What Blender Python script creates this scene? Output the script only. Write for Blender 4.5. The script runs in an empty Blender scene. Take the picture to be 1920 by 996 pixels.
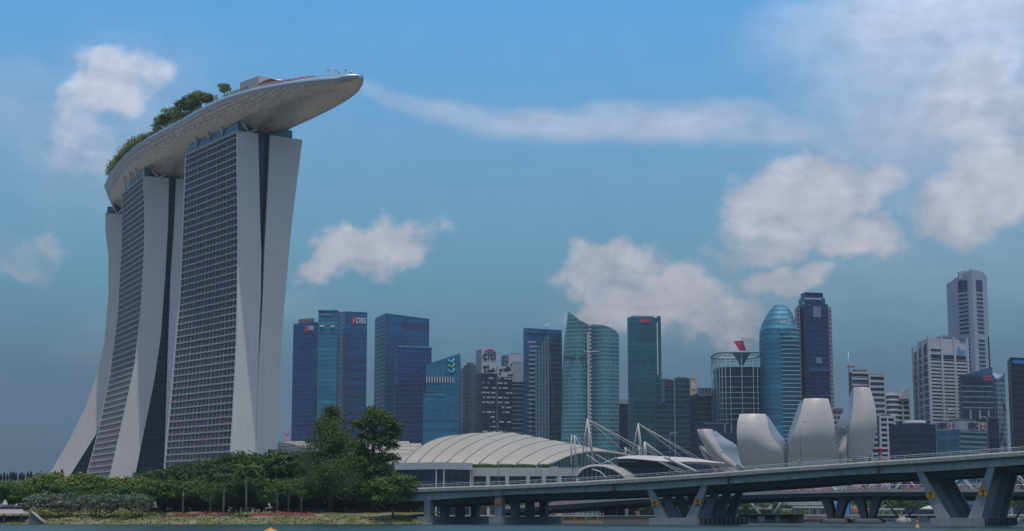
import bpy, math, random
import numpy as np
from mathutils import Vector, Matrix
random.seed(7); RNG = np.random.default_rng(7)
SC = bpy.context.scene
COL = SC.collection

# ------------------------------------------------------------------ camera
F_PX = 3056.0; CX = 960.0; CY = 498.0; HOR = 962.0; EYE = 3.0
PITCH = math.atan((HOR-CY)/F_PX)
cd = bpy.data.cameras.new('camera'); cam = bpy.data.objects.new('camera', cd); COL.objects.link(cam)
cd.sensor_width = 36.0; cd.lens = F_PX*36.0/1920.0; cd.clip_start = 0.5; cd.clip_end = 20000.0
cam.location = (0, 0, EYE); cam.rotation_euler = (math.pi/2+PITCH, 0, 0)
SC.camera = cam

# ------------------------------------------------------------------ exposure, world, sun
VS = SC.view_settings
VS.view_transform = 'Standard'; VS.look = 'None'; VS.exposure = -0.15; VS.gamma = 1.0; VS.use_curve_mapping = False
SC.cycles.max_bounces = 6; SC.cycles.volume_bounces = 1; SC.cycles.transparent_max_bounces = 12
SUN = Vector((0.057, -0.202, 1.0)).normalized()          # direction towards the sun
SUN_EL = math.asin(SUN.z); SUN_AZ = math.atan2(SUN.x, SUN.y)
SUN_STRENGTH = 3.3

world = bpy.data.worlds.new('World'); SC.world = world; world.use_nodes = True
NT = world.node_tree; NT.nodes.clear()
def WN(t, **kw):
    n = NT.nodes.new(t)
    for k, v in kw.items(): setattr(n, k, v)
    return n
def wl(a, b): NT.links.new(a, b)
def wmath(op, a, b=None, c=None, clamp=False):
    n = WN('ShaderNodeMath', operation=op); n.use_clamp = clamp
    for i, v in enumerate((a, b, c)):
        if v is None: continue
        if isinstance(v, (int, float)): n.inputs[i].default_value = v
        else: wl(v, n.inputs[i])
    return n.outputs[0]
def px_angles(px, py):
    x = (px-CX)/F_PX; v = (CY-py)/F_PX
    d = (x, math.cos(PITCH)-v*math.sin(PITCH), math.sin(PITCH)+v*math.cos(PITCH))
    return math.atan2(d[0], d[1]), math.atan2(d[2], math.hypot(d[0], d[1]))
out = WN('ShaderNodeOutputWorld'); bg = WN('ShaderNodeBackground'); wl(bg.outputs[0], out.inputs[0])
sky = WN('ShaderNodeTexSky', sky_type='NISHITA'); sky.sun_disc = False
sky.sun_elevation = SUN_EL; sky.sun_rotation = SUN_AZ
sky.air_density = 1.0; sky.dust_density = 1.0; sky.ozone_density = 1.0
bg.inputs[1].default_value = 0.1
tc = WN('ShaderNodeTexCoord'); sep = WN('ShaderNodeSeparateXYZ'); wl(tc.outputs['Generated'], sep.inputs[0])
az = wmath('ARCTAN2', sep.outputs[0], sep.outputs[1])
hyp = wmath('SQRT', wmath('ADD', wmath('MULTIPLY', sep.outputs[0], sep.outputs[0]), wmath('MULTIPLY', sep.outputs[1], sep.outputs[1])))
el = wmath('ARCTAN2', sep.outputs[2], hyp)
# air colour of the hazy tropical sky by elevation (radians / 0.6)
ramp = WN('ShaderNodeValToRGB'); wl(wmath('MULTIPLY', el, 1/0.6, clamp=True), ramp.inputs[0])
cr = ramp.color_ramp
stops = [(0.0, (.14, .27, .56)), (1.85, (.12, .225, .45)), (4.83, (.18, .335, .475)), (8.6, (.43, .78, .87)), (13.27, (.67, 1.19, 1.36)), (17.9, (.52, 1.42, 1.84)), (24.0, (1.1, 1.6, 1.75)), (34.3, (2.3, 2.05, 1.85))]
K = 2.4
for i, (d, c) in enumerate(stops):
    p = math.radians(d)/0.6
    e = cr.elements[0] if i == 0 else (cr.elements[len(cr.elements)-1] if i == len(stops)-1 else cr.elements.new(p))
    e.position = min(p, 1.0); e.color = (c[0]/K, c[1]/K, c[2]/K, 1)
def wmix(bt, fac, a, b):
    n = WN('ShaderNodeMix', data_type='RGBA', blend_type=bt)
    for s, v in ((n.inputs[0], fac), (n.inputs[6], a), (n.inputs[7], b)):
        if isinstance(v, (int, float)): s.default_value = v
        elif isinstance(v, tuple): s.default_value = v
        else: wl(v, s)
    return n.outputs[2]
scl = wmix('MULTIPLY', 1.0, ramp.outputs[0], (K, K, K, 1))
blue = wmix('MULTIPLY', 1.0, sky.outputs[0], scl)
# clouds: blobs on the sky sphere (azimuth, elevation), broken up by noise
vec = WN('ShaderNodeCombineXYZ'); wl(az, vec.inputs[0]); wl(el, vec.inputs[1])
def warp(scale, detail, ax, ay, off):
    m = WN('ShaderNodeMapping'); wl(vec.outputs[0], m.inputs[0]); m.inputs[1].default_value = (off, off*.6, off*.2)
    n = WN('ShaderNodeTexNoise'); wl(m.outputs[0], n.inputs[0]); n.inputs['Scale'].default_value = scale; n.inputs['Detail'].default_value = detail; n.inputs['Roughness'].default_value = .58
    s_ = WN('ShaderNodeVectorMath', operation='SUBTRACT'); wl(n.outputs['Color'], s_.inputs[0]); s_.inputs[1].default_value = (.5, .5, .5)
    k = WN('ShaderNodeVectorMath', operation='MULTIPLY'); wl(s_.outputs[0], k.inputs[0]); k.inputs[1].default_value = (ax, ay, 0)
    a_ = WN('ShaderNodeVectorMath', operation='ADD'); wl(vec.outputs[0], a_.inputs[0]); wl(k.outputs[0], a_.inputs[1]); return a_.outputs[0]
def wnoise(scale, detail, rough, sx=1, sy=1, off=0.0, dist=0.0):
    m = WN('ShaderNodeMapping'); wl(vec.outputs[0], m.inputs[0]); m.inputs[1].default_value = (off, off*.7, off*.3); m.inputs[3].default_value = (sx, sy, 1)
    n = WN('ShaderNodeTexNoise'); wl(m.outputs[0], n.inputs[0]); n.inputs['Scale'].default_value = scale; n.inputs['Detail'].default_value = detail
    n.inputs['Roughness'].default_value = rough; n.inputs['Distortion'].default_value = dist
    return n.outputs[0]
def blobs(lst, src):
    tot = None
    for (px, py, rx, ry, rot, s) in lst:
        a, e = px_angles(px, py)
        m = WN('ShaderNodeMapping', vector_type='TEXTURE'); wl(src, m.inputs[0])
        m.inputs[1].default_value = (a, e, 0); m.inputs[2].default_value = (0, 0, math.radians(rot)); m.inputs[3].default_value = (rx*1.12/F_PX, ry*1.15/F_PX, 1)
        l = WN('ShaderNodeVectorMath', operation='LENGTH'); wl(m.outputs[0], l.inputs[0])
        r = WN('ShaderNodeMapRange', interpolation_type='SMOOTHSTEP'); wl(l.outputs['Value'], r.inputs[0])
        r.inputs[1].default_value = 1.15; r.inputs[2].default_value = 0.30; r.inputs[3].default_value = 0.0; r.inputs[4].default_value = s
        tot = r.outputs[0] if tot is None else wmath('SMOOTH_MAX', tot, r.outputs[0], 0.12)
    return tot
puffs = blobs([(705, 462, 150, 62, 18, 1.0), (610, 500, 85, 38, 5, .8), (770, 440, 60, 52, 0, .8),
    (1495, 372, 165, 95, 12, 1.0), (1610, 345, 110, 60, 0, .75), (1600, 440, 120, 52, 0, .85), (1400, 480, 100, 40, 0, .6), (1455, 420, 120, 70, 10, .8),
    (1140, 490, 130, 52, 8, .85), (1250, 560, 150, 75, -8, 1.0), (1150, 578, 80, 50, 0, .8), (1330, 605, 130, 62, 0, .8), (1475, 530, 110, 40, 10, .75),
    (1860, 355, 150, 85, 25, .95), (1930, 300, 120, 80, 0, .8), (215, 160, 110, 62, 25, .9), (150, 230, 150, 70, 60, .55), (150, 285, 150, 60, 0, .5), (50, 478, 95, 58, 15, .45),
    (1800, 150, 140, 90, 20, .6), (1850, 210, 170, 90, 0, .55)], warp(22, 4, .080, .055, 2.2))
wisps = blobs([(760, 185, 110, 24, -19, .36), (890, 219, 170, 30, -10, .55), (1060, 238, 230, 34, -2, .78), (1240, 228, 280, 44, 2, .80), (1430, 238, 270, 44, -6, .55), (1600, 272, 210, 40, -12, .40),
    (1800, 120, 330, 220, 10, .78), (1900, 25, 520, 110, 0, 1.0), (1780, 380, 480, 280, 0, .26), (1600, 60, 300, 90, 5, .30), (1830, 300, 260, 150, 0, .50),
    (180, 230, 260, 160, 40, .30), (30, 200, 120, 120, 0, .30), (570, 572, 70, 40, 0, .22), (180, 640, 90, 70, 0, .16), (1350, 560, 330, 110, 5, .28), (1700, 420, 330, 120, 10, .26), (1800, 500, 240, 60, 5, .16), (540, 750, 120, 120, 0, .13)], warp(11, 3, .075, .020, 5.1))
n1 = wnoise(34, 7, .56, 1.0, 1.5, 3.1, .25); n2 = wnoise(12, 4, .5, 1.0, 1.7, 8.2); n3 = wnoise(9, 5, .55, 1.0, 5.0, 1.7, .4)
nn = wmath('SUBTRACT', wmath('ADD', wmath('MULTIPLY', n1, .62), wmath('MULTIPLY', n2, .38)), .5)
pd = wmath('ADD', puffs, wmath('MULTIPLY', nn, 1.2))
mr = WN('ShaderNodeMapRange', interpolation_type='SMOOTHSTEP'); wl(pd, mr.inputs[0]); mr.inputs[1].default_value = .16; mr.inputs[2].default_value = .95
gate = wmath('MULTIPLY', puffs, 2.6, clamp=True)
pden = wmath('MULTIPLY', wmath('MULTIPLY', mr.outputs[0], gate), .86)
wd = wmath('MULTIPLY', wisps, wmath('ADD', .50, wmath('MULTIPLY', n3, .9)), clamp=True)
dens = wmath('SUBTRACT', 1.0, wmath('MULTIPLY', wmath('SUBTRACT', 1.0, pden), wmath('SUBTRACT', 1.0, wmath('MULTIPLY', wd, .80))), clamp=True)
# lit cloud: brightness falls with the thickness of air in front of it
cramp = WN('ShaderNodeValToRGB'); wl(wmath('MULTIPLY', el, 1/0.6, clamp=True), cramp.inputs[0]); ce = cramp.color_ramp
ce.elements[0].position = 0.0; ce.elements[0].color = (.22, .24, .32, 1)
ce.elements[1].position = 1.0; ce.elements[1].color = (.80, .84, .95, 1)
for d, c in ((5.0, (.34, .335, .39)), (9.0, (.46, .46, .53)), (13.0, (.50, .53, .65)), (17.9, (.60, .69, .86))):
    e = ce.elements.new(math.radians(d)/.6); e.color = (*c, 1)
n1b = wnoise(34, 7, .56, 1.0, 1.5, 3.1+.010, .25)
shade = wmath('ADD', wmath('ADD', .93, wmath('MULTIPLY', n1, .22)), wmath('MULTIPLY', wmath('SUBTRACT', n1, n1b), .6))
cc = wmix('MULTIPLY', 1.0, cramp.outputs[0], (11, 10.9, 10.8, 1))
cv = WN('ShaderNodeVectorMath', operation='SCALE'); wl(cc, cv.inputs[0]); wl(shade, cv.inputs[3])
fin = wmix('MIX', dens, blue, cv.outputs[0])
wl(fin, bg.inputs[0])
world.cycles.sampling_method = 'MANUAL'; world.cycles.sample_map_resolution = 512

ld = bpy.data.lights.new('sun', 'SUN'); ld.energy = SUN_STRENGTH; ld.angle = math.radians(0.53); ld.color = (1.0, .93, .83)
sun = bpy.data.objects.new('sun', ld); COL.objects.link(sun); sun.location = (0, 0, 600)
sun.rotation_euler = SUN.to_track_quat('Z', 'Y').to_euler()

# ------------------------------------------------------------------ placing helpers (photo pixel -> world)
def ray(px, py):
    x = (px-CX)/F_PX; v = (CY-py)/F_PX
    return (x, math.cos(PITCH)-v*math.sin(PITCH), math.sin(PITCH)+v*math.cos(PITCH))
def at_y(px, py, Y):
    r = ray(px, py); t = Y/r[1]; return Vector((r[0]*t, Y, EYE+r[2]*t))
def at_z(px, py, z):
    r = ray(px, py); t = (z-EYE)/r[2]; return Vector((r[0]*t, r[1]*t, z))
def X(px, Y, z=3.0):
    return (px-CX)/F_PX*(Y*math.cos(PITCH)+(z-EYE)*math.sin(PITCH))
def Z(py, Y): return at_y(CX, py, Y).z

# ------------------------------------------------------------------ objects helpers
def tag(o, label=None, cat=None, group=None, kind=None):
    if label: o['label'] = label
    if cat: o['category'] = cat
    if group: o['group'] = group
    if kind: o['kind'] = kind
    return o
def thing(name, label, cat, loc=(0, 0, 0), group=None):
    o = bpy.data.objects.new(name, None); COL.objects.link(o); o.location = loc; o.empty_display_size = 1.0
    o['_ox'] = float(loc[0]); o['_oy'] = float(loc[1]); o['_oz'] = float(loc[2])
    return tag(o, label, cat, group)
def origin_of(o):
    return Vector((o.get('_ox', 0.), o.get('_oy', 0.), o.get('_oz', 0.)))
class MB:
    def __init__(s): s.v = []; s.f = []; s.uv = {}; s.mi = []; s.cur = 0; s.sm = []
    def face(s, pts, uvs=None, smooth=False):
        b = len(s.v); s.v.extend([tuple(p) for p in pts]); s.f.append(tuple(range(b, b+len(pts)))); s.mi.append(s.cur); s.sm.append(smooth)
        if uvs: s.uv[len(s.f)-1] = uvs
    def idx(s, vs, fs, smooth=False):
        b = len(s.v); s.v.extend([tuple(p) for p in vs])
        for f in fs: s.f.append(tuple(b+i for i in f)); s.mi.append(s.cur); s.sm.append(smooth)
        return s
    def hexa(s, p):      # p: 4 bottom ccw, 4 top ccw
        return s.idx(p, [(3,2,1,0),(4,5,6,7),(0,1,5,4),(1,2,6,5),(2,3,7,6),(3,0,4,7)])
    def box(s, c, size, rz=0.0):
        hx, hy, hz = size[0]/2, size[1]/2, size[2]/2; ca, sa = math.cos(rz), math.sin(rz)
        q = [(-hx,-hy),(hx,-hy),(hx,hy),(-hx,hy)]
        p = [(c[0]+x*ca-y*sa, c[1]+x*sa+y*ca, c[2]-hz) for x, y in q]+[(c[0]+x*ca-y*sa, c[1]+x*sa+y*ca, c[2]+hz) for x, y in q]
        return s.hexa(p)
    def prism(s, pts, z0, z1, uv=False, cap=True):   # pts ccw; z1 number or list
        n = len(pts); zt = z1 if isinstance(z1, (list, tuple)) else [z1]*n; u = 0.0
        for i in range(n):
            a, b = pts[i], pts[(i+1) % n]; l = math.hypot(b[0]-a[0], b[1]-a[1]); j = (i+1) % n
            q = [(a[0], a[1], z0), (b[0], b[1], z0), (b[0], b[1], zt[j]), (a[0], a[1], zt[i])]
            s.face(q, [(u, z0), (u+l, z0), (u+l, zt[j]), (u, zt[i])]); u += l
        if cap:
            s.face([(p[0], p[1], z) for p, z in zip(pts, zt)], [(0, 0)]*n); s.face([(p[0], p[1], z0) for p in reversed(pts)], [(0, 0)]*n)
        return s
    def tube(s, pts, r, n=8, cap=True):
        pts = [Vector(p) for p in pts]; rs = r if isinstance(r, (list, tuple)) else [r]*len(pts); vs = []
        for i, p in enumerate(pts):
            d = (pts[min(i+1, len(pts)-1)]-pts[max(i-1, 0)]).normalized()
            up = Vector((0, 0, 1)) if abs(d.z) < .95 else Vector((1, 0, 0))
            a = d.cross(up).normalized(); b = d.cross(a).normalized()
            for k in range(n):
                t = 2*math.pi*k/n; vs.append(p+(a*math.cos(t)+b*math.sin(t))*rs[i])
        fs = []
        for i in range(len(pts)-1):
            for k in range(n): fs.append((i*n+k, i*n+(k+1) % n, (i+1)*n+(k+1) % n, (i+1)*n+k))
        if cap: fs.append(tuple(range(n-1, -1, -1))); fs.append(tuple((len(pts)-1)*n+k for k in range(n)))
        return s.idx(vs, fs, True)
    def grid(s, rows, smooth=True, flip=False, uvs=None):     # rows: list of equal-length point lists
        m = len(rows[0]); vs = [p for r in rows for p in r]; b = len(s.v); s.v.extend([tuple(p) for p in vs])
        for i in range(len(rows)-1):
            for j in range(m-1):
                q = [i*m+j, i*m+j+1, (i+1)*m+j+1, (i+1)*m+j]
                if flip: q.reverse()
                s.f.append(tuple(b+k for k in q)); s.mi.append(s.cur); s.sm.append(smooth)
                if uvs: s.uv[len(s.f)-1] = [uvs[k] for k in q]
        return s
    def lathe(s, c, prof, n=16):    # prof: (r, z)
        vs = [(c[0]+r*math.cos(2*math.pi*k/n), c[1]+r*math.sin(2*math.pi*k/n), c[2]+z) for r, z in prof for k in range(n)]
        fs = [(i*n+k, i*n+(k+1) % n, (i+1)*n+(k+1) % n, (i+1)*n+k) for i in range(len(prof)-1) for k in range(n)]
        fs.append(tuple(range(n-1, -1, -1))); fs.append(tuple((len(prof)-1)*n+k for k in range(n)))
        return s.idx(vs, fs, True)
    def build(s, name, mat, parent=None, label=None):
        o0 = origin_of(parent) if parent else Vector((0, 0, 0))
        me = bpy.data.meshes.new(name); me.from_pydata([(a-o0.x, b-o0.y, c-o0.z) for a, b, c in s.v], [], s.f)
        mats = mat if isinstance(mat, (list, tuple)) else [mat]
        for m in mats: me.materials.append(m)
        me.polygons.foreach_set('use_smooth', s.sm)
        if len(mats) > 1: me.polygons.foreach_set('material_index', s.mi)
        if s.uv:
            ul = me.uv_layers.new(name='UVMap').data
            for fi, us in s.uv.items():
                for k, li in enumerate(me.polygons[fi].loop_indices): ul[li].uv = us[k]
        me.update(); o = bpy.data.objects.new(name, me); COL.objects.link(o)
        if parent:
            o.parent = parent; o['_ox'], o['_oy'], o['_oz'] = o0.x, o0.y, o0.z
        if label: o['label'] = label
        return o
def struct(name, mb, mat, kind='structure'):
    o = mb.build(name, mat); o['kind'] = kind; return o
def single(name, mb, mat, label, cat, group=None):
    return tag(mb.build(name, mat), label, cat, group)
def dup(root, loc=None, rz=None, scale=None, label=None, group=None):
    def cp(o, par):
        c = o.copy(); COL.objects.link(c)
        if par: c.parent = par
        for ch in o.children: cp(ch, c)
        return c
    r = cp(root, None)
    if loc is not None: r.location = loc
    if rz is not None: r.rotation_euler = (0, 0, rz)
    if scale is not None: r.scale = scale if isinstance(scale, (tuple, list)) else (scale,)*3
    if label: r['label'] = label
    if group: r['group'] = group
    return r
ORD = ['first', 'second', 'third', 'fourth', 'fifth', 'sixth', 'seventh', 'eighth', 'ninth', 'tenth', 'eleventh', 'twelfth', 'thirteenth', 'fourteenth', 'fifteenth', 'sixteenth', 'seventeenth', 'eighteenth', 'nineteenth', 'twentieth', 'twenty-first', 'twenty-second', 'twenty-third', 'twenty-fourth']

# ------------------------------------------------------------------ materials
def newmat(name):
    m = bpy.data.materials.new(name); m.use_nodes = True; nt = m.node_tree
    return m, nt, nt.nodes['Principled BSDF']
def N(nt, t, **kw):
    n = nt.nodes.new(t)
    for k, v in kw.items(): setattr(n, k, v)
    return n
def rgb(c): return (c[0], c[1], c[2], 1.0)
def mixc(nt, bt, fac, a, b):
    n = N(nt, 'ShaderNodeMix', data_type='RGBA', blend_type=bt)
    for s, v in ((n.inputs[0], fac), (n.inputs[6], a), (n.inputs[7], b)):
        if isinstance(v, (int, float)): s.default_value = v
        elif isinstance(v, (tuple, list)): s.default_value = rgb(v)
        else: nt.links.new(v, s)
    return n.outputs[2]
def nmath(nt, op, a, b=None, c=None, clamp=False):
    n = N(nt, 'ShaderNodeMath', operation=op); n.use_clamp = clamp
    for i, v in enumerate((a, b, c)):
        if v is None: continue
        if isinstance(v, (int, float)): n.inputs[i].default_value = v
        else: nt.links.new(v, n.inputs[i])
    return n.outputs[0]
def worn(name, col, rough=.7, metal=0.0, amt=.25, scale=.15, streak=0.0, bump=0.0, panel=None, pcol=.85):
    """painted or raw surface with patchy wear, rain streaks and optional panel joints (panel = joint spacing x/y/z in m)"""
    m, nt, p = newmat(name); tc = N(nt, 'ShaderNodeTexCoord')
    no = N(nt, 'ShaderNodeTexNoise'); nt.links.new(tc.outputs['Object'], no.inputs[0]); no.inputs['Scale'].default_value = scale; no.inputs['Detail'].default_value = 6
    c = mixc(nt, 'MULTIPLY', amt, col, mixc(nt, 'MIX', no.outputs[0], (.35, .35, .35), (1.5, 1.5, 1.5)))
    if streak:
        mp = N(nt, 'ShaderNodeMapping'); nt.links.new(tc.outputs['Object'], mp.inputs[0]); mp.inputs[3].default_value = (1, 1, .06)
        n2 = N(nt, 'ShaderNodeTexNoise'); nt.links.new(mp.outputs[0], n2.inputs[0]); n2.inputs['Scale'].default_value = 1.1; n2.inputs['Detail'].default_value = 4
        c = mixc(nt, 'MULTIPLY', streak, c, mixc(nt, 'MIX', n2.outputs[0], (.2, .2, .18), (1.6, 1.6, 1.6)))
    if panel:
        sp = N(nt, 'ShaderNodeSeparateXYZ'); nt.links.new(tc.outputs['UV'], sp.inputs[0]); tot = None
        for ax, sz in enumerate(panel):
            if not sz: continue
            fr = nmath(nt, 'FRACT', nmath(nt, 'DIVIDE', sp.outputs[ax], sz)); l = nmath(nt, 'LESS_THAN', fr, .06)
            tot = l if tot is None else nmath(nt, 'MAXIMUM', tot, l)
        c = mixc(nt, 'MULTIPLY', tot, c, (pcol, pcol, pcol))
    nt.links.new(c, p.inputs['Base Color']); p.inputs['Roughness'].default_value = rough; p.inputs['Metallic'].default_value = metal
    if bump:
        b = N(nt, 'ShaderNodeBump'); nt.links.new(no.outputs[0], b.inputs['Height']); b.inputs['Strength'].default_value = bump; nt.links.new(b.outputs[0], p.inputs['Normal'])
    return m
def curtain(name, glass, line, fh=3.9, bw=3.0, fl=.22, bl=.07, rough=.18, metal=.55, var=.35, lum=None, patches=0.25, spec=.5):
    """curtain wall laid out in metres on the walls' UV: slab bands, mullions, panes of slightly different tone"""
    glass = (glass[0]*.8, glass[1]*1.0, glass[2]*.92)
    m, nt, p = newmat(name); tc = N(nt, 'ShaderNodeTexCoord'); sp = N(nt, 'ShaderNodeSeparateXYZ'); nt.links.new(tc.outputs['UV'], sp.inputs[0])
    u = nmath(nt, 'DIVIDE', sp.outputs[0], bw); v = nmath(nt, 'DIVIDE', sp.outputs[1], fh)
    fu, fv = nmath(nt, 'FRACT', u), nmath(nt, 'FRACT', v)
    cb = N(nt, 'ShaderNodeCombineXYZ'); nt.links.new(nmath(nt, 'FLOOR', u), cb.inputs[0]); nt.links.new(nmath(nt, 'FLOOR', v), cb.inputs[1])
    wn = N(nt, 'ShaderNodeTexWhiteNoise', noise_dimensions='2D'); nt.links.new(cb.outputs[0], wn.inputs[0])
    big = N(nt, 'ShaderNodeTexNoise'); mp = N(nt, 'ShaderNodeMapping'); nt.links.new(tc.outputs['UV'], mp.inputs[0]); mp.inputs[3].default_value = (.035, .05, 1)
    nt.links.new(mp.outputs[0], big.inputs[0]); big.inputs['Scale'].default_value = 1.0; big.inputs['Detail'].default_value = 5; big.inputs['Distortion'].default_value = .6
    g = mixc(nt, 'MULTIPLY', var*.55, glass, mixc(nt, 'MIX', wn.outputs[0], (.35, .35, .35), (1.7, 1.7, 1.7)))
    g = mixc(nt, 'MULTIPLY', patches*2, g, mixc(nt, 'MIX', big.outputs[0], (.2, .2, .2), (1.8, 1.8, 1.8)))
    # rows of blinds / floors in different use
    rw = N(nt, 'ShaderNodeTexWhiteNoise', noise_dimensions='1D'); nt.links.new(nmath(nt, 'FLOOR', v), rw.inputs['W'])
    g = mixc(nt, 'MULTIPLY', .5, g, mixc(nt, 'MIX', rw.outputs[0], (.5, .5, .5), (1.5, 1.5, 1.5)))
    ln = nmath(nt, 'MAXIMUM', nmath(nt, 'LESS_THAN', fv, fl), nmath(nt, 'LESS_THAN', fu, bl))
    c = mixc(nt, 'MIX', ln, g, line); nt.links.new(c, p.inputs['Base Color'])
    inv = nmath(nt, 'SUBTRACT', 1.0, ln)
    nt.links.new(nmath(nt, 'MULTIPLY', inv, metal), p.inputs['Metallic'])
    nt.links.new(nmath(nt, 'ADD', nmath(nt, 'MULTIPLY', ln, .4), nmath(nt, 'ADD', rough, nmath(nt, 'MULTIPLY', wn.outputs[0], .12))), p.inputs['Roughness'])
    bp = N(nt, 'ShaderNodeBump'); nt.links.new(ln, bp.inputs['Height']); bp.inputs['Strength'].default_value = .35; bp.inputs['Distance'].default_value = .3
    nt.links.new(bp.outputs[0], p.inputs['Normal'])
    return m
def plain(name, col, rough=.5, metal=0.0): return worn(name, col, rough, metal, amt=.18, scale=.6)
def leafmat(name, c1, c2, trans=.25):
    m, nt, p = newmat(name); ge = N(nt, 'ShaderNodeNewGeometry'); oi = N(nt, 'ShaderNodeObjectInfo'); tc = N(nt, 'ShaderNodeTexCoord')
    no = N(nt, 'ShaderNodeTexNoise'); nt.links.new(tc.outputs['Object'], no.inputs[0]); no.inputs['Scale'].default_value = .5; no.inputs['Detail'].default_value = 3
    f = nmath(nt, 'ADD', nmath(nt, 'MULTIPLY', ge.outputs['Random Per Island'], .55), nmath(nt, 'MULTIPLY', no.outputs[0], .6), clamp=True)
    c = mixc(nt, 'MIX', f, c1, c2)
    c = mixc(nt, 'MULTIPLY', .5, c, mixc(nt, 'MIX', oi.outputs['Random'], (.55, .6, .5), (1.5, 1.4, 1.3)))
    nt.links.new(c, p.inputs['Base Color']); p.inputs['Roughness'].default_value = .6; p.inputs['Specular IOR Level'].default_value = .25
    tr = N(nt, 'ShaderNodeBsdfTranslucent'); nt.links.new(c, tr.inputs[0]); mx = N(nt, 'ShaderNodeMixShader'); mx.inputs[0].default_value = trans
    nt.links.new(p.outputs[0], mx.inputs[1]); nt.links.new(tr.outputs[0], mx.inputs[2]); nt.links.new(mx.outputs[0], nt.nodes['Material Output'].inputs[0])
    return m
def text_mesh(body, size, font_w=1.0, extrude=.15):
    cu = bpy.data.curves.new('lettering', 'FONT'); cu.body = body; cu.size = size; cu.extrude = extrude; cu.align_x = 'CENTER'; cu.align_y = 'CENTER'; cu.offset = size*.012*font_w
    o = bpy.data.objects.new('lettering', cu); COL.objects.link(o); dg = bpy.context.evaluated_depsgraph_get(); dg.update()
    me = bpy.data.meshes.new_from_object(o.evaluated_get(dg)); bpy.data.objects.remove(o)
    vs = [tuple(v.co) for v in me.vertices]; fs = [tuple(p.vertices) for p in me.polygons]; bpy.data.meshes.remove(me)
    return vs, fs
def lettering(name, body, size, mat, parent, centre, along, sx=1.0, bold=1.0, label=None):
    """letters standing upright on a wall; along = horizontal reading direction of the wall"""
    vs, fs = text_mesh(body, size, bold); a = Vector((along[0], along[1], 0)).normalized(); n = Vector((a.y, -a.x, 0)); c = Vector(centre)
    mb = MB(); mb.idx([c+a*(v[0]*sx)+Vector((0, 0, v[1]))+n*v[2] for v in vs], fs)
    return mb.build(name, mat, parent, label)

M = {}
M['white'] = worn('white_paint', (.36, .36, .355), .55, amt=.2)
M['concrete'] = worn('grey_concrete', (.30, .30, .28), .85, amt=.5, scale=.12, streak=.35)
M['dark'] = worn('dark_metal', (.03, .035, .045), .5, amt=.3)
M['steel'] = worn('light_steel', (.45, .47, .5), .4, .4, amt=.2)
M['black'] = plain('black_letters', (.012, .014, .02), .5)
M['red'] = plain('red_paint', (.45, .02, .05), .5)
M['yellow'] = plain('yellow_paint', (.42, .21, .008), .5)
# ------------------------------------------------------------------ water, land
m, nt, p = newmat('bay_water'); tc = N(nt, 'ShaderNodeTexCoord')
mp = N(nt, 'ShaderNodeMapping'); nt.links.new(tc.outputs['Object'], mp.inputs[0]); mp.inputs[3].default_value = (.55, 1.0, 1)
na = N(nt, 'ShaderNodeTexNoise'); nt.links.new(mp.outputs[0], na.inputs[0]); na.inputs['Scale'].default_value = .8; na.inputs['Detail'].default_value = 6; na.inputs['Roughness'].default_value = .6
nb = N(nt, 'ShaderNodeTexNoise'); nt.links.new(tc.outputs['Object'], nb.inputs[0]); nb.inputs['Scale'].default_value = .03; nb.inputs['Detail'].default_value = 3
nt.links.new(mixc(nt, 'MIX', nb.outputs[0], (.006, .026, .026), (.012, .038, .036)), p.inputs['Base Color']); p.inputs['Roughness'].default_value = .22; p.inputs['IOR'].default_value = 1.26
b1 = N(nt, 'ShaderNodeBump'); nt.links.new(na.outputs[0], b1.inputs['Height']); b1.inputs['Strength'].default_value = .9; b1.inputs['Distance'].default_value = .5
nt.links.new(b1.outputs[0], p.inputs['Normal']); M['water'] = m
mb = MB(); mb.face([(-2600, -80, 0), (2600, -80, 0), (2600, 3600, 0), (-2600, 3600, 0)]); struct('water', mb, M['water'])

M['land'] = worn('city_ground', (.16, .16, .14), .9, amt=.5, scale=.05)
mb = MB(); edge = [(-2590, 566), (-40, 566), (-24, 505), (30, 508), (74, 512), (112, 575), (260, 600), (2590, 600), (2590, 3590), (-2590, 3590)]
mb.prism(edge, -1.0, 2.1); struct('ground', mb, M['land'])

# grassy bank of the garden on the left
def grassmat():
    m, nt, p = newmat('bank_grass'); tc = N(nt, 'ShaderNodeTexCoord')
    a = N(nt, 'ShaderNodeTexNoise'); nt.links.new(tc.outputs['Object'], a.inputs[0]); a.inputs['Scale'].default_value = .12; a.inputs['Detail'].default_value = 7; a.inputs['Roughness'].default_value = .65
    b = N(nt, 'ShaderNodeTexNoise'); nt.links.new(tc.outputs['Object'], b.inputs[0]); b.inputs['Scale'].default_value = 1.6; b.inputs['Detail'].default_value = 5
    r = N(nt, 'ShaderNodeMapRange'); nt.links.new(a.outputs[0], r.inputs[0]); r.inputs[1].default_value = .50; r.inputs[2].default_value = .60
    g = mixc(nt, 'MIX', b.outputs[0], (.045, .060, .014), (.105, .125, .028))
    c = mixc(nt, 'MIX', r.outputs[0], g, mixc(nt, 'MIX', b.outputs[0], (.11, .09, .055), (.26, .23, .17)))
    nt.links.new(c, p.inputs['Base Color']); p.inputs['Roughness'].default_value = .95
    bm = N(nt, 'ShaderNodeBump'); nt.links.new(b.outputs[0], bm.inputs['Height']); bm.inputs['Strength'].default_value = .8; bm.inputs['Distance'].default_value = .5; nt.links.new(bm.outputs[0], p.inputs['Normal'])
    return m
M['grass'] = grassmat()
def bank_z(x, y):
    sh = 443+1.5*math.sin(x*.05)+(8*max(0, (x+60)/40) if x > -60 else 0)     # shoreline
    t = (y-sh)
    z = -.6+.30*t if t < 6 else 1.2+(t-6)*.10
    z = min(z, 3.15)
    return z+.18*math.sin(x*.33+y*.2)+.12*math.sin(x*.9-y*.5)
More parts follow.
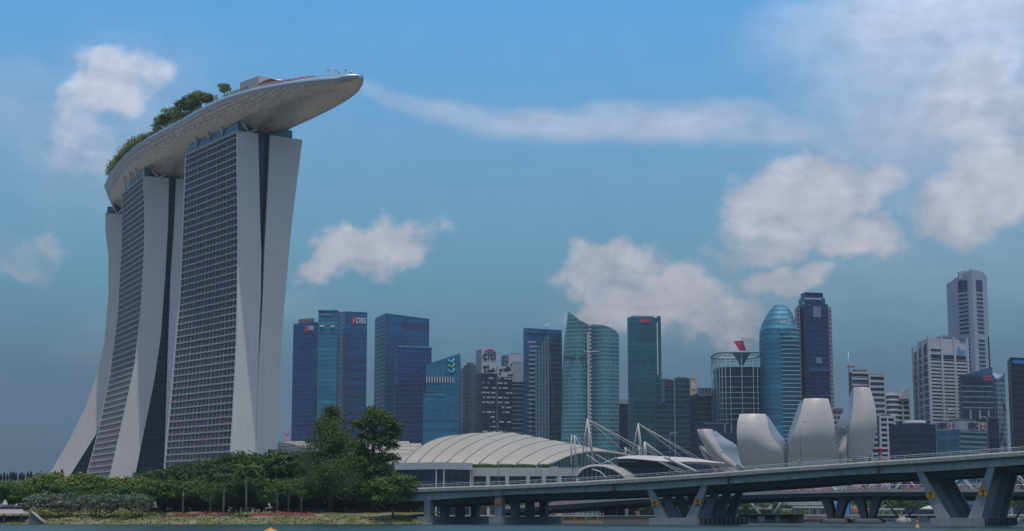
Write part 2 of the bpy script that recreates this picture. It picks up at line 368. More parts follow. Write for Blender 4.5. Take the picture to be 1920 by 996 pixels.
mb = MB(); rows = []
for y in [436, 440, 442, 444, 446, 448, 450, 452, 455, 458, 462, 467, 474, 485, 500, 520, 566]:
    rows.append([(x, y, bank_z(x, y)) for x in np.arange(-420, -20, 2.0)])
mb.grid(rows, True); struct('garden_bank', mb, M['grass'])
# grass tussocks and loose stones along the water's edge: nobody could count them
mb = MB()
for i in range(3000):
    x = random.uniform(-150, -24); y = 443+abs(random.gauss(0, 1))*7+(8*max(0, (x+60)/40) if x > -60 else 0); z = bank_z(x, y)
    h = random.uniform(.12, .38); a = random.uniform(0, 3.14); w = random.uniform(.15, .4); dx, dy = math.cos(a)*w, math.sin(a)*w
    mb.face([(x-dx, y-dy, z-.05), (x+dx, y+dy, z-.05), (x+dx*.4+random.uniform(-.2, .2), y+dy*.4, z+h)])
M['tuft'] = leafmat('tuft_green', (.055, .075, .018), (.09, .105, .028)); struct('grass', mb, M['tuft'], 'stuff')
mb = MB()
for i in range(260):
    x = random.uniform(-150, -24); y = 441.8+random.random()**2*7+(8*max(0, (x+60)/40) if x > -60 else 0); s = random.uniform(.15, .55)
    mb.idx([(x+s*a, y+s*b, bank_z(x, y)+s*c*.7) for a, b, c in ((1,0,0),(0,1,.1),(-1,0,0),(0,-1,.1),(.1,.1,1),(0,0,-1))], [(0,1,4),(1,2,4),(2,3,4),(3,0,4),(1,0,5),(2,1,5),(3,2,5),(0,3,5)])
M['stone'] = worn('pale_stone', (.16, .145, .115), .9, amt=.5, scale=1.0); struct('shore_stones', mb, M['stone'], 'stuff')
# ------------------------------------------------------------------ the hotel: three double-legged towers
M['endwall'] = worn('pale_end_cladding', (.55, .525, .495), .5, amt=.16, scale=.04, streak=.13, panel=(4.2, 3.35), pcol=.93)
M['slab'] = worn('balcony_concrete', (.27, .27, .29), .6, amt=.2, scale=.4)
M['hotelglass'] = curtain('hotel_windows', (.018, .028, .042), (.05, .055, .065), fh=3.35, bw=2.15, fl=.12, bl=.12, rough=.12, metal=.05, var=.9, patches=.1)
M['atrium'] = curtain('atrium_glass', (.012, .022, .05), (.03, .04, .07), fh=3.35, bw=2.4, fl=.10, bl=.06, rough=.12, metal=.4, var=.3)
M['lobbyglass'] = curtain('rooftop_glass', (.05, .10, .15), (.10, .17, .23), fh=6, bw=1.6, fl=.05, bl=.08, rough=.12, metal=.6, var=.2)
M['railglass'] = worn('rail_glass', (.09, .12, .14), .15, .3, amt=.3, scale=.8)
M['bloom'] = leafmat('balcony_bloom', (.20, .03, .05), (.30, .08, .09), .15)
M['strut'] = worn('strut_white', (.55, .55, .52), .5, amt=.15)
def unproj(px, py, A, t):       # onto the vertical plane through A whose normal is t
    r = Vector(ray(px, py)); o = Vector((0, 0, EYE)); k = (A.x*t.x+A.y*t.y)/(r.x*t.x+r.y*t.y); return o+r*k
class Prof:
    def __init__(s, pts, A, t, u):
        q = sorted([((P-A).dot(u), P.z) for P in (unproj(px, py, A, t) for px, py in pts)], key=lambda a: a[1])
        s.z = [b for a, b in q]; s.u = [a for a, b in q]
    def __call__(s, z):
        if z < s.z[0]:
            k = (s.u[1]-s.u[0])/max(1e-3, s.z[1]-s.z[0]); return s.u[0]+k*(z-s.z[0])
        return float(np.interp(z, s.z, s.u))
FLOORS = 55; Z0 = 2.0; ZT = 190.0; FH = (ZT-Z0-3)/FLOORS
def hotel_tower(label, A, t, u, Lt, LL, LR, RL, RR, FL, zlo_r=None):
    A = Vector((A[0], A[1], 0)); t = Vector((t[0], t[1], 0)).normalized(); u = Vector((u[0], u[1], 0)).normalized()
    root = thing('hotel_tower', label, 'tower', (A.x+u.x*15, A.y+u.y*15, Z0))
    A2 = A+t*Lt
    ll, lr, rl, rr = [Prof(x, A, t, u) for x in (LL, LR, RL, RR)]
    fl = Prof(FL, A2, t, u) if FL else ll
    zs = list(np.linspace(Z0-2, ZT, 64))
    wn = lambda z: lr(z)-ll(z)                # leg widths are kept along the tower
    def pt(base, uu, k, z): return A+t*k+u*uu+Vector((0, 0, z))
    def lerp(z, k, a_near, a_far): return a_near+(a_far-a_near)*k/Lt
    def wall(name, e0, e1, k0, k1, mat):
        """closed slab between two edge lines e0(z,k) < e1(z,k) from depth k0 to k1"""
        mb = MB(); z = zs
        a = [[pt(A, e0(q, k0), k0, q), pt(A, e1(q, k0), k0, q)] for q in z]
        mb.grid(a, False, False, [(p[0], q) for q in z for p in ((e0(q, k0), 0), (e1(q, k0), 0))])
        b = [[pt(A, e0(q, k1), k1, q), pt(A, e0(q, k0), k0, q)] for q in z]
        mb.grid(b, False, False, [(w, q) for q in z for w in (k1, k0)])
        c = [[pt(A, e1(q, k0), k0, q), pt(A, e1(q, k1), k1, q)] for q in z]
        mb.grid(c, False, False, [(w, q) for q in z for w in (k0, k1)])
        d = [[pt(A, e1(q, k1), k1, q), pt(A, e0(q, k1), k1, q)] for q in z]
        mb.grid(d, False, False, [(w, q) for q in z for w in (e1(q, k1), e0(q, k1))])
        q = ZT; mb.face([pt(A, e0(q, k0), k0, q), pt(A, e1(q, k0), k0, q), pt(A, e1(q, k1), k1, q), pt(A, e0(q, k1), k1, q)], [(0, 0)]*4)
        return mb.build(name, mat, root)
    eL = lambda z, k: lerp(z, k, ll(z), fl(z)); eLR = lambda z, k: lerp(z, k, lr(z), fl(z)+wn(z))
    dsh = lambda z: fl(z)-ll(z)
    dR = lambda z: min(0., dsh(z))*.4
    eRL = lambda z, k: lerp(z, k, rl(z), rl(z)+dR(z)); eRR = lambda z, k: lerp(z, k, rr(z), rr(z)+dR(z))
    wall('end_wall', eL, eLR, 0, 1.0, M['endwall']); wall('end_wall', eRL, eRR, 0, 1.0, M['endwall'])
    wall('end_wall', eL, eLR, Lt-1, Lt, M['endwall']); wall('end_wall', eRL, eRR, Lt-1, Lt, M['endwall'])
    wall('room_block', lambda z, k: eL(z, k)+1.9, lambda z, k: eLR(z, k)-.05, 1.01, Lt-1.01, M['hotelglass'])
    wall('room_block', lambda z, k: eRL(z, k)+.05, lambda z, k: eRR(z, k)-1.9, 1.01, Lt-1.01, M['hotelglass'])
    # dark glass closing the atrium between the legs, set back from the end walls
    mb = MB(); q = [z for z in zs if rl(z)-lr(z) > .15]
    for ks, fl_ in ((3.0, False), (Lt-3.0, True)):
        mb.grid([[pt(A, eLR(z, ks)-.3, ks, z), pt(A, eRL(z, ks)+.3, ks, z)] for z in q], False, fl_, [(w, z) for z in q for w in (eLR(z, ks), eRL(z, ks))])
    mb.build('atrium_glass', M['atrium'], root)
    mb = MB(); k0, k1 = 5, Lt-5; z = ZT; a, b = eL(z, 0), eRR(z, 0)
    # rooftop storey: glass band over the left leg, dark core under the hull
    tl = [pt(A, eL(z, 2)+.9, 1.2, 0), pt(A, eL(z, 2)+4.2, 1.2, 0), pt(A, eL(z, Lt)+4.2, Lt-2, 0), pt(A, eL(z, Lt)+.9, Lt-2, 0)]
    MB().prism([(p.x, p.y) for p in tl], ZT, ZT+4.6).build('rooftop_glazing', M['lobbyglass'], root)
    tl = [pt(A, eL(z, 4)+4.3, 4.2, 0), pt(A, eRL(z, 4)+2.0, 4.2, 0), pt(A, eRL(z, Lt)+2.0, Lt-3, 0), pt(A, eL(z, Lt)+4.3, Lt-3, 0)]
    MB().prism([(p.x, p.y) for p in tl], ZT-2, ZT+8).build('lift_core', M['atrium'], root)
    tl = [pt(A, eRL(z, 4)+2.1, 4, 0), pt(A, eRR(z, 4)-3.8, 4, 0), pt(A, eRR(z, Lt)-3.8, Lt-4, 0), pt(A, eRL(z, Lt)+2.1, Lt-4, 0)]
    MB().prism([(p.x, p.y) for p in tl], ZT, ZT+5.0).build('rooftop_glazing', M['lobbyglass'], root)
    nb = 16; step = (Lt-2.0)/nb
    for i in range(FLOORS):
        z = Z0+3+i*FH
        for side in (0, 1):
            mb = MB(); th = .74
            def e(z, k): return eL(z, k) if side == 0 else eRR(z, k)-2.0
            n = 4 if side == 0 else 2
            for j in range(n):
                ka = 1.05+(Lt-2.1)*j/n; kb = 1.05+(Lt-2.1)*(j+1)/n; q = []
                for zz in (z, z+th):
                    q += [pt(A, e(zz, ka), ka, zz), pt(A, e(zz, ka)+2.05, ka, zz), pt(A, e(zz, kb)+2.05, kb, zz), pt(A, e(zz, kb), kb, zz)]
                mb.hexa(q)
            nf = nb if side == 0 else 5
            for j in range(nf+1):
                k = 1.2+(Lt-2.4)*j/nf; w = .5 if j % 3 == 0 else .26; q = []
                if i >= FLOORS-1: ztop = min(z+FH, ZT)
                else: ztop = z+FH
                for zz in (z+th+.002, ztop-.002):
                    e0 = e(zz, k)+(.12 if side == 0 else .4)
                    q += [pt(A, e0, k-w/2, zz), pt(A, e0+1.6, k-w/2, zz), pt(A, e0+1.6, k+w/2, zz), pt(A, e0, k+w/2, zz)]
                mb.hexa(q)
            fo = mb.build('balcony_floor', M['slab'], root)
            if side == 0 and i < 17:       # flowering planters spill over the lower balconies
                pm = MB(); rr_ = random.Random(i*13+int(Lt*10)); a0 = 1.5
                while a0 < Lt-3:
                    l = rr_.uniform(1, 6)
                    if rr_.random() < (.55 if i < 12 else .3):
                        for _ in range(int(l*7)):
                            k = a0+rr_.uniform(0, l); zz = z+th+rr_.uniform(.0, .45); c = pt(A, e(zz, k)+rr_.uniform(-.12, .3), k, zz); s_ = rr_.uniform(.12, .3)
                            pm.face([c+Vector((-s_, 0, -s_)), c+Vector((s_, 0, -s_*.6)), c+Vector((s_*.5, .1, s_))])
                    a0 += l+rr_.uniform(.5, 5)
                if pm.f: pm.build('planter_flowers', M['bloom'], fo)['kind'] = 'stuff'
    # roof-edge beams over the top balconies
    mb = MB()
    q = []
    for zz in (ZT-.9, ZT+.45): q += [pt(A, eL(ZT, 0)-.05, -.05, zz), pt(A, eL(ZT, 0)+2.2, -.05, zz), pt(A, eL(ZT, Lt)+2.2, Lt+.05, zz), pt(A, eL(ZT, Lt)-.05, Lt+.05, zz)]
    mb.hexa(q); mb.build('roof_beam', M['slab'], root)
    return root, (A, t, u, ll, lr, rl, rr, eL, eLR, eRL, eRR, Lt)

def unit(a): return Vector((a[0], a[1], 0)).normalized()
A3 = (-135.9, 787.0); t3 = unit((-36.6, 54.6)); u3 = Vector((-t3.y*-1, t3.x*-1, 0)) ; u3 = Vector((t3.y, -t3.x, 0))
T3 = hotel_tower('nearest of the three hotel towers, its two pale legs pinched together at mid height', A3, t3, u3, 65.7,
    [(445,245),(445,330),(446.5,400),(446.5,460),(445.5,560),(443.5,650),(440,720),(437,783),(432.5,853),(428,920),(425,955)],
    [(484,249),(486,330),(488,417),(490,475),(489,560),(487,600),(484,685),(478.5,855),(475,955)],
    [(507,243),(502,363),(496,475),(493,560),(489.5,620),(484.6,690),(479.2,855),(475.8,955)],
    [(568,255),(555,357),(546,431),(537,530),(530,610),(526,685),(521,826),(519,955)],
    [(347,290),(344.5,355),(340,463),(336,560),(331,609),(320,739),(307,875),(300,955)])
A2_ = (-205.9, 896.7); t2 = unit((-26.0, 54.2)); u2 = Vector((t2.y, -t2.x, 0))
T2 = hotel_tower('middle one of the three hotel towers, its left leg sweeping outward at the foot', A2_, t2, u2, 60.1,
    [(268,328),(271,380),(271.5,420),(270.5,468),(264.5,577),(252.6,685),(238.5,750),(206,894),(190,960)],
    [(317,332),(315,420),(309.5,523),(301.5,630),(290,710),(277,775),(253,893),(240,955)],
    [(331,325),(327,420),(320,523),(315,663),(309.5,831),(306,955)],
    [(392,325),(386,420),(378,523),(372,663),(366,831),(362,955)],
    [(228,365),(228,420),(226.6,468),(220,588),(206.5,696),(185,804),(166,875),(145,955)])
A1_ = (-256.5, 1011.9); t1 = unit((-.222, .975)); u1 = Vector((t1.y, -t1.x, 0))
T1 = hotel_tower('farthest of the three hotel towers, edge on, its leg tapering to a sharp toe', A1_, t1, u1, 58.0,
    [(198,400),(197.5,430),(203,468),(203.5,550),(196,640),(182,702),(160.5,764),(131,823),(98,880),(60,945)],
    [(231,400),(232,470),(228,560),(218,650),(205,730),(181,813),(136,884),(90,955)],
    [(241,398),(240,470),(238,560),(234,650),(230,730),(226,813),(222,884),(218,955)],
    [(290,398),(285,470),(280,560),(276,650),(272,730),(268,813),(264,884),(260,955)], None)
# glazed lobby wedge at the foot of the middle tower
for T, zt_ in ((T2, 17.5), (T1, 22.0)):
    root, (A, t, u, ll, lr, rl, rr, eL, eLR, eRL, eRR, Lt) = T
    mb = MB(); a = [(A+t*(-4)+u*(lr(Z0)+.8)), (A+t*(-4)+u*(rl(Z0)-.5)), (A+t*2.5+u*(rl(Z0)-.5)), (A+t*2.5+u*(lr(Z0)+.8))]
    b = [(A+t*(-2.5)+u*(lr(zt_)+.4)), (A+t*(-2.5)+u*(rl(zt_)-.3)), (A+t*2.5+u*(rl(zt_)-.3)), (A+t*2.5+u*(lr(zt_)+.4))]
    mb.hexa([(p.x, p.y, Z0) for p in a]+[(p.x, p.y, zt_) for p in b]); mb.build('entrance_lobby', M['atrium'], root)
    c = (b[0]+b[1])/2; w = (b[1]-b[0]).length
    MB().box((c.x+t.x*1.5, c.y+t.y*1.5, zt_+.8), (w*.94, 6.4, 1.5), math.atan2(u.y, u.x)).build('lobby_roof', M['steel'], root)

# ------------------------------------------------------------------ the sky park lying across the three towers
HCP = [(-51, 730), (-71.5, 747.5), (-122.6, 795.9), (-159.2, 850.5), (-191.9, 903.4), (-216, 957.6), (-235.5, 1012), (-243, 1040), (-248, 1068)]
def catmull(P, n=40):
    P = [Vector((p[0], p[1], 0)) for p in P]; o = []
    for i in range(1, len(P)-2):
        a, b, c, d = P[i-1:i+3]
        for k in range(n):
            q = k/n; o.append(.5*((2*b)+(c-a)*q+(2*a-5*b+4*c-d)*q*q+(3*b-a-3*c+d)*q**3))
    o.append(P[-2]); return o
HC = catmull(HCP); HS = [0.0]
for a, b in zip(HC, HC[1:]): HS.append(HS[-1]+(b-a).length)
HL = HS[-1]; HX = [p.x for p in HC]; HY = [p.y for p in HC]
def hull_c(s): return Vector((np.interp(s, HS, HX), np.interp(s, HS, HY), 0))
def hull_q(s):
    q = (hull_c(min(s+1, HL))-hull_c(max(s-1, 0))).normalized(); n = Vector((-q.y, q.x, 0))
    return q, (n if n.x < 0 else -n)
def hull_w(s, w0=21.5, lb=78., lt=42.):
    a = 1.0
    if s < lb: a = max(0, 1-(1-s/lb)**2.1)**.66
    if s > HL-lt: a = min(a, max(0, 1-((s-(HL-lt))/lt)**2.6)**.5)
    return max(.25, w0*a)
RIM = 206.6
def hull_pt(s, v, dz=0.0):     # v -1 (left rim) .. 1 (right rim), belly below
    w = hull_w(s); q, n = hull_q(s); dep = 12.6*(w/21.5)**.75*(.52+.48*min(1, s/82)); a = abs(v)
    return hull_c(s)-n*(w*v)+Vector((0, 0, RIM-2.6*min(1, w/8)-dep*(1-a**2.3)**.62+dz))
def hullmat():
    m, nt, p = newmat('hull_panels'); tc = N(nt, 'ShaderNodeTexCoord'); sp = N(nt, 'ShaderNodeSeparateXYZ'); nt.links.new(tc.outputs['UV'], sp.inputs[0])
    row = nmath(nt, 'DIVIDE', sp.outputs[1], .95); col = nmath(nt, 'ADD', nmath(nt, 'DIVIDE', sp.outputs[0], 2.6), nmath(nt, 'MULTIPLY', nmath(nt, 'FLOOR', row), .37))
    cb = N(nt, 'ShaderNodeCombineXYZ'); nt.links.new(nmath(nt, 'FLOOR', col), cb.inputs[0]); nt.links.new(nmath(nt, 'FLOOR', row), cb.inputs[1])
    wn = N(nt, 'ShaderNodeTexWhiteNoise', noise_dimensions='2D'); nt.links.new(cb.outputs[0], wn.inputs[0])
    ln = nmath(nt, 'MAXIMUM', nmath(nt, 'LESS_THAN', nmath(nt, 'FRACT', row), .13), nmath(nt, 'LESS_THAN', nmath(nt, 'FRACT', col), .05))
    c = mixc(nt, 'MIX', wn.outputs[0], (.42, .385, .36), (.60, .55, .52)); c = mixc(nt, 'MIX', ln, c, (.08, .08, .09))
    nt.links.new(c, p.inputs['Base Color']); p.inputs['Metallic'].default_value = .68
    nt.links.new(nmath(nt, 'ADD', .27, nmath(nt, 'MULTIPLY', wn.outputs[0], .16)), p.inputs['Roughness'])
    b = N(nt, 'ShaderNodeBump'); nt.links.new(nmath(nt, 'SUBTRACT', wn.outputs[0], ln), b.inputs['Height']); b.inputs['Strength'].default_value = .25; b.inputs['Distance'].default_value = .2
    nt.links.new(b.outputs[0], p.inputs['Normal']); return m
M['hull'] = hullmat()
M['fascia'] = worn('hull_edge_metal', (.36, .41, .46), .35, .5, amt=.2, scale=.2)
M['deck'] = worn('timber_deck', (.22, .18, .14), .8, amt=.3)
M['canopyred'] = worn('red_canopy', (.26, .01, .03), .6, amt=.2); M['beige'] = worn('beige_canvas', (.62, .55, .42), .8, amt=.2)
park = thing('sky_park', 'long curved boat-shaped roof garden deck lying across the tops of the three hotel towers', 'roof garden', (-160, 850, RIM-2))
ss = [0]+[HL*(1-math.cos(math.pi*k/150))/2 for k in range(1, 150)]+[HL]
vs_ = [-1+2*k/28 for k in range(29)]
mb = MB(); rows = []; uvs = []
for s in ss:
    r = [hull_pt(s, v) for v in vs_]; rows.append(r); acc = 0.0
    for k, v in enumerate(vs_): uvs.append((s, v*26*(.35+.65*hull_w(s)/21.5)))
mb.grid(rows, True, False, uvs); mb.build('hull', M['hull'], park)
mb = MB(); prof_ = [(0, 0), (.55, .6), (.75, 1.5), (.6, 2.4), (.1, 2.75), (-.8, 2.75)]
for sg in (-1, 1):
    rows = []
    for s in ss:
        q, n = hull_q(s); e = hull_pt(s, sg); rows.append([e+n*(-sg)*o+Vector((0, 0, h*min(1, .35+hull_w(s)/8))) for o, h in prof_])
    mb.grid(rows, True, sg > 0)
mb.build('hull_fascia', M['fascia'], park)
mb = MB(); mb.grid([[hull_pt(s, v*.985)*1.0 if False else Vector((*(hull_c(s)-hull_q(s)[1]*hull_w(s)*v*.99).xy, RIM-.25)) for v in (-1, 0, 1)] for s in ss], False, True); mb.build('deck', M['deck'], park)
# glass balustrade along the rim
rl_ = []
for s in ss[4:-3]:
    q, n = hull_q(s); rl_.append(Vector((*(hull_c(s)+n*(hull_w(s)-.8)).xy, RIM)))
rr2 = []
for s in ss[4:-3]:
    q, n = hull_q(s); rr2.append(Vector((*(hull_c(s)-n*(hull_w(s)-.8)).xy, RIM)))
mg, nt, p = newmat('clear_rail_glass'); p.inputs['Base Color'].default_value = (.5, .62, .66, 1); p.inputs['Roughness'].default_value = .1; p.inputs['Alpha'].default_value = .38; M['clear'] = mg
mb = MB(); mb2 = MB()
for L in (rl_[1:], rr2[1:]):
    mb.grid([[p_, p_+Vector((0, 0, 1.35))] for p_ in L], False)
    mb2.tube([p_+Vector((0, 0, 1.4)) for p_ in L], .07, 5)
    for p_ in L[::2]: mb2.tube([p_, p_+Vector((0, 0, 1.4))], .05, 4)
mb.build('balustrade_glass', M['clear'], park); mb2.build('handrail', M['steel'], park)
# little bumps of light fittings under the rim
for s in np.arange(70, HL-20, 7.0):
    p_ = hull_pt(s, -.93); MB().box((p_.x, p_.y, p_.z-.1), (.5, .5, .4)).build('downlight', M['dark'], park)
def on_deck(s, inn): q, n = hull_q(s); c = hull_c(s)+n*(hull_w(s)-inn); return Vector((c.x, c.y, RIM-.2)), q, n
# V struts carrying the hull on each tower
for T in (T3, T2, T1):
    root, (A, t, u, ll, lr, rl, rr, eL, eLR, eRL, eRR, Lt) = T
    def hull_z_at(P):
        best = min(range(0, int(HL), 2), key=lambda s: (hull_c(s)-Vector((P.x, P.y, 0))).length_squared)
        q, n = hull_q(best); v = -(Vector((P.x, P.y, 0))-hull_c(best)).dot(n)/hull_w(best); return hull_pt(best, max(-1, min(1, v))).z
    for k in (1.5,):
        for w0, w1 in (((lr(ZT)*.62+ll(ZT)*.38), (-4.6, 4.8)), (rl(ZT)+5.5, (-3.8, 4.0)))[:1 if T is T3 else 2]:
            b = A+t*k+u*w0+Vector((0, 0, ZT))
            for dw in w1:
                p_ = b+u*dw; zt2 = max(ZT+2, hull_z_at(p_)+.8); p_.z = zt2; MB().tube([b, p_], .62, 10).build('strut', M['strut'], root)
    for k in (() if T is T1 else (Lt*.3, Lt*.55, Lt*.8)):
        b = A+t*k+u*(ll(ZT)+1.3)+Vector((0, 0, ZT+.3)); p_ = b-u*2.6-t*1.5; p_.z = max(ZT+3, hull_z_at(p_)+.5); MB().tube([b, p_], .5, 8).build('strut', M['strut'], root)
# rooftop plant house, restaurant roofs
P0, q, n = on_deck(66, 12); rz = math.atan2(q.y, q.x)
pav = thing('roof_pavilion', 'white boxy pavilion standing on the sky park deck between the trees and the red canopy', 'pavilion', P0)
MB().box(P0+Vector((0, 0, 4.4)), (17, 9, 8.8), rz).build('walls', M['white'], pav)
mb = MB(); w_ = P0+n*4.52+q*4+Vector((0, 0, 2.6)); mb.box(w_, (3.4, .1, 1.8), rz); mb.build('window', M['dark'], pav)
mb = MB(); mb.tube([P0+q*-2+Vector((0, 0, 8.8)), P0+q*-2+Vector((0, 0, 10.2))], .35); mb.box(P0+q*5+Vector((0, 0, 9.3)), (2, 2, 1.0), rz); mb.build('vent', M['white'], pav)
# curved beige roof and red awning of the terrace restaurant
mb = MB(); rows = []
for k in range(13):
    s = 57-k*1.5; c, q, n = on_deck(s, 8); h = 3.9+1.7*math.sin(math.pi*min(1, k/10)); rows.append([c+n*3.5+Vector((0, 0, h-.6)), c+Vector((0, 0, h)), c-n*6+Vector((0, 0, h+.4))])
top = rows; mb.grid(top, True); mb.grid([[p_-Vector((0, 0, .35)) for p_ in r] for r in top], True, True)
rest = thing('terrace_roof', 'curved cream canopy roof on the sky park beside the white pavilion', 'canopy', on_deck(48, 8)[0]); mb.build('roof', M['beige'], rest)
mb = MB()
for k in range(5):
    c, q, n = on_deck(56-k*3.8, 6); mb.tube([c, c+Vector((0, 0, 4.0))], .14, 6)
mb.build('post', M['steel'], rest)
red = thing('red_awning', 'long red awning over the terrace near the bow of the sky park', 'awning', on_deck(36, 5)[0])
mb = MB(); rows = []
for k in range(17):
    s = 51-k*1.75; c, q, n = on_deck(s, 5); h = 2.7+.2*(k % 2); rows.append([c+n*2.6+Vector((0, 0, 1.9)), c+n*1.6+Vector((0, 0, h)), c-n*3.5+Vector((0, 0, h+.9))])
mb.grid(rows, False); mb.grid([[p_-Vector((0, 0, .2)) for p_ in r] for r in rows], False, True); mb.build('awning_cloth', M['canopyred'], red)
mb = MB()
for k in range(9):
    c, q, n = on_deck(50-k*3.3, 3.4); mb.tube([c, c+Vector((0, 0, 2.9))], .10, 5)
mb.build('post', M['steel'], red)
# ring sculpture / antenna hoop near the bow
c, q, n = on_deck(15.5, 7); ring = thing('hoop_antenna', 'small thin metal hoop raised on a post near the bow of the sky park', 'hoop', c)
mb = MB(); mb.tube([c+Vector((2.6*math.cos(a), 2.6*math.sin(a)*.9, 5.2+.25*math.sin(3*a))) for a in np.linspace(0, 2*math.pi, 25)], .16, 6); mb.build('hoop', M['steel'], ring)
mb = MB(); mb.tube([c, c+Vector((0, 0, 5.0))], .12, 6)
for a in (0, 2.1, 4.2): mb.tube([c+Vector((0, 0, 4.6)), c+Vector((2.6*math.cos(a), 2.34*math.sin(a), 5.2))], .09, 5)
mb.build('post', M['steel'], ring)
for i, (s, h) in enumerate(((9.5, 2.8), (6.5, 3.6), (4.4, 2.2))):
    c, q, n = on_deck(s, 3); o = thing('deck_beacon', ['white domed beacon post on the bow deck, nearest the metal hoop', 'tallest white beacon post on the bow deck', 'white beacon post nearest the very tip of the bow'][i], 'beacon', c)
    MB().tube([c, c+Vector((0, 0, h))], .16, 6).build('post', M['white'], o); MB().lathe(c+Vector((0, 0, h)), [(.1, 0), (.5, .15), (.55, .5), (.3, .9), (.05, 1.05)], 10).build('lamp_dome', M['white'], o)
# parasols along the pool side
pc, q, n = on_deck(196, 1.6)
par = thing('deck_parasol', 'closed pink-beige parasol beside the pool rim', 'parasol', pc, 'parasols along the pool rim')
MB().tube([pc, pc+Vector((0, 0, 3.2))], .07, 5).build('pole', M['steel'], par); MB().lathe(pc+Vector((0, 0, 1.2)), [(.35, 0), (.5, .3), (.36, 1.4), (.1, 2.1)], 8).build('canopy', M['beige'], par)
PARS = [196+6.0*k for k in range(16)]
for i, s in enumerate(PARS):
    c, q, n = on_deck(s, 1.1); c.z += .6; lab = f'{ORD[i]} closed beige parasol on the sky park rim, counted from the big tree clump'
    if i == 0: par['label'] = lab
    else: dup(par, c, None, None, lab)
mb = None
c, q, n = on_deck(88, 2.0); sc_ = thing('white_screen', 'short white screen wall on the sky park rim just right of a bushy tree', 'screen', c)
MB().box(c+Vector((0, 0, 2.2)), (4.5, .5, 4.4), math.atan2(q.y, q.x)).build('panel', M['white'], sc_)
MB().tube([c+q*2.1, c+q*2.1+Vector((0, 0, 4.9))], .15).build('post', M['steel'], sc_)
# ------------------------------------------------------------------ city towers across the bay
GZ = 2.1
_X0 = X
def X(px, Y, z=120.0): return _X0(px, Y, z)      # towers are traced near their tops
M['roofdark'] = worn('flat_roof', (.10, .11, .12), .8, amt=.3)
M['c_deepblue'] = curtain('deep_blue_glass', (.010, .060, .19), (.012, .045, .14), fl=.25, bw=1.8, metal=.45, var=.3, patches=.18)
M['c_teal'] = curtain('teal_glass', (.02, .17, .28), (.02, .09, .17), fl=.28, bw=1.6, metal=.3, rough=.5, var=.3, patches=.2)
M['c_blue'] = curtain('blue_glass', (.012, .115, .26), (.012, .06, .16), fl=.30, bw=2.0, metal=.5, var=.35, patches=.25)
M['c_darkblue'] = curtain('dark_blue_glass', (.008, .03, .11), (.012, .035, .11), fl=.2, bw=2.0, metal=.4, var=.35, patches=.15)
M['c_bright'] = curtain('bright_cyan_glass', (.02, .17, .30), (.015, .09, .20), fl=.22, bw=1.6, metal=.5, var=.25, patches=.3)
M['c_grey'] = curtain('grey_blue_wall', (.03, .06, .10), (.12, .18, .25), fh=3.6, fl=.45, bw=2.4, bl=.3, metal=.2, var=.6)
M['c_greyfin'] = curtain('grey_fin_wall', (.03, .08, .14), (.10, .17, .24), fh=3.6, fl=.10, bw=2.6, bl=.35, metal=.3, var=.4)
M['c_aqua'] = curtain('pale_aqua_glass', (.055, .17, .22), (.10, .23, .28), fh=3.3, fl=.34, bw=1.7, bl=.2, metal=.35, var=.6, patches=.3)
M['c_green'] = curtain('dark_green_glass', (.012, .13, .19), (.006, .055, .09), fh=3.8, fl=.3, bw=1.8, metal=.45, var=.3, patches=.2)
M['c_darkteal'] = curtain('dark_teal_glass', (.008, .04, .07), (.03, .08, .12), fh=4.2, fl=.16, bw=2.2, bl=.04, metal=.4, var=.5)
M['c_banded'] = curtain('banded_dark_wall', (.01, .035, .08), (.16, .20, .28), fh=3.9, fl=.18, bw=2.2, bl=.03, metal=.35, var=.8)
M['c_white'] = worn('white_tile', (.38, .38, .42), .6, amt=.2, scale=.1)
M['c_navy'] = curtain('navy_glass', (.006, .015, .055), (.010, .02, .06), fh=4.2, fl=.1, bw=3.0, bl=.05, metal=.4, var=.3)
M['c_maroon'] = curtain('dark_purple_glass', (.010, .010, .035), (.03, .012, .04), fh=3.8, fl=.15, bw=2.0, bl=.05, metal=.4, var=.5)
M['c_pink'] = curtain('pinkish_granite', (.02, .04, .09), (.26, .20, .22), fh=3.6, fl=.5, bw=3, bl=.25, metal=.2, var=.3)
M['c_granite'] = worn('grey_granite', (.27, .31, .39), .6, amt=.2, scale=.05)
M['c_beige'] = worn('beige_wall', (.42, .30, .20), .7, amt=.2)
M['strip'] = worn('dark_strip_window', (.012, .025, .05), .3, .2, amt=.3)
M['navyletters'] = plain('dark_blue_letters', (.01, .015, .05)); M['whitesign'] = plain('white_sign', (.48, .50, .53)); M['bluesign'] = plain('blue_sign', (.02, .22, .60)); M['cyansign'] = plain('cyan_sign', (.03, .35, .45)); M['greensign'] = plain('green_sign', (.05, .35, .12))
def quad(xl, xc, xr, D, dl, dr, z=120):
    """plan of a rectangular tower: left corner, nearest corner, right corner at photo columns xl, xc, xr"""
    L = Vector((X(xl, D+dl, z), D+dl, 0)); C = Vector((X(xc, D, z), D, 0)); R = Vector((X(xr, D+dr, z), D+dr, 0)); return [L, C, R, L+R-C]
def block(root, name, plan, ztop, mat, z0=GZ, cap=None):
    p = [(q.x, q.y) for q in plan]; mb = MB(); mb.prism(p, z0, ztop, True, True); return mb.build(name, mat, root)
def tower(label, plan, ztop, mat, name='office_tower', cat='skyscraper', parapet=True, mname='glass_walls', inset=2.2, plant=4.0):
    c = sum(plan, Vector((0, 0, 0)))/len(plan); root = thing(name, label, cat, (c.x, c.y, GZ))
    block(root, mname, plan, ztop, mat)
    if parapet:
        zt = ztop if not isinstance(ztop, (list, tuple)) else min(ztop)
        pl = [c+(p-c)*.62 for p in plan]; MB().prism([(p.x, p.y) for p in pl], zt-1, zt+plant-(0 if not isinstance(ztop, (list, tuple)) else plant)).build('plant_room', M['roofdark'], root)
    return root
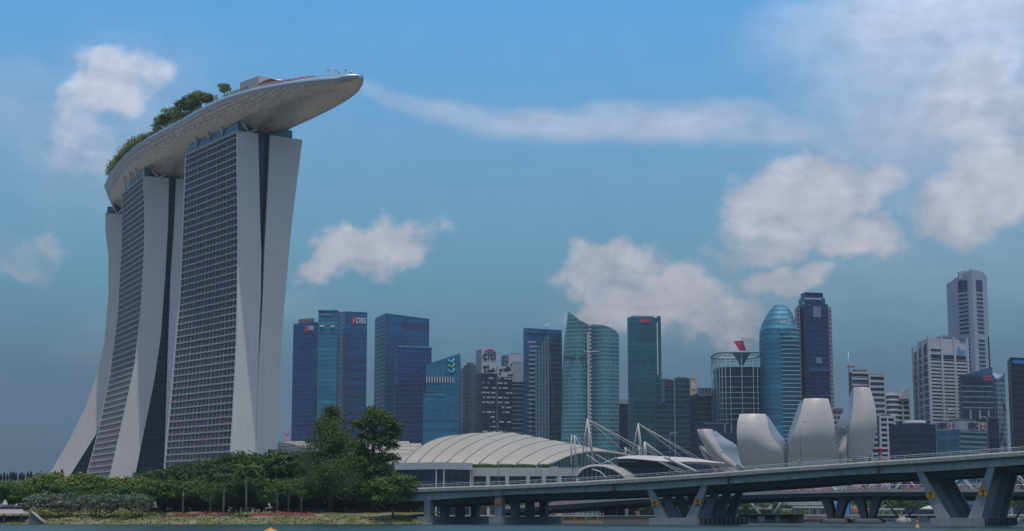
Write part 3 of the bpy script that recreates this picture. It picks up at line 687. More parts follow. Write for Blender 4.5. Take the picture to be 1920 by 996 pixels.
def bands(root, name, a, b, z0, z1, fh, th, mat, proud=.35, depth=.5, k0=0., k1=1., lim=95):
    """one slab band per floor on the wall from corner a to corner b"""
    d = (b-a); n = Vector((d.y, -d.x, 0)).normalized(); z = z0; i = 0
    a2, b2 = a+d*k0, a+d*k1
    while z < z1 and i < lim:
        q = []
        for zz in (z, z+th): q += [a2+n*proud, b2+n*proud, b2-n*depth, a2-n*depth]
        MB().hexa([(p.x, p.y, zz) for p, zz in zip(q, [z]*4+[z+th]*4)]).build(name, mat, root); z += fh; i += 1
def fins(root, name, a, b, z0, z1, ks, w, mat, proud=.7, depth=.4):
    d = (b-a); L = d.length; e = d.normalized(); n = Vector((d.y, -d.x, 0)).normalized()
    for k in ks:
        c = a+d*k; q = [c-e*w/2+n*proud, c+e*w/2+n*proud, c+e*w/2-n*depth, c-e*w/2-n*depth]
        MB().hexa([(p.x, p.y, z0) for p in q]+[(p.x, p.y, z1) for p in q]).build(name, mat, root)
def panel(root, name, a, b, k0, k1, z0, z1, mat, proud=.25, label=None):
    d = b-a; n = Vector((d.y, -d.x, 0)).normalized(); p, q = a+d*k0, a+d*k1; r = [p+n*proud, q+n*proud, q-n*.2, p-n*.2]
    return MB().hexa([(s.x, s.y, z0) for s in r]+[(s.x, s.y, z1) for s in r]).build(name, mat, root, label)
def sign(root, body, a, b, k, z, size, mat, proud=.4, sx=1.0, bold=1.0, name='sign_lettering'):
    d = b-a; n = Vector((d.y, -d.x, 0)).normalized(); c = a+d*k+n*proud; return lettering(name, body, size, mat, root, (c.x, c.y, z), (d.x, d.y), sx, bold)

# 1-3: three blue towers left of the casuarina
D = 1460; pl = quad(548, 592, 596, D, 14, 8); z = Z(604, D)
r = tower('deep blue glass tower closest to the hotel, with a red and white bank sign', pl, z, M['c_deepblue'])
sign(r, 'DBS', pl[0], pl[1], .76, z-5.2, 5.4, M['whitesign'], sx=.72, bold=2); panel(r, 'sign_emblem', pl[0], pl[1], .50, .60, z-8, z-2.6, M['red'], .5)
fins(r, 'mullion', pl[0], pl[1], GZ, z, [.995], .8, M['c_teal'])
D = 1440; pl = quad(595, 631, 635, D, 3, 16); zt = [Z(581, D+3), Z(583.5, D), Z(584.5, D+16), Z(582, D+19)]
r = tower('slim teal glass tower in the middle of the blue group, taller than both neighbours', pl, zt, M['c_teal'])
panel(r, 'parapet', pl[0], pl[1], -.01, 1.01, Z(584, D), Z(583.4, D)+.8, M['c_darkblue'], .5)
for k0, k1, y in ((.10, .33, 611), (.66, .88, 612)): panel(r, 'maintenance_platform', pl[0], pl[1], k0, k1, Z(y+1.5, D), Z(y-1.2, D), M['whitesign'], 1.2)
panel(r, 'sign_plate', pl[0], pl[1], .12, .62, Z(591, D), Z(588.5, D), M['c_aqua'], .4)
D = 1465; pl = quad(633, 645, 687, D, 30, 5); zt = [Z(586, D+30), Z(584, D), Z(586, D+5), Z(587, D+33)]
r = tower('blue glass tower with a large red and white bank sign at its top right', pl, zt, M['c_blue'])
z = Z(601, D); sign(r, 'DBS', pl[1], pl[2], .72, z, 7.2, M['whitesign'], sx=.72, bold=2); panel(r, 'sign_emblem', pl[1], pl[2], .30, .46, z-3.4, z+3.4, M['red'], .5)
panel(r, 'emblem_mark', pl[1], pl[2], .365, .395, z-1.2, z+1.2, M['whitesign'], .7)
bands(r, 'shade_band', pl[1], pl[2], GZ+4, Z(668, D), 7.8, 3.2, M['c_darkblue'], .45, .3, .05, .97)
panel(r, 'recessed_bay', pl[1], pl[2], .02, .18, GZ, Z(625, D), M['c_darkblue'], .3)
fins(r, 'stair_fin', pl[0], pl[1], GZ, Z(615, D), [.75], 2.0, M['c_grey'], 1.0)
# 4: broad blue tower
D = 1480; pl = quad(701.5, 722, 804, D, 35, 14); zt = [Z(597, D+35), Z(587.5, D), Z(598, D+14), Z(604, D+49)]
r = tower('broad blue glass tower with a slanting roofline rising to its left corner', pl, zt, M['c_blue'])
panel(r, 'louvre_zone', pl[1], pl[2], .35, .99, Z(616, D), Z(603, D), M['c_darkblue'], .25)
fins(r, 'corner_fin', pl[1], pl[2], GZ, Z(588, D), [0.0], .8, M['c_teal'], .6)
# 5: lower dark block in front
D = 1440; pl = quad(740, 745, 809, D, 10, 12); z = Z(650, D)
r = tower('slightly leaning blue glass block in front of the broad tower, flat topped', pl, z, M['c_deepblue'], parapet=False)
panel(r, 'roof_edge', pl[1], pl[2], 0, 1, z-.2, z+.9, M['c_aqua'], .4); bands(r, 'shade_band', pl[1], pl[2], Z(700, D), Z(690, D), 5, 1.6, M['c_darkblue'], .3, .2, .05, .5)
# 6: wedge-roofed block with cut-away corner
D = 1400; pl = quad(742, 799, 862, D+3, 8, 3); zt = [Z(722, D+11), Z(683, D), Z(661.5, D), Z(690, D+14)]
r = thing('office_tower', 'wedge roofed glass block whose roof climbs to the right, green and blue emblem at top', 'skyscraper', (pl[1].x, D, GZ))
q = [pl[0], pl[1], pl[1]+Vector((0, 30, 0)), pl[0]+Vector((0, 26, 0))]
MB().prism([(p.x, p.y) for p in q], GZ, [Z(722, D+11), Z(682, D), Z(684, D), Z(722, D+11)]).build('dark_wing', M['c_darkblue'], r)
q = [pl[1]+Vector((.05, -.4, 0)), pl[2], pl[2]+Vector((0, 30, 0)), pl[1]+Vector((.05, 30, 0))]
MB().prism([(p.x, p.y) for p in q], GZ, [Z(683, D), Z(661.5, D), Z(661.5, D), Z(683, D)]).build('bright_wing', M['c_bright'], r)
a, b = q[0], q[1]
panel(r, 'loggia', a, b, -.02, .80, Z(717, D), Z(706, D), M['strip'], .3)
fins(r, 'column', a, b, Z(717, D), Z(706, D), [.02+.078*i for i in range(11)], .9, M['whitesign'], .6)
for k in (.0, .16, .32, .48): panel(r, 'mullion', a, b, k, k+.012, Z(705, D), Z(690-k*20, D), M['c_aqua'], .45)
for dz, mt in ((0, 'cyansign'), (4.4, 'greensign'), (8.8, 'cyansign')):
    c = a+(b-a)*.735; e = (b-a).normalized(); z0 = Z(698, D)+dz; mb = MB()
    mb.tube([(c.x-2.6, c.y-.7, z0+2), (c.x+1.6, c.y-.7, z0), (c.x+2.8, c.y-.7, z0+3.4)], .85, 6); mb.build('sign_emblem', M[mt], r)
q2 = quad(793, 794, 858, D-14, 4, 3); q2[2], q2[3] = q2[2], q2[3]
MB().prism([(p.x, p.y) for p in q2], GZ, [Z(738, D-14), Z(738, D-14), Z(746, D-14), Z(746, D-14)]).build('lower_wing', M['c_bright'], r)
panel(r, 'roof_edge', q2[1], q2[2], .0, .7, Z(741, D-14), Z(739.6, D-14), M['c_aqua'], .5)
# small buildings between
D = 1520
for xl, xc, xr, y, mt, lb in ((861, 864, 872, 696, 'c_grey', 'narrow grey sliver of a building just right of the wedge roofed block'), (866, 868, 880, 690, 'c_banded', 'dark small building with scattered windows left of the white pixelled tower'),
        (871, 880, 893, 683, 'c_greyfin', 'grey ribbed building with a flat top left of the white pixelled tower')):
    pl = quad(xl, xc, xr, D, 8, 6); tower(lb, pl, Z(y, D), M[mt], plant=2); D -= 18
# Citi: white pixelled tower made of three slabs
D = 1450
r = thing('office_tower', 'white tower with pixelled dark and white wall and an arc over its sign', 'skyscraper', (X(925, D), D, GZ))
specs = [(893, 903, 931, 655, 0), (929, 933, 960, 686, 4)]
M['c_pixel'] = curtain('pixel_wall', (.010, .016, .06), (.015, .02, .07), fh=3.9, fl=.15, bw=3, bl=.03, metal=.3, var=.4)
rp = random.Random(5)
for xl, xc, xr, y, dd in specs:
    pl = quad(xl, xc, xr, D+dd, 14, 4); z = Z(y, D); MB().prism([(p.x, p.y) for p in pl], GZ, z).build('tower_slab', M['c_pixel'], r)
    a, b = pl[1], pl[2]; zc = Z(700 if y < 680 else 706, D)
    panel(r, 'white_crown', a, b, -.0, 1.0, zc, z+.05, M['c_white'], .35); panel(r, 'white_crown', pl[0], a, 0, 1, zc, z+.05, M['c_granite'], .35)
    cw = 4.2; L = (b-a).length
    for i in range(9 if y < 680 else 7):                # dark openings punched in the white crown
        k = rp.uniform(.1, .9); w = rp.choice((2, 3, 5))/L; zz = rp.uniform(zc, (Z(690, D) if y < 680 else z-3)); panel(r, 'dark_window', a, b, k-w/2, k+w/2, zz, zz+rp.choice((1.6, 2.6)), M['strip'], .55)
    nfl = int((zc-GZ)/4.3); dv = b-a; nv = Vector((dv.y, -dv.x, 0)).normalized()*.35
    for i in range(nfl):                                # one row of white window panels per floor
        zz = GZ+3+i*4.3; k = rp.uniform(0, .1); mb = MB()
        while k < .93:
            w = rp.choice((.08, .14, .2, .28, .34))
            if rp.random() < .55:
                p0, p1 = a+dv*k+nv, a+dv*min(.99, k+w)+nv; mb.hexa([(p0.x, p0.y, zz), (p1.x, p1.y, zz), (p1.x-nv.x*1.4, p1.y-nv.y*1.4, zz), (p0.x-nv.x*1.4, p0.y-nv.y*1.4, zz), (p0.x, p0.y, zz+1.35), (p1.x, p1.y, zz+1.35), (p1.x-nv.x*1.4, p1.y-nv.y*1.4, zz+1.35), (p0.x-nv.x*1.4, p0.y-nv.y*1.4, zz+1.35)])
            k += w+rp.uniform(.04, .14)
        if mb.f: mb.build('window_row', M['c_white'], r)
pl = quad(893, 903, 931, D, 14, 4); a, b = pl[1], pl[2]
sign(r, 'citi', a, b, .50, Z(667, D), 10.5, M['navyletters'], .7, 1.0, 1.5)
c = a+(b-a)*.53; e = (b-a).normalized(); mb = MB(); mb.tube([c+e*(5.2*math.sin(t))+Vector((0, -.9, Z(663.5, D)+4.6*math.cos(t)-.5)) for t in np.linspace(-1.1, 1.1, 11)], .55, 6); mb.build('sign_arc', M['red'], r)
D = 1480
pl = quad(940, 945, 953, D, 6, 3); tower('small bluish rooftop block right behind the white pixelled tower', pl, Z(667, D), M['c_grey'], plant=1)
pl = quad(951, 954, 984, D+40, 6, 3); tower('plain cream white building top behind the white pixelled tower', pl, Z(664, D+40), M['c_white'], plant=1, mname='walls')
pl = quad(957, 960, 983, D-14, 6, 3); r = tower('grey blue block between the pixelled tower and the tower with a rooftop crane', pl, Z(681, D-14), M['c_banded'], plant=1)
panel(r, 'blank_top', pl[1], pl[2], 0, 1, Z(716, D-14), Z(681, D-14), M['c_granite'], .3)
# 10 blue block with rooftop crane, pair of curved glass blocks in front
D = 1430; pl = quad(981, 983, 1054, D, 10, 6); z = Z(615, D)
r = tower('broad blue tower with white window fringes and a thin crane lying on its roof', pl, [z, z, Z(617.5, D), Z(617.5, D)], M['c_blue'], plant=2)
panel(r, 'recess', pl[1], pl[2], .1, .58, Z(628, D), Z(624, D), M['strip'], .3)
fr = random.Random(3)
for i in range(46):
    zz = GZ+5+i*3.9; k0 = .08+fr.uniform(0, .06)
    if zz < Z(636, D): panel(r, 'white_window', pl[1], pl[2], k0, k0+.22, zz, zz+1.2, M['c_granite'], .35)
mb = MB(); zc = z+2.2; mb.tube([(X(1015, D), D+5, zc), (X(1038, D), D+5, zc+2.0)], .28, 5); mb.tube([(X(1024, D), D+5, z), (X(1024, D), D+5, zc+.8)], .4, 5); mb.build('crane', M['steel'], r)
D = 1395; n = 9; pts = []
xs_ = np.linspace(1004, 1032, n)
r = thing('office_tower', 'dark glass tower with a curved shoulder in front of the tower with the rooftop crane', 'skyscraper', (X(1020, D), D, GZ))
mb = MB(); tops = [Z(662-34*math.sin((x-1004)/28*math.pi/2), D) for x in xs_]
poly = [(X(x, D), D) for x in xs_]+[(X(1032, D), D+28), (X(1004, D), D+28)]
mb.prism(poly, GZ, tops+[tops[-1], tops[0]]); mb.build('curved_wing', M['c_greyfin'], r)
poly = [(X(1031, D-2), D-2), (X(1054, D+4), D+4), (X(1054, D+4), D+30), (X(1031, D), D+28)]
MB().prism(poly, GZ, [Z(626, D), Z(632, D), Z(632, D), Z(626, D)]).build('dark_wing', M['c_darkteal'], r)
mb = MB(); mb.face([(X(1031.3, D-2.3), D-2.3, Z(626, D)), (X(1031.3, D-2.3), D-2.3, Z(690, D)), (X(1037, D-1.2), D-1.2, Z(760, D)), (X(1038.5, D-.9), D-.9, Z(760, D)), (X(1033, D-2.3), D-2.3, Z(690, D)), (X(1032.5, D-2.3), D-2.3, Z(626, D))]); mb.build('light_strip', M['c_teal'], r)
# 11 sail-shaped twin tower
D = 1340
r = thing('office_tower', 'pale aqua residential tower shaped like a sail with a sharp pointed peak at left', 'skyscraper', (X(1105, D), D, GZ))
def sail(xa, xb, leftpx, toppx, mat, name, dd=0, n=14, back=30):
    """curved slab; columns of the wall between the traced left edge and xb, top edge traced"""
    zr = [GZ]+[Z(y, D) for y in range(830, 560, -18)]
    mb = MB(); m = 16; ups = []
    cols = []
    for j in range(m+1):
        k = j/m; col = []; xt = leftpx[-1][0]*(1-k)+xb*k; zt = Z(np.interp(xt, [t[0] for t in toppx], [t[1] for t in toppx]), D)
        for i in range(n+1):
            z = GZ+(zt-GZ)*i/n; ypx = 962-(z-EYE)/D*F_PX*1.0
            xl = np.interp(ypx, [t[1] for t in leftpx[::-1]], [t[0] for t in leftpx[::-1]]); x = xl*(1-k)+xb*k
            yy = D+dd+7*math.cos(math.pi*(k-.5))*-1; col.append(Vector((X(x, D, z), yy, z)))
        cols.append(col)
    rows = [[cols[j][i] for j in range(m+1)] for i in range(n+1)]
    uv = [((p.x), p.z) for rw in rows for p in rw]; mb.grid(rows, False, False, uv)
    bk = [[p+Vector((0, back, 0)) for p in rw] for rw in rows]; mb.grid(bk, False, True, uv)
    for jj, fl in ((0, True), (m, False)):
        mb.grid([[rows[i][jj], bk[i][jj]] for i in range(n+1)], False, fl, [(y_, rows[i][jj].z) for i in range(n+1) for y_ in (0, back)])
    mb.grid([rows[n], bk[n]], False, False, [(0, 0)]*(2*(m+1)))
    return mb.build(name, mat, r)
sail(1056, 1106, [(1051, 958), (1053, 840), (1056, 700), (1060, 640), (1066, 584)], [(1066, 584), (1075, 592), (1087, 602), (1098, 607), (1106, 610)], M['c_aqua'], 'sail_wing')
sail(1108, 1161, [(1109, 958), (1108.5, 700), (1108, 608)], [(1108, 608), (1130, 611), (1150, 618), (1161, 627)], M['c_aqua'], 'long_wing', dd=1)
mb = MB(); mb.box((X(1103.5, D), D-5.5, (GZ+Z(624, D))/2), (2.6, 2, Z(624, D)-GZ)); mb.build('lift_shaft', M['c_white'], r)
for i in range(46): zz = GZ+12+i*3.15; MB().box((X(1105.8, D), D-5.8, zz), (2.4, 2.4, 1.1)).build('balcony', M['c_white'], r)
mb = MB(); mb.box((X(1108, D), D-9, Z(661, D)), (13, .5, .5)); mb.build('hoist_beam', M['whitesign'], r)
panel(r, 'sky_garden', Vector((X(1056, D), D-6, 0)), Vector((X(1100, D), D-6, 0)), 0.02, .9, Z(673.5, D), Z(671, D), M['strip'], .9)
# 12 dark gap building, 13 teal tower
D = 1420; pl = quad(1158, 1160, 1180, D, 8, 4); r = tower('short dark block between the sail shaped tower and the tall teal tower', pl, Z(752, D), M['c_navy'], plant=1.5)
panel(r, 'roof_edge', pl[1], pl[2], -.05, 1, Z(757, D), Z(750, D), M['c_granite'], .6)
D = 1360; pl = quad(1177, 1179, 1233, D, 8, 3); z = Z(594.5, D)
r = tower('tall flat topped teal tower with a small red sign and a white vertical line', pl, z, M['c_green'], plant=.5)
q = quad(1232.6, 1233, 1240.5, D+2, 20, 2); MB().prism([(p.x, p.y) for p in q], GZ, Z(592, D)).build('side_wing', M['c_green'], r)
fins(r, 'white_fin', pl[1], pl[2], Z(702, D), Z(605, D), [1.0], .9, M['whitesign'], 1.0)
panel(r, 'sign_plate', pl[1], pl[2], .38, .75, Z(604, D), Z(598.5, D), M['red'], .4); panel(r, 'roof_edge', pl[1], pl[2], .1, .9, z-.3, z+1.2, M['c_aqua'], -.4)
# 14 dark pair
D = 1300; pl = quad(1229, 1231, 1263, D, 8, 3)
r = tower('dark green glass block with a narrow red line near its roof', pl, Z(712, D), M['c_darkteal'], plant=1); panel(r, 'sign_strip', pl[1], pl[2], .45, .85, Z(724, D), Z(716, D), M['c_maroon'], .4)
fins(r, 'light_pipe', pl[1], pl[2], Z(755, D), Z(714, D), [.34], 3.0, M['c_teal'], .6); fins(r, 'white_fin', pl[1], pl[2], GZ, Z(708, D), [1.0], .7, M['c_aqua'], 1.2)
pl = quad(1263.5, 1265, 1293, D+4, 8, 3); tower('dark banded block right of the thin white vertical line', pl, Z(708, D), M['c_darkteal'], plant=1)
D = 1390; pl = quad(1290, 1293, 1307, D, 6, 3); r = tower('small beige building peeking between two dark glass blocks', pl, Z(711, D), M['c_beige'], plant=1, mname='walls'); panel(r, 'wall_sign', pl[1], pl[2], .2, .7, Z(729, D), Z(718, D), M['whitesign'], .4)
D = 1330; pl = quad(1293, 1307, 1340, D, 10, 3); r = tower('dark green block with a green roof storey right of the beige building', pl, Z(740, D), M['c_darkteal'], plant=1)
q = quad(1306, 1309, 1336, D+6, 8, 3); MB().prism([(p.x, p.y) for p in q], Z(742, D), Z(726, D)).build('roof_storey', M['c_greyfin'], r); bands(r, 'roof_slab', pl[1], pl[2], Z(742, D), Z(738, D), 9, .8, M['c_aqua'])
D = 1310; pl = quad(1339, 1340.5, 1347, D+30, 2, 2); tower('thin pale grey slit of a building left of the lattice tower', pl, Z(760, D), M['c_aqua'], plant=.5)
# low dark buildings at the foot behind the museum
D = 1240; pl = quad(1306, 1308, 1384, D, 6, 3, 45); r = tower('low dark hall with slim white rods just behind the leftmost museum petal', pl, Z(795, D), M['c_navy'], plant=1)
fins(r, 'white_fin', pl[1], pl[2], Z(812, D), Z(795, D), [.68, .84], .8, M['c_aqua'], 1.2)
# 17 lattice tower with red and white fan
D = 1280
r = thing('office_tower', 'round cornered tower wrapped in a white lattice, red and white fan sign on top', 'skyscraper', (X(1390, D), D, GZ))
def roundplan(xa, xb, D, depth, n=14, e=.5):
    cx = (X(xa, D)+X(xb, D))/2; w = (X(xb, D)-X(xa, D))/2; return [(cx-w*math.copysign(abs(math.cos(t))**e, math.cos(t)), D+depth/2-depth/2*math.copysign(abs(math.sin(t))**e, math.sin(t))) for t in np.linspace(0, 2*math.pi, 2*n, endpoint=False)]
MB().prism(roundplan(1347, 1434, D, 50), GZ, Z(688, D)).build('glass_core', M['c_navy'], r)
rp1 = roundplan(1345, 1436, D-2, 54); zt = Z(661, D); zl = []
z = GZ+6
while z < zt: zl.append(z); z += 4.2 if z < Z(735, D) else 8.4
for z in zl: MB().tube([(p[0], p[1], z) for p in rp1]+[(rp1[0][0], rp1[0][1], z)], .2, 4, False).build('lattice_ring', M['c_aqua'], r)
MB().tube([(p[0], p[1], zt) for p in rp1]+[(rp1[0][0], rp1[0][1], zt)], .9, 6, False).build('crown_ring', M['c_aqua'], r)
for i, p in enumerate(rp1): MB().tube([(p[0], p[1], GZ), (p[0], p[1], zt)], .24, 4).build('lattice_post', M['c_aqua'], r)
cx = X(1396, D); mb = MB(); mb.lathe((cx, D+16, Z(683, D)), [(1.5, 0), (3, 4), (7, 9.6), (9.6, 10.6), (9.2, 11.0), (6, 10)], 24); mb.build('crown_funnel', M['c_aqua'], r)
for (xa, ya, xb, yb, xc, yc, xd, yd, mt, nm, dy) in ((1377, 640, 1393, 638.5, 1399, 657.5, 1388, 657.5, 'red', 'red_fan', 0), (1391.5, 633, 1418, 636.5, 1405, 657.5, 1399.5, 657.5, 'whitesign', 'white_fan', -1.5)):
    mb = MB(); f = []
    for y_ in (D+10+dy, D+12+dy): f += [Vector((X(px, D+10), y_, Z(py, D+10))) for px, py in ((xa, ya), (xb, yb), (xc, yc), (xd, yd))]
    mb.idx(f, [(3,2,1,0),(4,5,6,7),(0,1,5,4),(1,2,6,5),(2,3,7,6),(3,0,4,7)]); mb.build(nm, M[mt], r)
# 18 rounded aqua tower
D = 1260
r = thing('office_tower', 'tall teal tower with a rounded bullet shaped top and pale balcony rings', 'skyscraper', (X(1470, D), D, GZ))
prof = [(958, 1437, 1507), (700, 1435, 1505), (640, 1435, 1505), (615, 1436, 1503), (598, 1441, 1499), (584, 1449, 1495), (574, 1456, 1490), (567, 1462, 1482)]
mb = MB(); rows = []; uv = []
for y, xa, xb in prof:
    z = GZ if y == 958 else Z(y, D); pl = roundplan(xa, xb, D, 44*(xb-xa)/70, 14, .62); rows.append([(a, b+22-22*(xb-xa)/70, z) for a, b in pl]+[(pl[0][0], pl[0][1]+22-22*(xb-xa)/70, z)])
    acc = 0
    for k in range(len(rows[-1])): uv.append((k*5.0, z))
mb.grid(rows, False, False, uv); mb.face(rows[-1][:-1], [(0, 0)]*(len(rows[-1])-1)); mb.build('glass_walls', M['c_teal'], r)
for i in range(44):
    z = GZ+14+i*3.3
    if z > Z(610, D): break
    pl = roundplan(1456, 1506, D-1.2, 40, 14, .62); MB().tube([(a, b, z) for a, b in pl]+[(pl[0][0], pl[0][1], z)], .42, 4, False).build('balcony_ring', M['c_aqua'], r)
a, b = Vector((X(1458, D), D-1, 0)), Vector((X(1490, D), D-1, 0)); sign(r, 'ANZ', a, b, .5, Z(604.5, D), 4.6, M['whitesign'], 1.6, .9, 2)
sail_ = [(1450, 1456)]; 
# 19 stepped dark blue tower
D = 1330
r = thing('office_tower', 'dark blue tower with a stepped crown and a pinkish granite right edge', 'skyscraper', (X(1528, D), D, GZ))
pl = quad(1497, 1512, 1556, D, 20, 6); MB().prism([(p.x, p.y) for p in pl], GZ, Z(569, D)).build('shaft', M['c_darkblue'], r)
q = quad(1556.2, 1557, 1562, D+8, 18, 4); MB().prism([(p.x, p.y) for p in q], GZ, Z(573, D)).build('granite_wing', M['c_pink'], r)
q = quad(1493, 1496.5, 1503, D+10, 12, -4); MB().prism([(p.x, p.y) for p in q], GZ, Z(574, D)).build('granite_wing', M['c_pink'], r)
q = quad(1501, 1512, 1551, D+3, 14, 5); MB().prism([(p.x, p.y) for p in q], Z(569, D), Z(557, D)).build('crown_step', M['c_blue'], r)
q = quad(1505, 1513, 1547, D+5, 12, 5); MB().prism([(p.x, p.y) for p in q], Z(557, D), Z(546.5, D)).build('crown_step', M['c_darkblue'], r)
panel(r, 'crown_band', pl[1], pl[2], .05, .75, Z(560.5, D), Z(558.5, D), M['whitesign'], -2.2); panel(r, 'light_panel', pl[1], pl[2], .35, .68, Z(594, D), Z(574, D), M['c_grey'], .3)
panel(r, 'light_panel', pl[1], pl[2], .42, .68, Z(681, D), Z(670, D), M['c_grey'], .3); panel(r, 'balcony_step', pl[1], pl[2], .12, 1, Z(696, D), Z(690, D), M['c_blue'], .8)
panel(r, 'corner_light', pl[0], pl[1], .75, .98, Z(571, D), Z(566, D), M['c_beige'], .5)
D = 1180; pl = quad(1556, 1558, 1581, D, 6, 3); r = tower('small low pinkish building glimpsed between two museum petals', pl, Z(768, D), M['c_pink'], plant=1, mname='walls'); panel(r, 'roof_edge', pl[1], pl[2], -.1, 1.1, Z(766, D), Z(764, D), M['c_granite'], .8)
# 21 striped building group with antenna
D = 1240; pl = quad(1590, 1596, 1632, D, 12, 4)
r = tower('striped white and blue stepped building with a red and white aerial mast', pl, Z(697, D), M['c_banded'], plant=2)
bands(r, 'floor_band', pl[1], pl[2], Z(700, D)-60, Z(700, D), 4.6, 1.5, M['c_white'], .4)
q = quad(1626, 1628, 1657, D-8, 6, 3); MB().prism([(p.x, p.y) for p in q], GZ, Z(703, D)).build('right_wing', M['c_banded'], r); bands(r, 'floor_band', q[1], q[2], GZ+40, Z(706, D), 4.2, 1.6, M['c_white'], .4)
fins(r, 'corner_pier', q[1], q[2], GZ, Z(703, D), [.02, .98], 1.0, M['c_white'], .7)
xm = X(1594, D); mb = MB(); mb.tube([(xm, D+6, Z(700, D)), (xm, D+6, Z(659, D))], [.5, .15], 6); mb.tube([(xm-1.5, D+6, Z(668, D)), (xm+1.5, D+6, Z(668, D))], .2, 5); mb.build('aerial', M['steel'], r)
MB().box((xm+1.5, D+6, Z(686.5, D)), (6, 3, 1.0)).build('red_ring', M['red'], r)
D = 1180; pl = quad(1640, 1645, 1672, D, 8, 3); r = tower('pale terraced block with rows of open balconies right of the tallest museum petal', pl, Z(780, D), M['strip'], plant=1, mname='walls')
bands(r, 'floor_band', pl[1], pl[2], GZ+2, Z(779, D), 3.7, 1.5, M['c_white'], .8); fins(r, 'pier', pl[1], pl[2], GZ, Z(779, D), [0, .5, 1], 1.0, M['c_white'], 1.0)
D = 1260; pl = quad(1659, 1664, 1702, D, 8, 3); r = tower('pale building with a round bay and a triangular roof fin behind the terraced block', pl, Z(748, D), M['strip'], plant=2, mname='walls')
bands(r, 'floor_band', pl[1], pl[2], GZ+20, Z(746, D), 3.9, 1.6, M['c_white'], .8, .5, .35, 1); fins(r, 'pier', pl[1], pl[2], GZ, Z(746, D), [.35, .65, 1], 1.0, M['c_white'], 1.0)
zc = Z(736, D); MB().lathe((X(1668, D), D+4, GZ), [(7, 0), (7, zc-GZ)], 20).build('round_bay', M['c_grey'], r)
for i in range(14): MB().lathe((X(1668, D), D+4, zc-3-i*3.9), [(7.4, 0), (7.4, 1.2)], 20).build('round_band', M['c_white'], r)
mb = MB(); mb.hexa([(X(1683, D), D, Z(748, D)), (X(1702, D), D, Z(748, D)), (X(1702, D), D+3, Z(748, D)), (X(1683, D), D+3, Z(748, D)), (X(1690, D), D, Z(733, D)), (X(1702, D), D, Z(724, D)), (X(1702, D), D+3, Z(724, D)), (X(1690, D), D+3, Z(733, D))]); mb.build('roof_fin', M['c_white'], r)
# 22 white striped tower
D = 1200; pl = quad(1713, 1741, 1813, D, 45, 16); z = Z(641, D)
r = tower('white striped tower with horizontal bands on its right face and a blue emblem', pl, [Z(652, D), z, Z(641, D), Z(652, D)], M['strip'], plant=0, mname='walls')
a, b = pl[1], pl[2]
panel(r, 'white_crown', a, b, 0, 1, Z(666, D), z+.1, M['c_white'], .5); panel(r, 'dark_opening', a, b, .05, .95, Z(672, D), Z(664, D), M['strip'], .55); panel(r, 'dark_opening', a, b, .05, .30, Z(658, D), Z(654, D), M['strip'], .7)
bands(r, 'floor_band', a, b, GZ+6, Z(672, D), 2.62, 1.45, M['c_white'], .5); fins(r, 'rib', a, b, GZ, Z(630, D), [.0, .33, .66, 1.0], 1.7, M['c_white'], 1.1)
for k in (-.12, .12): panel(r, 'emblem', a, b, .80+k*.4, .86+k*.4, Z(658, D), Z(648, D)-(2 if k > 0 else 0), M['bluesign'], .8)
panel(r, 'emblem', a, b, .74, .94, Z(660, D), Z(655, D), M['bluesign'], .85)
a, b = pl[0], pl[1]; fins(r, 'rib', a, b, GZ, Z(640, D), [.02, .33, .66], 3.2, M['c_granite'], 1.1); bands(r, 'floor_band', a, b, GZ+6, Z(656, D), 5.2, 1.3, M['c_granite'], .4)
q = quad(1722, 1742, 1800, D+12, 30, 10); MB().prism([(p.x, p.y) for p in q], Z(650, D), Z(631, D)).build('upper_storeys', M['c_white'], r)
q = quad(1755, 1770, 1812, D+18, 16, 8); MB().prism([(p.x, p.y) for p in q], Z(650, D), Z(624, D)).build('upper_storeys', M['c_grey'], r)
# 23 the tallest grey tower
D = 1290
r = thing('office_tower', 'tallest grey granite tower on the right, chamfered corners and columns of slot windows', 'skyscraper', (X(1818, D), D, GZ))
P = [Vector((X(px, D+dy, 172), D+dy, 0)) for px, dy in ((1787, 22), (1792, 16), (1818, 2), (1824, 0), (1846, 8), (1852, 14))]; zt = [Z(520, D), Z(517, D), Z(507, D), Z(505, D), Z(508, D), Z(514, D)]
bk = [Vector((P[5].x, D+38, 0)), Vector((P[0].x, D+40, 0))]; mb = MB(); mb.prism([(p.x, p.y) for p in P+bk], GZ, zt+[Z(514, D), Z(520, D)]); mb.build('granite_walls', M['c_granite'], r)
for (a, b, k0, k1) in ((P[1], P[2], .22, .88), (P[3], P[4], .32, .86)):
    for i in range(60):
        z = Z(545, D)-i*3.35
        if Z(626, D) > z > Z(634, D) or z < GZ+50: continue
        panel(r, 'slot_window', a, b, k0, k1, z, z+1.25, M['strip'], .3)
    panel(r, 'dark_opening', a, b, k0, k1, Z(541, D), Z(524, D), M['c_darkblue'], .3)
mb = MB()
for px, yy in ((1808, 511), (1816, 508.5), (1829, 506), (1840, 508)): mb.box((X(px, D, 172), D+9, Z(yy, D)-1.5), (3.0, 3, 6.0))
mb.tube([(X(1818, D, 172), D+9, Z(507, D)), (X(1829, D, 172), D+9, Z(503, D))], .4, 5); mb.build('roof_crane', M['c_granite'], r)
pl = quad(1789, 1791, 1815, D+24, 5, 3); tower('grey annex rising behind the white striped tower at the foot of the tallest tower', pl, Z(623, D+24), M['c_grey'], plant=.5)
pl = quad(1850, 1852, 1857, D+10, 3, 2); tower('thin black sliver of a tower right beside the tallest grey tower', pl, Z(629, D), M['c_navy'], plant=.5)
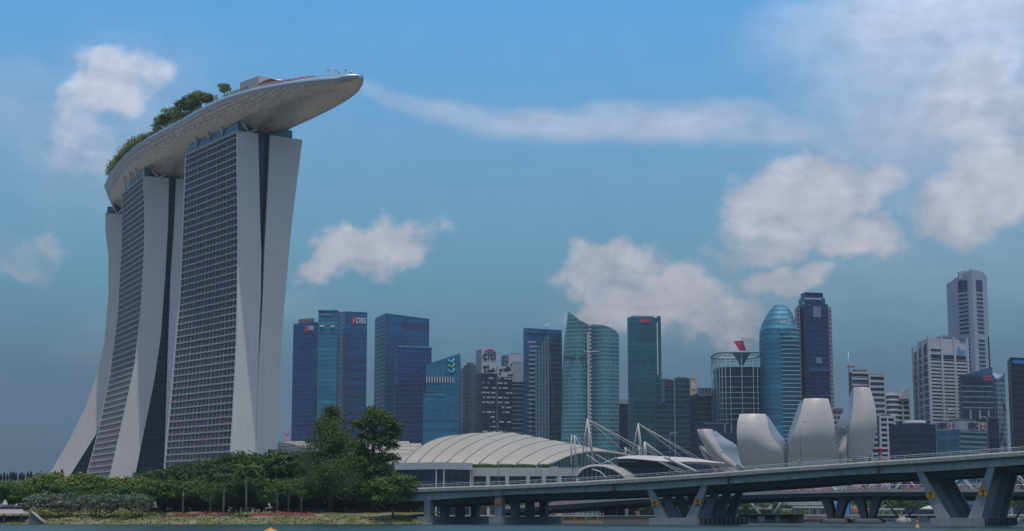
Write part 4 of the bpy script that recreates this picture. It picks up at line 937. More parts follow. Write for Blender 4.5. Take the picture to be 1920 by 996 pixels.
# 24 dark block with sign crown
D = 1180; pl = quad(1795, 1801, 1859, D, 8, 4)
r = tower('dark blue block with a glazed sign crown in front of the tallest grey tower', pl, Z(716, D), M['c_banded'], plant=0)
a, b = pl[1], pl[2]; MB().hexa([(a.x, a.y-.3, Z(716, D)), (b.x, b.y-.3, Z(716, D)), (b.x, b.y+8, Z(716, D)), (a.x, a.y+8, Z(716, D)), (a.x, a.y-.3, Z(704, D)), (b.x, b.y-.3, Z(687, D)), (b.x, b.y+8, Z(687, D)), (a.x, a.y+8, Z(704, D))]).build('sign_crown', M['c_teal'], r)
sign(r, 'STRAITS', a, b, .30, Z(706.2, D), 3.6, M['navyletters'], .8, 1.25, 3); sign(r, 'TRADING', a, b, .32, Z(711.4, D), 3.2, M['navyletters'], .8, 1.25, 3)
for y in (705.5, 711): panel(r, 'red_sign', a, b, .70, .94, Z(y+1.6, D), Z(y-1.4, D), M['red'], .7)
panel(r, 'dark_storey', a, b, 0, 1, Z(785, D), Z(770, D), M['strip'], .4); fins(r, 'white_fin', a, b, Z(786, D), Z(769, D), [.22, .52, .80], 1.0, M['c_granite'], 1.0)
# 25 folded grey tower
D = 1210
r = thing('office_tower', 'grey faceted glass tower with a slanted gable top and diagonal folds', 'skyscraper', (X(1868, D), D, GZ))
pts = [(1852, 0), (1866, -6), (1882, 0), (1882, 26), (1852, 26)]; MB().prism([(X(a, D+b), D+b) for a, b in pts], GZ, [Z(694, D), Z(712, D), Z(703, D), Z(700, D), Z(690, D)]).build('folded_walls', M['c_grey'], r)
for (a0, y0, a1, y1) in ((1860, 716, 1880, 770), (1882, 700, 1862, 722), (1864, 830, 1880, 772), (1868, 800, 1878, 850)):
    MB().tube([(X(a0, D), D-6.5+abs(a0-1866)*.35, Z(y0, D)), (X(a1, D), D-6.5+abs(a1-1866)*.35, Z(y1, D))], .45, 5).build('diagonal_brace', M['c_navy'], r)
# 26 low sign building, 28 dark block with white drum
D = 1090; pl = quad(1756, 1801, 1850, D, 20, 18, 45); z = Z(790, D)
r = tower('low green banded building with two dark sign panels and red hexagon emblems', pl, z, M['c_teal'], plant=2, name='bank_building', cat='building')
for a, b, k in ((pl[0], pl[1], .33), (pl[1], pl[2], .48)):
    panel(r, 'sign_panel', a, b, 0, 1, Z(806, D), z+.2, M['c_granite'], .5); sign(r, 'HSBC', a, b, k, Z(797.5, D), 5.2, M['navyletters'], .8, .85, 3)
    e = (b-a).normalized(); nn_ = Vector((e.y, -e.x, 0)); c = a+(b-a)*(k+.37)+nn_*.9; zc = Z(797.5, D); w, h = 2.9, 1.9
    def hx(pts, nm, mt):
        mb = MB(); f = [c+e*x+Vector((0, 0, zc+y)) for x, y in pts]; g = [p-nn_*.3 for p in f]; n_ = len(f); mb.idx(f+g, [tuple(range(n_)), tuple(range(2*n_-1, n_-1, -1))]); mb.build(nm, mt, r)
    hx([(-w, 0), (-w*.5, -h), (0, 0), (-w*.5, h)], 'emblem_part', M['red']); hx([(0, 0), (w*.5, -h), (w, 0), (w*.5, h)], 'emblem_part', M['red'])
    hx([(0, 0), (w*.5, h), (-w*.5, h)], 'emblem_part', M['whitesign']); hx([(0, 0), (-w*.5, -h), (w*.5, -h)], 'emblem_part', M['whitesign'])
bands(r, 'floor_band', pl[1], pl[2], GZ+3, Z(809, D), 3.4, 1.5, M['c_aqua'], .5)
fins(r, 'edge_pier', pl[0], pl[1], GZ, z, [.01], 1.3, M['c_granite'], .8)
D = 1070; pl = quad(1668, 1714, 1756, D, 8, 6, 45); r = tower('low navy glass block topped by a round white drum, behind the bridge railing', pl, Z(795, D), M['c_navy'], plant=0, name='office_block', cat='building')
MB().lathe((X(1726, D, 60), D+14, Z(795, D)), [(6.9, 0), (6.9, 2.6)], 28).build('roof_drum', M['c_white'], r)
D = 1130; pl = quad(1842, 1845, 1866, D, 6, 3); tower('narrow dark building between the sign building and the folded grey tower', pl, Z(784, D), M['c_navy'], plant=1)
D = 1050; pl = quad(1886, 1892, 2010, D, 14, 20); z = Z(670, D)
r = tower('dark purple tower cut by the right edge of the view with small blue letters', pl, [Z(674, D), z, z, z], M['c_maroon'], plant=1)
sign(r, 'rabobank', pl[1], pl[2], .15, Z(677.5, D), 3.6, M['bluesign'], .5, .95, 2)
# small red tower crane far away at the left
D = 1700; cr_ = thing('tower_crane', 'tiny red construction crane far away just right of the nearest hotel tower', 'crane', (X(539, D), D, GZ))
mb = MB(); mb.tube([(X(541, D), D, GZ), (X(541, D), D, Z(818, D))], .8, 4); mb.build('mast', M['red'], cr_); mb = MB(); mb.tube([(X(541, D), D, Z(818, D)), (X(534, D), D, Z(808, D))], .5, 4); mb.tube([(X(541, D), D, Z(818, D)), (X(543, D), D, Z(804, D))], .3, 4); mb.build('jib', M['red'], cr_)
X = _X0
# ------------------------------------------------------------------ lotus-shaped museum
M['petal'] = worn('museum_white_skin', (.38, .365, .355), .5, amt=.14, scale=.06, streak=.12, panel=(5.0, 2.6), pcol=.93)
M['petalsteel'] = worn('blasted_steel', (.34, .36, .40), .42, .55, amt=.15, scale=.1)
D = 716.0
mus = thing('museum', 'white museum of curved upright petals opening like a lotus behind the bridge', 'museum', (X(1480, D+25), D+25, GZ))
def smooth_rows(R, n=4):
    """Catmull-Rom through the traced levels"""
    A = np.array(R, float); o = []
    for i in range(len(A)-1):
        a, b, c, d = A[max(i-1, 0)], A[i], A[i+1], A[min(i+2, len(A)-1)]
        for k in range(n):
            q = k/n; o.append(.5*((2*b)+(c-a)*q+(2*a-5*b+4*c-d)*q*q+(3*b-a-3*c+d)*q**3))
    o.append(A[-1]); return o
def petal(lv, d0, thick, bulge=4.5, lean=0.0, name='petal'):
    """lv: (y, back-left x, front-left x, front-right x, back-right x) from top to foot"""
    R = smooth_rows(lv, 5); n = len(R); fr, ls, rs, bk = [], [], [], []
    for i, (y, bl, fl, fr_, br) in enumerate(R):
        t = i/(n-1); Yf = d0-bulge*math.sin(math.pi*min(1, t*1.15+.05))+lean*(1-t); Yb = Yf+thick*(.45+.55*math.sin(math.pi/2*min(1, t*1.3)))
        zf = max(GZ-.5, Z(y, Yf)); row = []
        for k in range(9):
            q = k/8; row.append(Vector((X(fl+(fr_-fl)*q, Yf, zf), Yf-2.6*math.sin(math.pi*q), zf)))
        fr.append(row); Lb = Vector((X(bl, Yb, zf), Yb, zf)); Rb = Vector((X(br, Yb, zf), Yb, zf))
        ls.append([Lb, (Lb+row[0])/2+Vector((.5, .5, 0)), row[0]]); rs.append([row[-1], (row[-1]+Rb)/2+Vector((-.5, .5, 0)), Rb]); bk.append([Rb, Lb])
    mb = MB(); uvf = [(k*2.6, r[0].z) for r in fr for k in range(9)]
    mb.grid(fr, True, True, uvf); front = mb; mb = MB(); mb.grid(ls, True, True, [(k*4, r[0].z) for r in ls for k in range(3)]); mb.grid(rs, True, True, [(k*4, r[0].z) for r in rs for k in range(3)]); mb.grid(bk, True, True, [(k*9, r[0].z) for r in bk for k in range(2)])
    o = front.build(name, M['petal'], mus); mb.build('steel_side', M['petalsteel'], o)
    mb = MB(); mb.face([p-Vector((0, 0, .02)) for p in fr[0]]+[bk[0][0], bk[0][1]]); mb.build('skylight', M['railglass'], o)
    return o
petal([(805, 1312, 1306.5, 1336, 1342), (818, 1318, 1311, 1339, 1359), (832, 1325, 1318, 1347, 1381), (850, 1335, 1327, 1358, 1386), (868, 1350, 1340, 1379, 1391), (885, 1362, 1352, 1396, 1400), (955, 1375, 1370, 1402, 1404)], D+6, 26, 2.5)
petal([(836, 1311, 1309, 1316, 1322), (855, 1322, 1318, 1330, 1336), (872, 1334, 1330, 1344, 1350), (890, 1346, 1342, 1356, 1362), (955, 1362, 1360, 1372, 1378)], D+26, 14, 1)
petal([(776.5, 1392, 1387, 1436, 1439), (790, 1389, 1383, 1439, 1449), (808, 1388, 1381.5, 1443, 1461), (826, 1389, 1382, 1452, 1473), (845, 1392, 1384, 1468, 1474), (865, 1396, 1390, 1471, 1474), (885, 1402, 1396, 1472, 1474), (955, 1408, 1404, 1473, 1474)], D-2, 26)
petal([(747.5, 1500, 1507.5, 1553, 1550), (765, 1494, 1503, 1558, 1555), (790, 1485, 1496, 1564, 1560), (812, 1477.5, 1488, 1566, 1562), (828, 1475.5, 1481.5, 1567.5, 1563), (850, 1475.3, 1477.5, 1571, 1566), (870, 1475.2, 1476.5, 1573, 1568), (955, 1475.5, 1476, 1574, 1569)], D-3, 26)
petal([(726.5, 1597, 1600, 1630, 1627), (745, 1591, 1600, 1637, 1632), (765, 1582, 1599, 1641.5, 1636), (785, 1572, 1596, 1643.5, 1638), (800, 1567, 1593, 1643.5, 1638), (818, 1568, 1591, 1641.5, 1636), (840, 1573, 1590.5, 1637, 1631), (862, 1578, 1591, 1628, 1622), (885, 1582, 1592, 1620, 1614), (955, 1586, 1594, 1606, 1602)], D+2, 24)
petal([(806, 1586, 1589, 1594, 1596), (820, 1578, 1584, 1594, 1596), (838, 1570, 1575, 1594, 1596), (850, 1568, 1571, 1594, 1596), (870, 1570, 1572, 1594, 1596), (955, 1572, 1574, 1594, 1596)], D+4, 10, 1, name='folded_skin')
MB().lathe((X(1478, D+30), D+30, GZ), [(30, 0), (32, 8), (26, 16), (10, 18)], 32).build('core_hall', M['petal'], mus)
for px, y in ((1345, 821), (1506, 790), (1582, 801)):
    pass

# ------------------------------------------------------------------ convention halls with shell roofs
M['shell'] = worn('shell_roof_white', (.25, .245, .22), .6, amt=.18, scale=.04, streak=.12)
M['shelledge'] = worn('shell_roof_edge', (.15, .145, .13), .7, amt=.2)
M['hallglass'] = curtain('hall_glass', (.03, .09, .10), (.25, .28, .27), fh=12, fl=.05, bw=1.7, bl=.16, metal=.2, var=.5)
M['fasciagrey'] = worn('podium_fascia', (.34, .34, .38), .6, amt=.2, streak=.15)
M['podglass'] = curtain('podium_glass', (.02, .025, .045), (.07, .08, .10), fh=5, fl=.05, bw=3.2, bl=.04, rough=.1, metal=.3, var=.5)
def shell(label, ribs, Df, Db, group=None, pts=14, name='convention_hall'):
    """ribs: traced lines (foot x, foot y, mid x, mid y, crown x, crown y); one roof strip between each two"""
    P = [Vector((X(r[0], Df), Df, 0)) for r in ribs]; root = thing(name, label, 'hall', (sum(p.x for p in P)/len(P), Df+20, GZ))
    def line(r, dz=0.0):
        a, b, c = Vector((r[0], r[1])), Vector((r[2], r[3])), Vector((r[4], r[5])); o = []
        for k in range(pts):
            t = k/(pts-1); q = (a*(1-t)*(1-2*t)+b*4*t*(1-t)+c*t*(2*t-1)); Y = Df+(Db-Df)*(t**1.5); p = at_y(q.x, q.y, Y); p.z += dz; o.append(p)
        return o
    for i in range(len(ribs)-1):
        A_ = line(ribs[i]); B_ = line(ribs[i+1], -.55); mb = MB()
        B_ = [p for p in B_]; C_ = [(a*.5+b*.5)+Vector((0, 0, .12)) for a, b in zip(A_, B_)]
        mb.grid([A_, C_, B_], True); mb.grid([[p-Vector((0, 0, .5)) for p in r] for r in (A_, C_, B_)], True, True)
        mb.grid([A_, [p-Vector((0, 0, .5)) for p in A_]], True, True)
        strip = mb.build('roof_strip', M['shell'], root)
        MB().tube([p+Vector((0, -.05, .05)) for p in A_], .2, 5).build('strip_edge', M['shelledge'], strip)
        # back slope down to the ground so that the hall is closed
        c = A_[-1]; d = B_[-1]
        mb = MB(); mb.face([c, d, d+Vector((4, 26, -d.z*.55)), c+Vector((4, 26, -c.z*.55))]); mb.face([c+Vector((4, 26, -c.z*.55)), d+Vector((4, 26, -d.z*.55)), Vector((d.x+4, d.y+34, GZ)), Vector((c.x+4, c.y+34, GZ))]); mb.build('back_slope', M['shell'], root)
    return root
sx = [758, 783, 808, 836, 866, 898, 932, 968, 1008, 1046]
cxs = [864, 893, 925, 960, 985, 1012, 1042, 1078, 1118, 1182]; cys = [816, 812, 810, 811, 815, 820, 826, 832.5, 840, 854]
ribs = []
for i, (a, b, c) in enumerate(zip(sx, cxs, cys)):
    fy = 868+.2*i; mx = a*.5+b*.5-7+i*1.0; my = fy*.5+c*.5-13+i*.3; ribs.append((a, fy, mx, my, b, c))
ribs.insert(0, (735, 868, 776, 845, 838, 823)); ribs.insert(0, (715, 868, 745, 855, 800, 836))
hall = shell('huge white shell roofed hall in the middle, its curved ribs sweeping up to the right', ribs, 800, 872)
# end arch: glazed gable facing the bridge
Dg = 797; mb = MB(); n = 24; arc = []
for k in range(n+1):
    t = k/n; x = 1030+150*t; y = 872-25*math.sin(math.pi*min(1, t*.78+.04))**.8-(6 if t > .9 else 0)*0; arc.append((x, y))
arc = [(1030, 872), (1045, 864.5), (1062, 857), (1080, 851.5), (1098, 848), (1120, 847), (1142, 848.5), (1165, 852), (1185, 856.5), (1195, 860)]
top = [at_y(x, y, Dg+ (x-1030)*.12) for x, y in arc]
mb.grid([[p for p in top], [Vector((p.x, p.y, GZ)) for p in top]], False, False, [(p.x, p.z) for p in top]+[(p.x, GZ) for p in top]); mb.build('gable_glass', M['hallglass'], hall)
MB().tube([p+Vector((0, -.6, .1)) for p in top], .75, 6).build('gable_arch', M['shell'], hall)
mb = MB(); rows = [[p+Vector((0, -.4, -.2)) for p in top], [p+Vector((0, 2.5, -3.2)) for p in top]]; mb.grid(rows, True); mb.build('arch_soffit', M['fasciagrey'], hall)
# the second and third halls behind the big trees
def stepped(label, x0, x1, ytop, ybot, Df, nst, slope, peak):
    root = thing('convention_hall', label, 'hall', ((X(x0, Df)+X(x1, Df))/2, Df+20, GZ))
    for i in range(nst):
        y0 = ytop+(ybot-ytop)*i/nst; y1 = ytop+(ybot-ytop)*(i+1)/nst; Y0 = Df+44-40*i/nst; Y1 = Df+44-40*(i+1)/nst
        def rowof(y, Y, xe, dz=0):
            return [at_y(x, y+slope*((x-peak)/100)**2, Y)+Vector((0, 0, dz)) for x in np.linspace(x0, xe, 15)]
        xe = x1(i) if callable(x1) else x1
        A_, B_ = rowof(y0, Y0, xe, .55), rowof(y1, Y1, xe, -.1); mb = MB(); mb.grid([A_, [(a+b)/2+Vector((0, 0, .25)) for a, b in zip(A_, B_)], B_], True, True); mb.grid([B_, [p-Vector((0, 0, .8)) for p in B_]], True, True)
        s_ = mb.build('roof_strip', M['shell'], root); MB().tube([p+Vector((0, 0, .1)) for p in A_], .3, 5).build('strip_edge', M['shelledge'], s_)
        if i == 0: MB().grid([A_, [Vector((p.x, p.y+30, GZ)) for p in A_]], True).build('back_slope', M['shell'], root)
    return root
X2 = X
root = stepped('white stepped shell roof partly hidden behind the tall trees, left of the huge shell roof', 640, 800, 826, 866, 830, 7, 9, 690) if False else None
def stepped2(label, x0, xs1, ys, ybot, Df, peak, slope):
    root = thing('convention_hall', label, 'hall', (X((x0+xs1[0])/2, Df), Df+20, GZ)); n = len(xs1)
    for i in range(n):
        ya = ys[i]; yb = ys[i+1] if i+1 < n else ybot; Ya = Df+44-44*i/n; Yb = Df+44-44*(i+1)/n; xs = np.linspace(x0, xs1[i], 15)
        f = lambda y, Y, dz: [at_y(x, y+slope*max(0, (peak-x)/100)**2, Y)+Vector((0, 0, dz)) for x in xs]
        A_, B_ = f(ya, Ya, .25), f(yb, Yb, -.05); mb = MB(); mb.grid([A_, [(a+b)/2+Vector((0, 0, .2)) for a, b in zip(A_, B_)], B_], True, True); mb.grid([B_, [p-Vector((0, 0, .35)) for p in B_]], True, True)
        s_ = mb.build('roof_strip', M['shell'], root); MB().tube([p+Vector((0, -.1, .1)) for p in A_], .09, 5).build('strip_edge', M['shelledge'], s_)
        mb = MB(); mb.face([A_[-1], B_[-1], Vector((B_[-1].x, B_[-1].y, GZ)), Vector((A_[-1].x, A_[-1].y, GZ))]); mb.build('end_wall', M['shelledge'], root)
        if i == 0: MB().grid([A_, [Vector((p.x, p.y+30, GZ)) for p in A_]], True).build('back_slope', M['shell'], root)
stepped2('white stepped shell roof behind the tall trees, left of the huge shell roof', 600, [747, 767, 790, 800, 808, 814, 818], [825.5, 828.5, 832.5, 838, 845, 852, 859], 868, 812, 700, 12)
stepped2('low white shell roof showing just right of the foot of the nearest hotel tower', 515, [572, 590, 604, 615, 624, 630], [828.5, 832, 837, 843, 850, 857], 866, 806, 560, 18)

# glass sided podium box and low white gallery in front of the halls
D = 640; zt = Z(865, D); zb = Z(880, D)
r = thing('glass_pavilion', 'dark glass sided box with a pale flat roof between the tall trees and the bridge', 'building', (X(815, D), D+12, GZ))
q = [(X(742, D+8), D+8), (X(829, D), D), (X(882, D+10), D+10), (X(882, D+34), D+34), (X(742, D+34), D+34)]
MB().prism(q, GZ, zb, True).build('glass_walls', M['podglass'], r)
c = Vector((sum(p[0] for p in q)/5, sum(p[1] for p in q)/5)); qo = [tuple(Vector(p)+(Vector(p)-c).normalized()*.9) for p in q]
MB().prism(qo, zb, zt-.4).build('roof_slab', M['fasciagrey'], r)
for a, b, ks in (((q[0][0], q[0][1]), q[1], (.87,)), (q[1], q[2], (.05, 1.0))):
    for k in ks: x = a[0]+(b[0]-a[0])*k; y = a[1]+(b[1]-a[1])*k-.35; MB().box((x, y, (GZ+zb)/2), (.55, .4, zb-GZ)).build('mullion', M['steel'], r)
D = 655
r = thing('gallery_building', 'long low white gallery with a colonnade and a clipped hedge on its roof', 'building', (X(985, D), D+10, GZ))
xa, xb = X(878, D), X(1090, D); MB().box(((xa+xb)/2, D+12, GZ+(Z(893, D)-GZ)/2), (xb-xa-1, 18, Z(893, D)-GZ)).build('glass_walls', M['podglass'], r)
MB().box(((xa+xb)/2, D+11, (Z(893, D)+Z(877, D))/2), (xb-xa, 22, Z(877, D)-Z(893, D))).build('roof_beam', M['white'], r)
for px in (884, 915, 951, 990, 1020, 1048, 1086): MB().box((X(px, D), D+.6, (GZ+Z(893, D))/2), (1.5 if px != 1048 else 2.2, 1.2, Z(893, D)-GZ)).build('column', M['white'], r)
for x0, x1 in ((1006, 1010), (1033, 1047)): MB().box((X((x0+x1)/2, D), D-.3, Z(884, D)), (X(x1, D)-X(x0, D), .6, Z(875, D)-Z(893, D))).build('recess', M['fasciagrey'], r)
# small arched shell and its glazing
D = 630
r = thing('arched_shelter', 'small white arched shell with glazed open end, just above the bridge railing', 'shelter', (X(1140, D), D+8, GZ))
arc = [(1082, 898), (1084, 888), (1092, 879.5), (1104, 875), (1118, 873.5), (1134, 875), (1150, 880), (1166, 890), (1174, 898)]
f = [at_y(x, y, D) for x, y in arc]; b = [at_y(x+36, y-1.0, D+26) for x, y in arc]; f = [Vector((f[0].x, D, GZ))]+f+[Vector((f[-1].x, D, GZ))]; b = [Vector((b[0].x, D+26, GZ))]+b+[Vector((b[-1].x, D+26, GZ))]
mb = MB(); mb.grid([f, [(p+q)/2+Vector((0, 0, .5)) for p, q in zip(f, b)], b], True, True); mb.build('shell', M['shell'], r)
MB().tube([p+Vector((0, -.3, 0)) for p in f], .55, 6).build('shell_rim', M['white'], r)
mb = MB(); g = [p+Vector((0, 2.0, -.3)) for p in f]; cen = Vector((X(1128, D), D+2, GZ))
for p, q in zip(g, g[1:]): mb.face([cen, q, p], [(cen.x, cen.z), (q.x, q.z), (p.x, p.z)])
mb.build('glazing', M['hallglass'], r)
MB().tube([at_y(1110, 880, D-.5), at_y(1124, 884, D-.5), at_y(1134, 893, D-.5), at_y(1138, 899, D-.5)], .3, 5).build('rib', M['white'], r)

# long white wing canopy with a dark glass hall below
D = 645
r = thing('wing_canopy', 'long slender white canopy tapering to a point toward the museum, over a dark glass hall', 'canopy', (X(1240, D), D+10, GZ))
up = [(1157, 858), (1175, 855), (1200, 853.5), (1230, 855), (1260, 856.5), (1290, 858), (1315, 861), (1338, 865), (1358, 868)]
lo = [(1157, 860), (1180, 859.5), (1205, 861.5), (1235, 864.5), (1262, 866), (1290, 865.5), (1315, 866), (1338, 867.5), (1358, 868.6)]
A_ = [at_y(x, y, D+6) for x, y in up]; B_ = [at_y(x, y, D-4) for x, y in lo]; C_ = [Vector((p.x, p.y+22, p.z-.6)) for p in A_]; G_ = [Vector((p.x, p.y+14, p.z-.5)) for p in B_]
mb = MB(); mb.grid([B_, [(a+b)/2+Vector((0, -.4, .2)) for a, b in zip(A_, B_)], A_, C_], True); mb.grid([B_, G_, C_], True, True); mb.build('canopy_shell', M['white'], r)
q = [(X(1160, D), D+3), (X(1272, D), D+3), (X(1272, D), D+24), (X(1160, D), D+24)]; MB().prism(q, GZ, Z(866, D), True).build('glass_hall', M['podglass'], r)
# masts with stay cables
def mast(label, foot, top, stays, Dm, rad=.55, group=None):
    f = at_y(foot[0], foot[1], Dm); t = at_y(top[0], top[1], Dm); f = Vector((f.x, f.y, max(GZ, f.z))); root = thing('stay_mast', label, 'mast', (f.x, f.y, f.z))
    mb = MB(); mb.tube([f, (f+t)/2, t], [rad*.75, rad, rad*.5], 10); mb.build('mast', M['white'], root)
    for (x, y, dy, rr_) in stays: MB().tube([t, at_y(x, y, Dm+dy)], rr_, 5).build('stay_cable', M['white'], root)
    return root
mast('tallest leaning white mast with stays fanning right to the wing canopy', (1113, 870), (1101, 785), [(1176, 853, 4, .11), (1200, 846, 10, .11), (1196, 838, 16, .11), (1230, 855, -4, .11), (1090, 872, 2, .22), (1098, 872, 9, .11)], 648)
mast('leaning white mast right of the tallest, stays reaching down toward the museum', (1203, 856), (1196.5, 794), [(1280, 858, 3, .11), (1302, 859, 8, .11), (1312, 860, -3, .11), (1184, 854, 3, .2), (1188, 852, 9, .11)], 650)
mast('short upright white mast left of the tallest mast, before the shell roof gable', (1081, 876), (1077, 817), [(1104, 836, 4, .14), (1112, 872, -2, .14), (1072, 829, 4, .25)], 652, .42)
mast('short twin white mast standing in front of the ribbed shell roof', (1071, 870), (1072, 816), [(1068, 832, 3, .2), (1092, 836, 8, .14)], 662, .4)
mast('stubby thick white mast between the two leaning masts', (1210, 856), (1208.5, 829), [(1232, 854, 4, .14), (1246, 857, 2, .3), (1226, 856, 6, .14)], 655, .8)
mast('stubby white mast hidden partly behind the second leaning mast', (1200, 856), (1198, 836), [(1190, 852, 4, .14)], 662, .55)
mast('very small white mast peeking over the gable of the shell roof', (1174, 856), (1172, 839), [(1188, 852, 3, .18), (1182, 852, 6, .14)], 668, .4)
for i, (a, b, c, d, w) in enumerate(((1246, 857, 1305, 884, .55), (1240, 866, 1286, 885, .11), (1235, 866, 1276, 886, .16))):
    P1, P2 = at_y(a, b, 640), at_y(c, d, 632); single('raking_prop', MB().tube([P1, P2], w, 8), M['white'], ['thick white raking prop under the wing canopy, running down right to the bridge railing', 'thin upper rod beside the thick raking prop under the wing canopy', 'lowest thin rod left of the thick raking prop'][i], 'prop')
for i, (a, b, c, d) in enumerate(((1117, 852, 1160, 876), (1100, 852, 1134, 876), (1156, 858, 1123, 872))):
    single('cross_rod', MB().tube([at_y(a, b, 640), at_y(c, d, 636)], .16, 6), M['white'], ['white rod sloping right in front of the gable, starting beside the tallest mast', 'white rod sloping right in front of the gable, the one nearer the short masts', 'white rod rising right to the tip of the wing canopy'][i], 'rod')
# ------------------------------------------------------------------ road bridge over the channel
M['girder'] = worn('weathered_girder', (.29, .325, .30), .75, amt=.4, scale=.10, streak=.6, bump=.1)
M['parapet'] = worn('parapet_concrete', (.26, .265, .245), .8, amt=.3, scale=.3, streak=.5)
M['soffit'] = worn('shaded_bridge_soffit', (.06, .065, .07), .9, amt=.3)  # darker than the girder: shade under the deck put into its colour
M['pier'] = worn('pier_concrete', (.215, .245, .255), .8, amt=.35, scale=.12, streak=.4, bump=.1)
BO = Vector((103.5, 382, 0)); BD = Vector((math.cos(math.radians(-29)), math.sin(math.radians(-29)), 0)); BN = Vector((-BD.y, BD.x, 0))   # BN points away from the camera
BW = 34.0
def bridge_t(px):      # distance along the front face at photo column px
    k = (px-CX)/F_PX*math.cos(PITCH); return (k*BO.y-BO.x+ (0)) / (BD.x-k*BD.y) if True else 0
def bz(px, y): t = bridge_t(px); P = BO+BD*t; return Z(y, P.y)
cols = [742, 760, 785, 870, 960, 1085, 1210, 1335, 1460, 1550, 1640, 1720, 1800, 1860, 1920, 2050, 2200]
ytop = [916, 915.3, 914.5, 911.5, 908.5, 902.5, 895, 886.5, 877, 871, 864.5, 859.5, 854, 849.5, 845.5, 836, 826]
ybot = [941, 940, 939, 933, 927, 923, 918, 909, 900.5, 893, 888, 885, 880, 875.5, 871, 861, 850]
ts = [bridge_t(c) for c in cols]; zt_ = [bz(c, y) for c, y in zip(cols, ytop)]; zb_ = [bz(c, y) for c, y in zip(cols, ybot)]
def bt(t): return float(np.interp(t, ts, zt_))
def bb(t): return float(np.interp(t, ts, zb_))
def BP(t, n, z): p = BO+BD*t+BN*n; return Vector((p.x, p.y, z))
road = thing('road_bridge', 'long grey concrete road bridge on big V shaped piers rising to the right', 'bridge', tuple(BO+BN*17))
T_ = np.linspace(ts[0], ts[-1], 120)
mb = MB()
rows = [[BP(t, 1.0, bt(t)-1.25), BP(t, .98, (bt(t)+bb(t))/2), BP(t, .95, bb(t)), BP(t, 3.4, bb(t)-.05), BP(t, 30, bb(t)-.05), BP(t, BW-1.5, bb(t)), BP(t, BW, bt(t)-1.2), BP(t, BW, bt(t)-.9), BP(t, .9, bt(t)-.9), BP(t, 1.0, bt(t)-1.25)] for t in T_]
mb.grid(rows, False, True); mb.build('girder', M['girder'], road)
for n0, n1 in ((3.6, 12.5), (21, 30)):
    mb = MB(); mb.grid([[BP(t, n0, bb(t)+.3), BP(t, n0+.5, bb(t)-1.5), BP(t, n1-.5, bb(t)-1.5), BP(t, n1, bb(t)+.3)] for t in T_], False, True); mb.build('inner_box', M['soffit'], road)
mb = MB(); rows = [[BP(t, .0, bt(t)-1.3), BP(t, -.25, bt(t)-1.15), BP(t, -.25, bt(t)-.35), BP(t, 0, bt(t)), BP(t, .4, bt(t)), BP(t, .5, bt(t)-1.0), BP(t, 1.1, bt(t)-1.3), BP(t, 0, bt(t)-1.3)] for t in T_]; mb.grid(rows, False, True); mb.build('parapet', M['parapet'], road)
mb = MB(); rows = [[BP(t, BW-.4, bt(t)-1.0), BP(t, BW-.4, bt(t)), BP(t, BW, bt(t)), BP(t, BW, bt(t)-1.0)] for t in T_]; mb.grid(rows, False, True); mb.build('parapet', M['parapet'], road)
M['asphalt'] = worn('asphalt', (.05, .05, .052), .9, amt=.3); mb = MB(); mb.grid([[BP(t, .5, bt(t)-.88), BP(t, BW-.5, bt(t)-.88)] for t in T_], False); mb.build('roadway', M['asphalt'], road)
mb = MB(); mb.tube([BP(t, .2, bt(t)+.85) for t in T_], .07, 5, False); mb.tube([BP(t, .2, bt(t)+.45) for t in T_], .045, 4, False)
for t in np.arange(ts[0], ts[-1], 2.2): mb.tube([BP(t, .2, bt(t)-.02), BP(t, .2, bt(t)+.87)], .06, 4)
mb.build('railing', M['steel'], road)
for px in (868, 1025, 1095, 1245 if False else 1153, 1310, 1400, 1502, 1576, 1690 if False else 1610):      # stiffener ribs on the girder face
    t = bridge_t(px); MB().hexa([tuple(p) for p in (BP(t-.14, .6, bb(t)+.1), BP(t+.14, .6, bb(t)+.1), BP(t+.14, 1.9, bb(t)+.1), BP(t-.14, 1.9, bb(t)+.1), BP(t-.14, .55, bt(t)-1.4), BP(t+.14, .55, bt(t)-1.4), BP(t+.14, 1.3, bt(t)-1.4), BP(t-.14, 1.3, bt(t)-1.4))]).build('stiffener', M['girder'], road)
for px in (1151, 1366, 1650): t = bridge_t(px); MB().box(tuple(BP(t, .5, (bt(t)+bb(t))/2-.5)), (.12, 1.6, bt(t)-bb(t)), math.atan2(BD.y, BD.x)).build('expansion_joint', M['dark'], road)
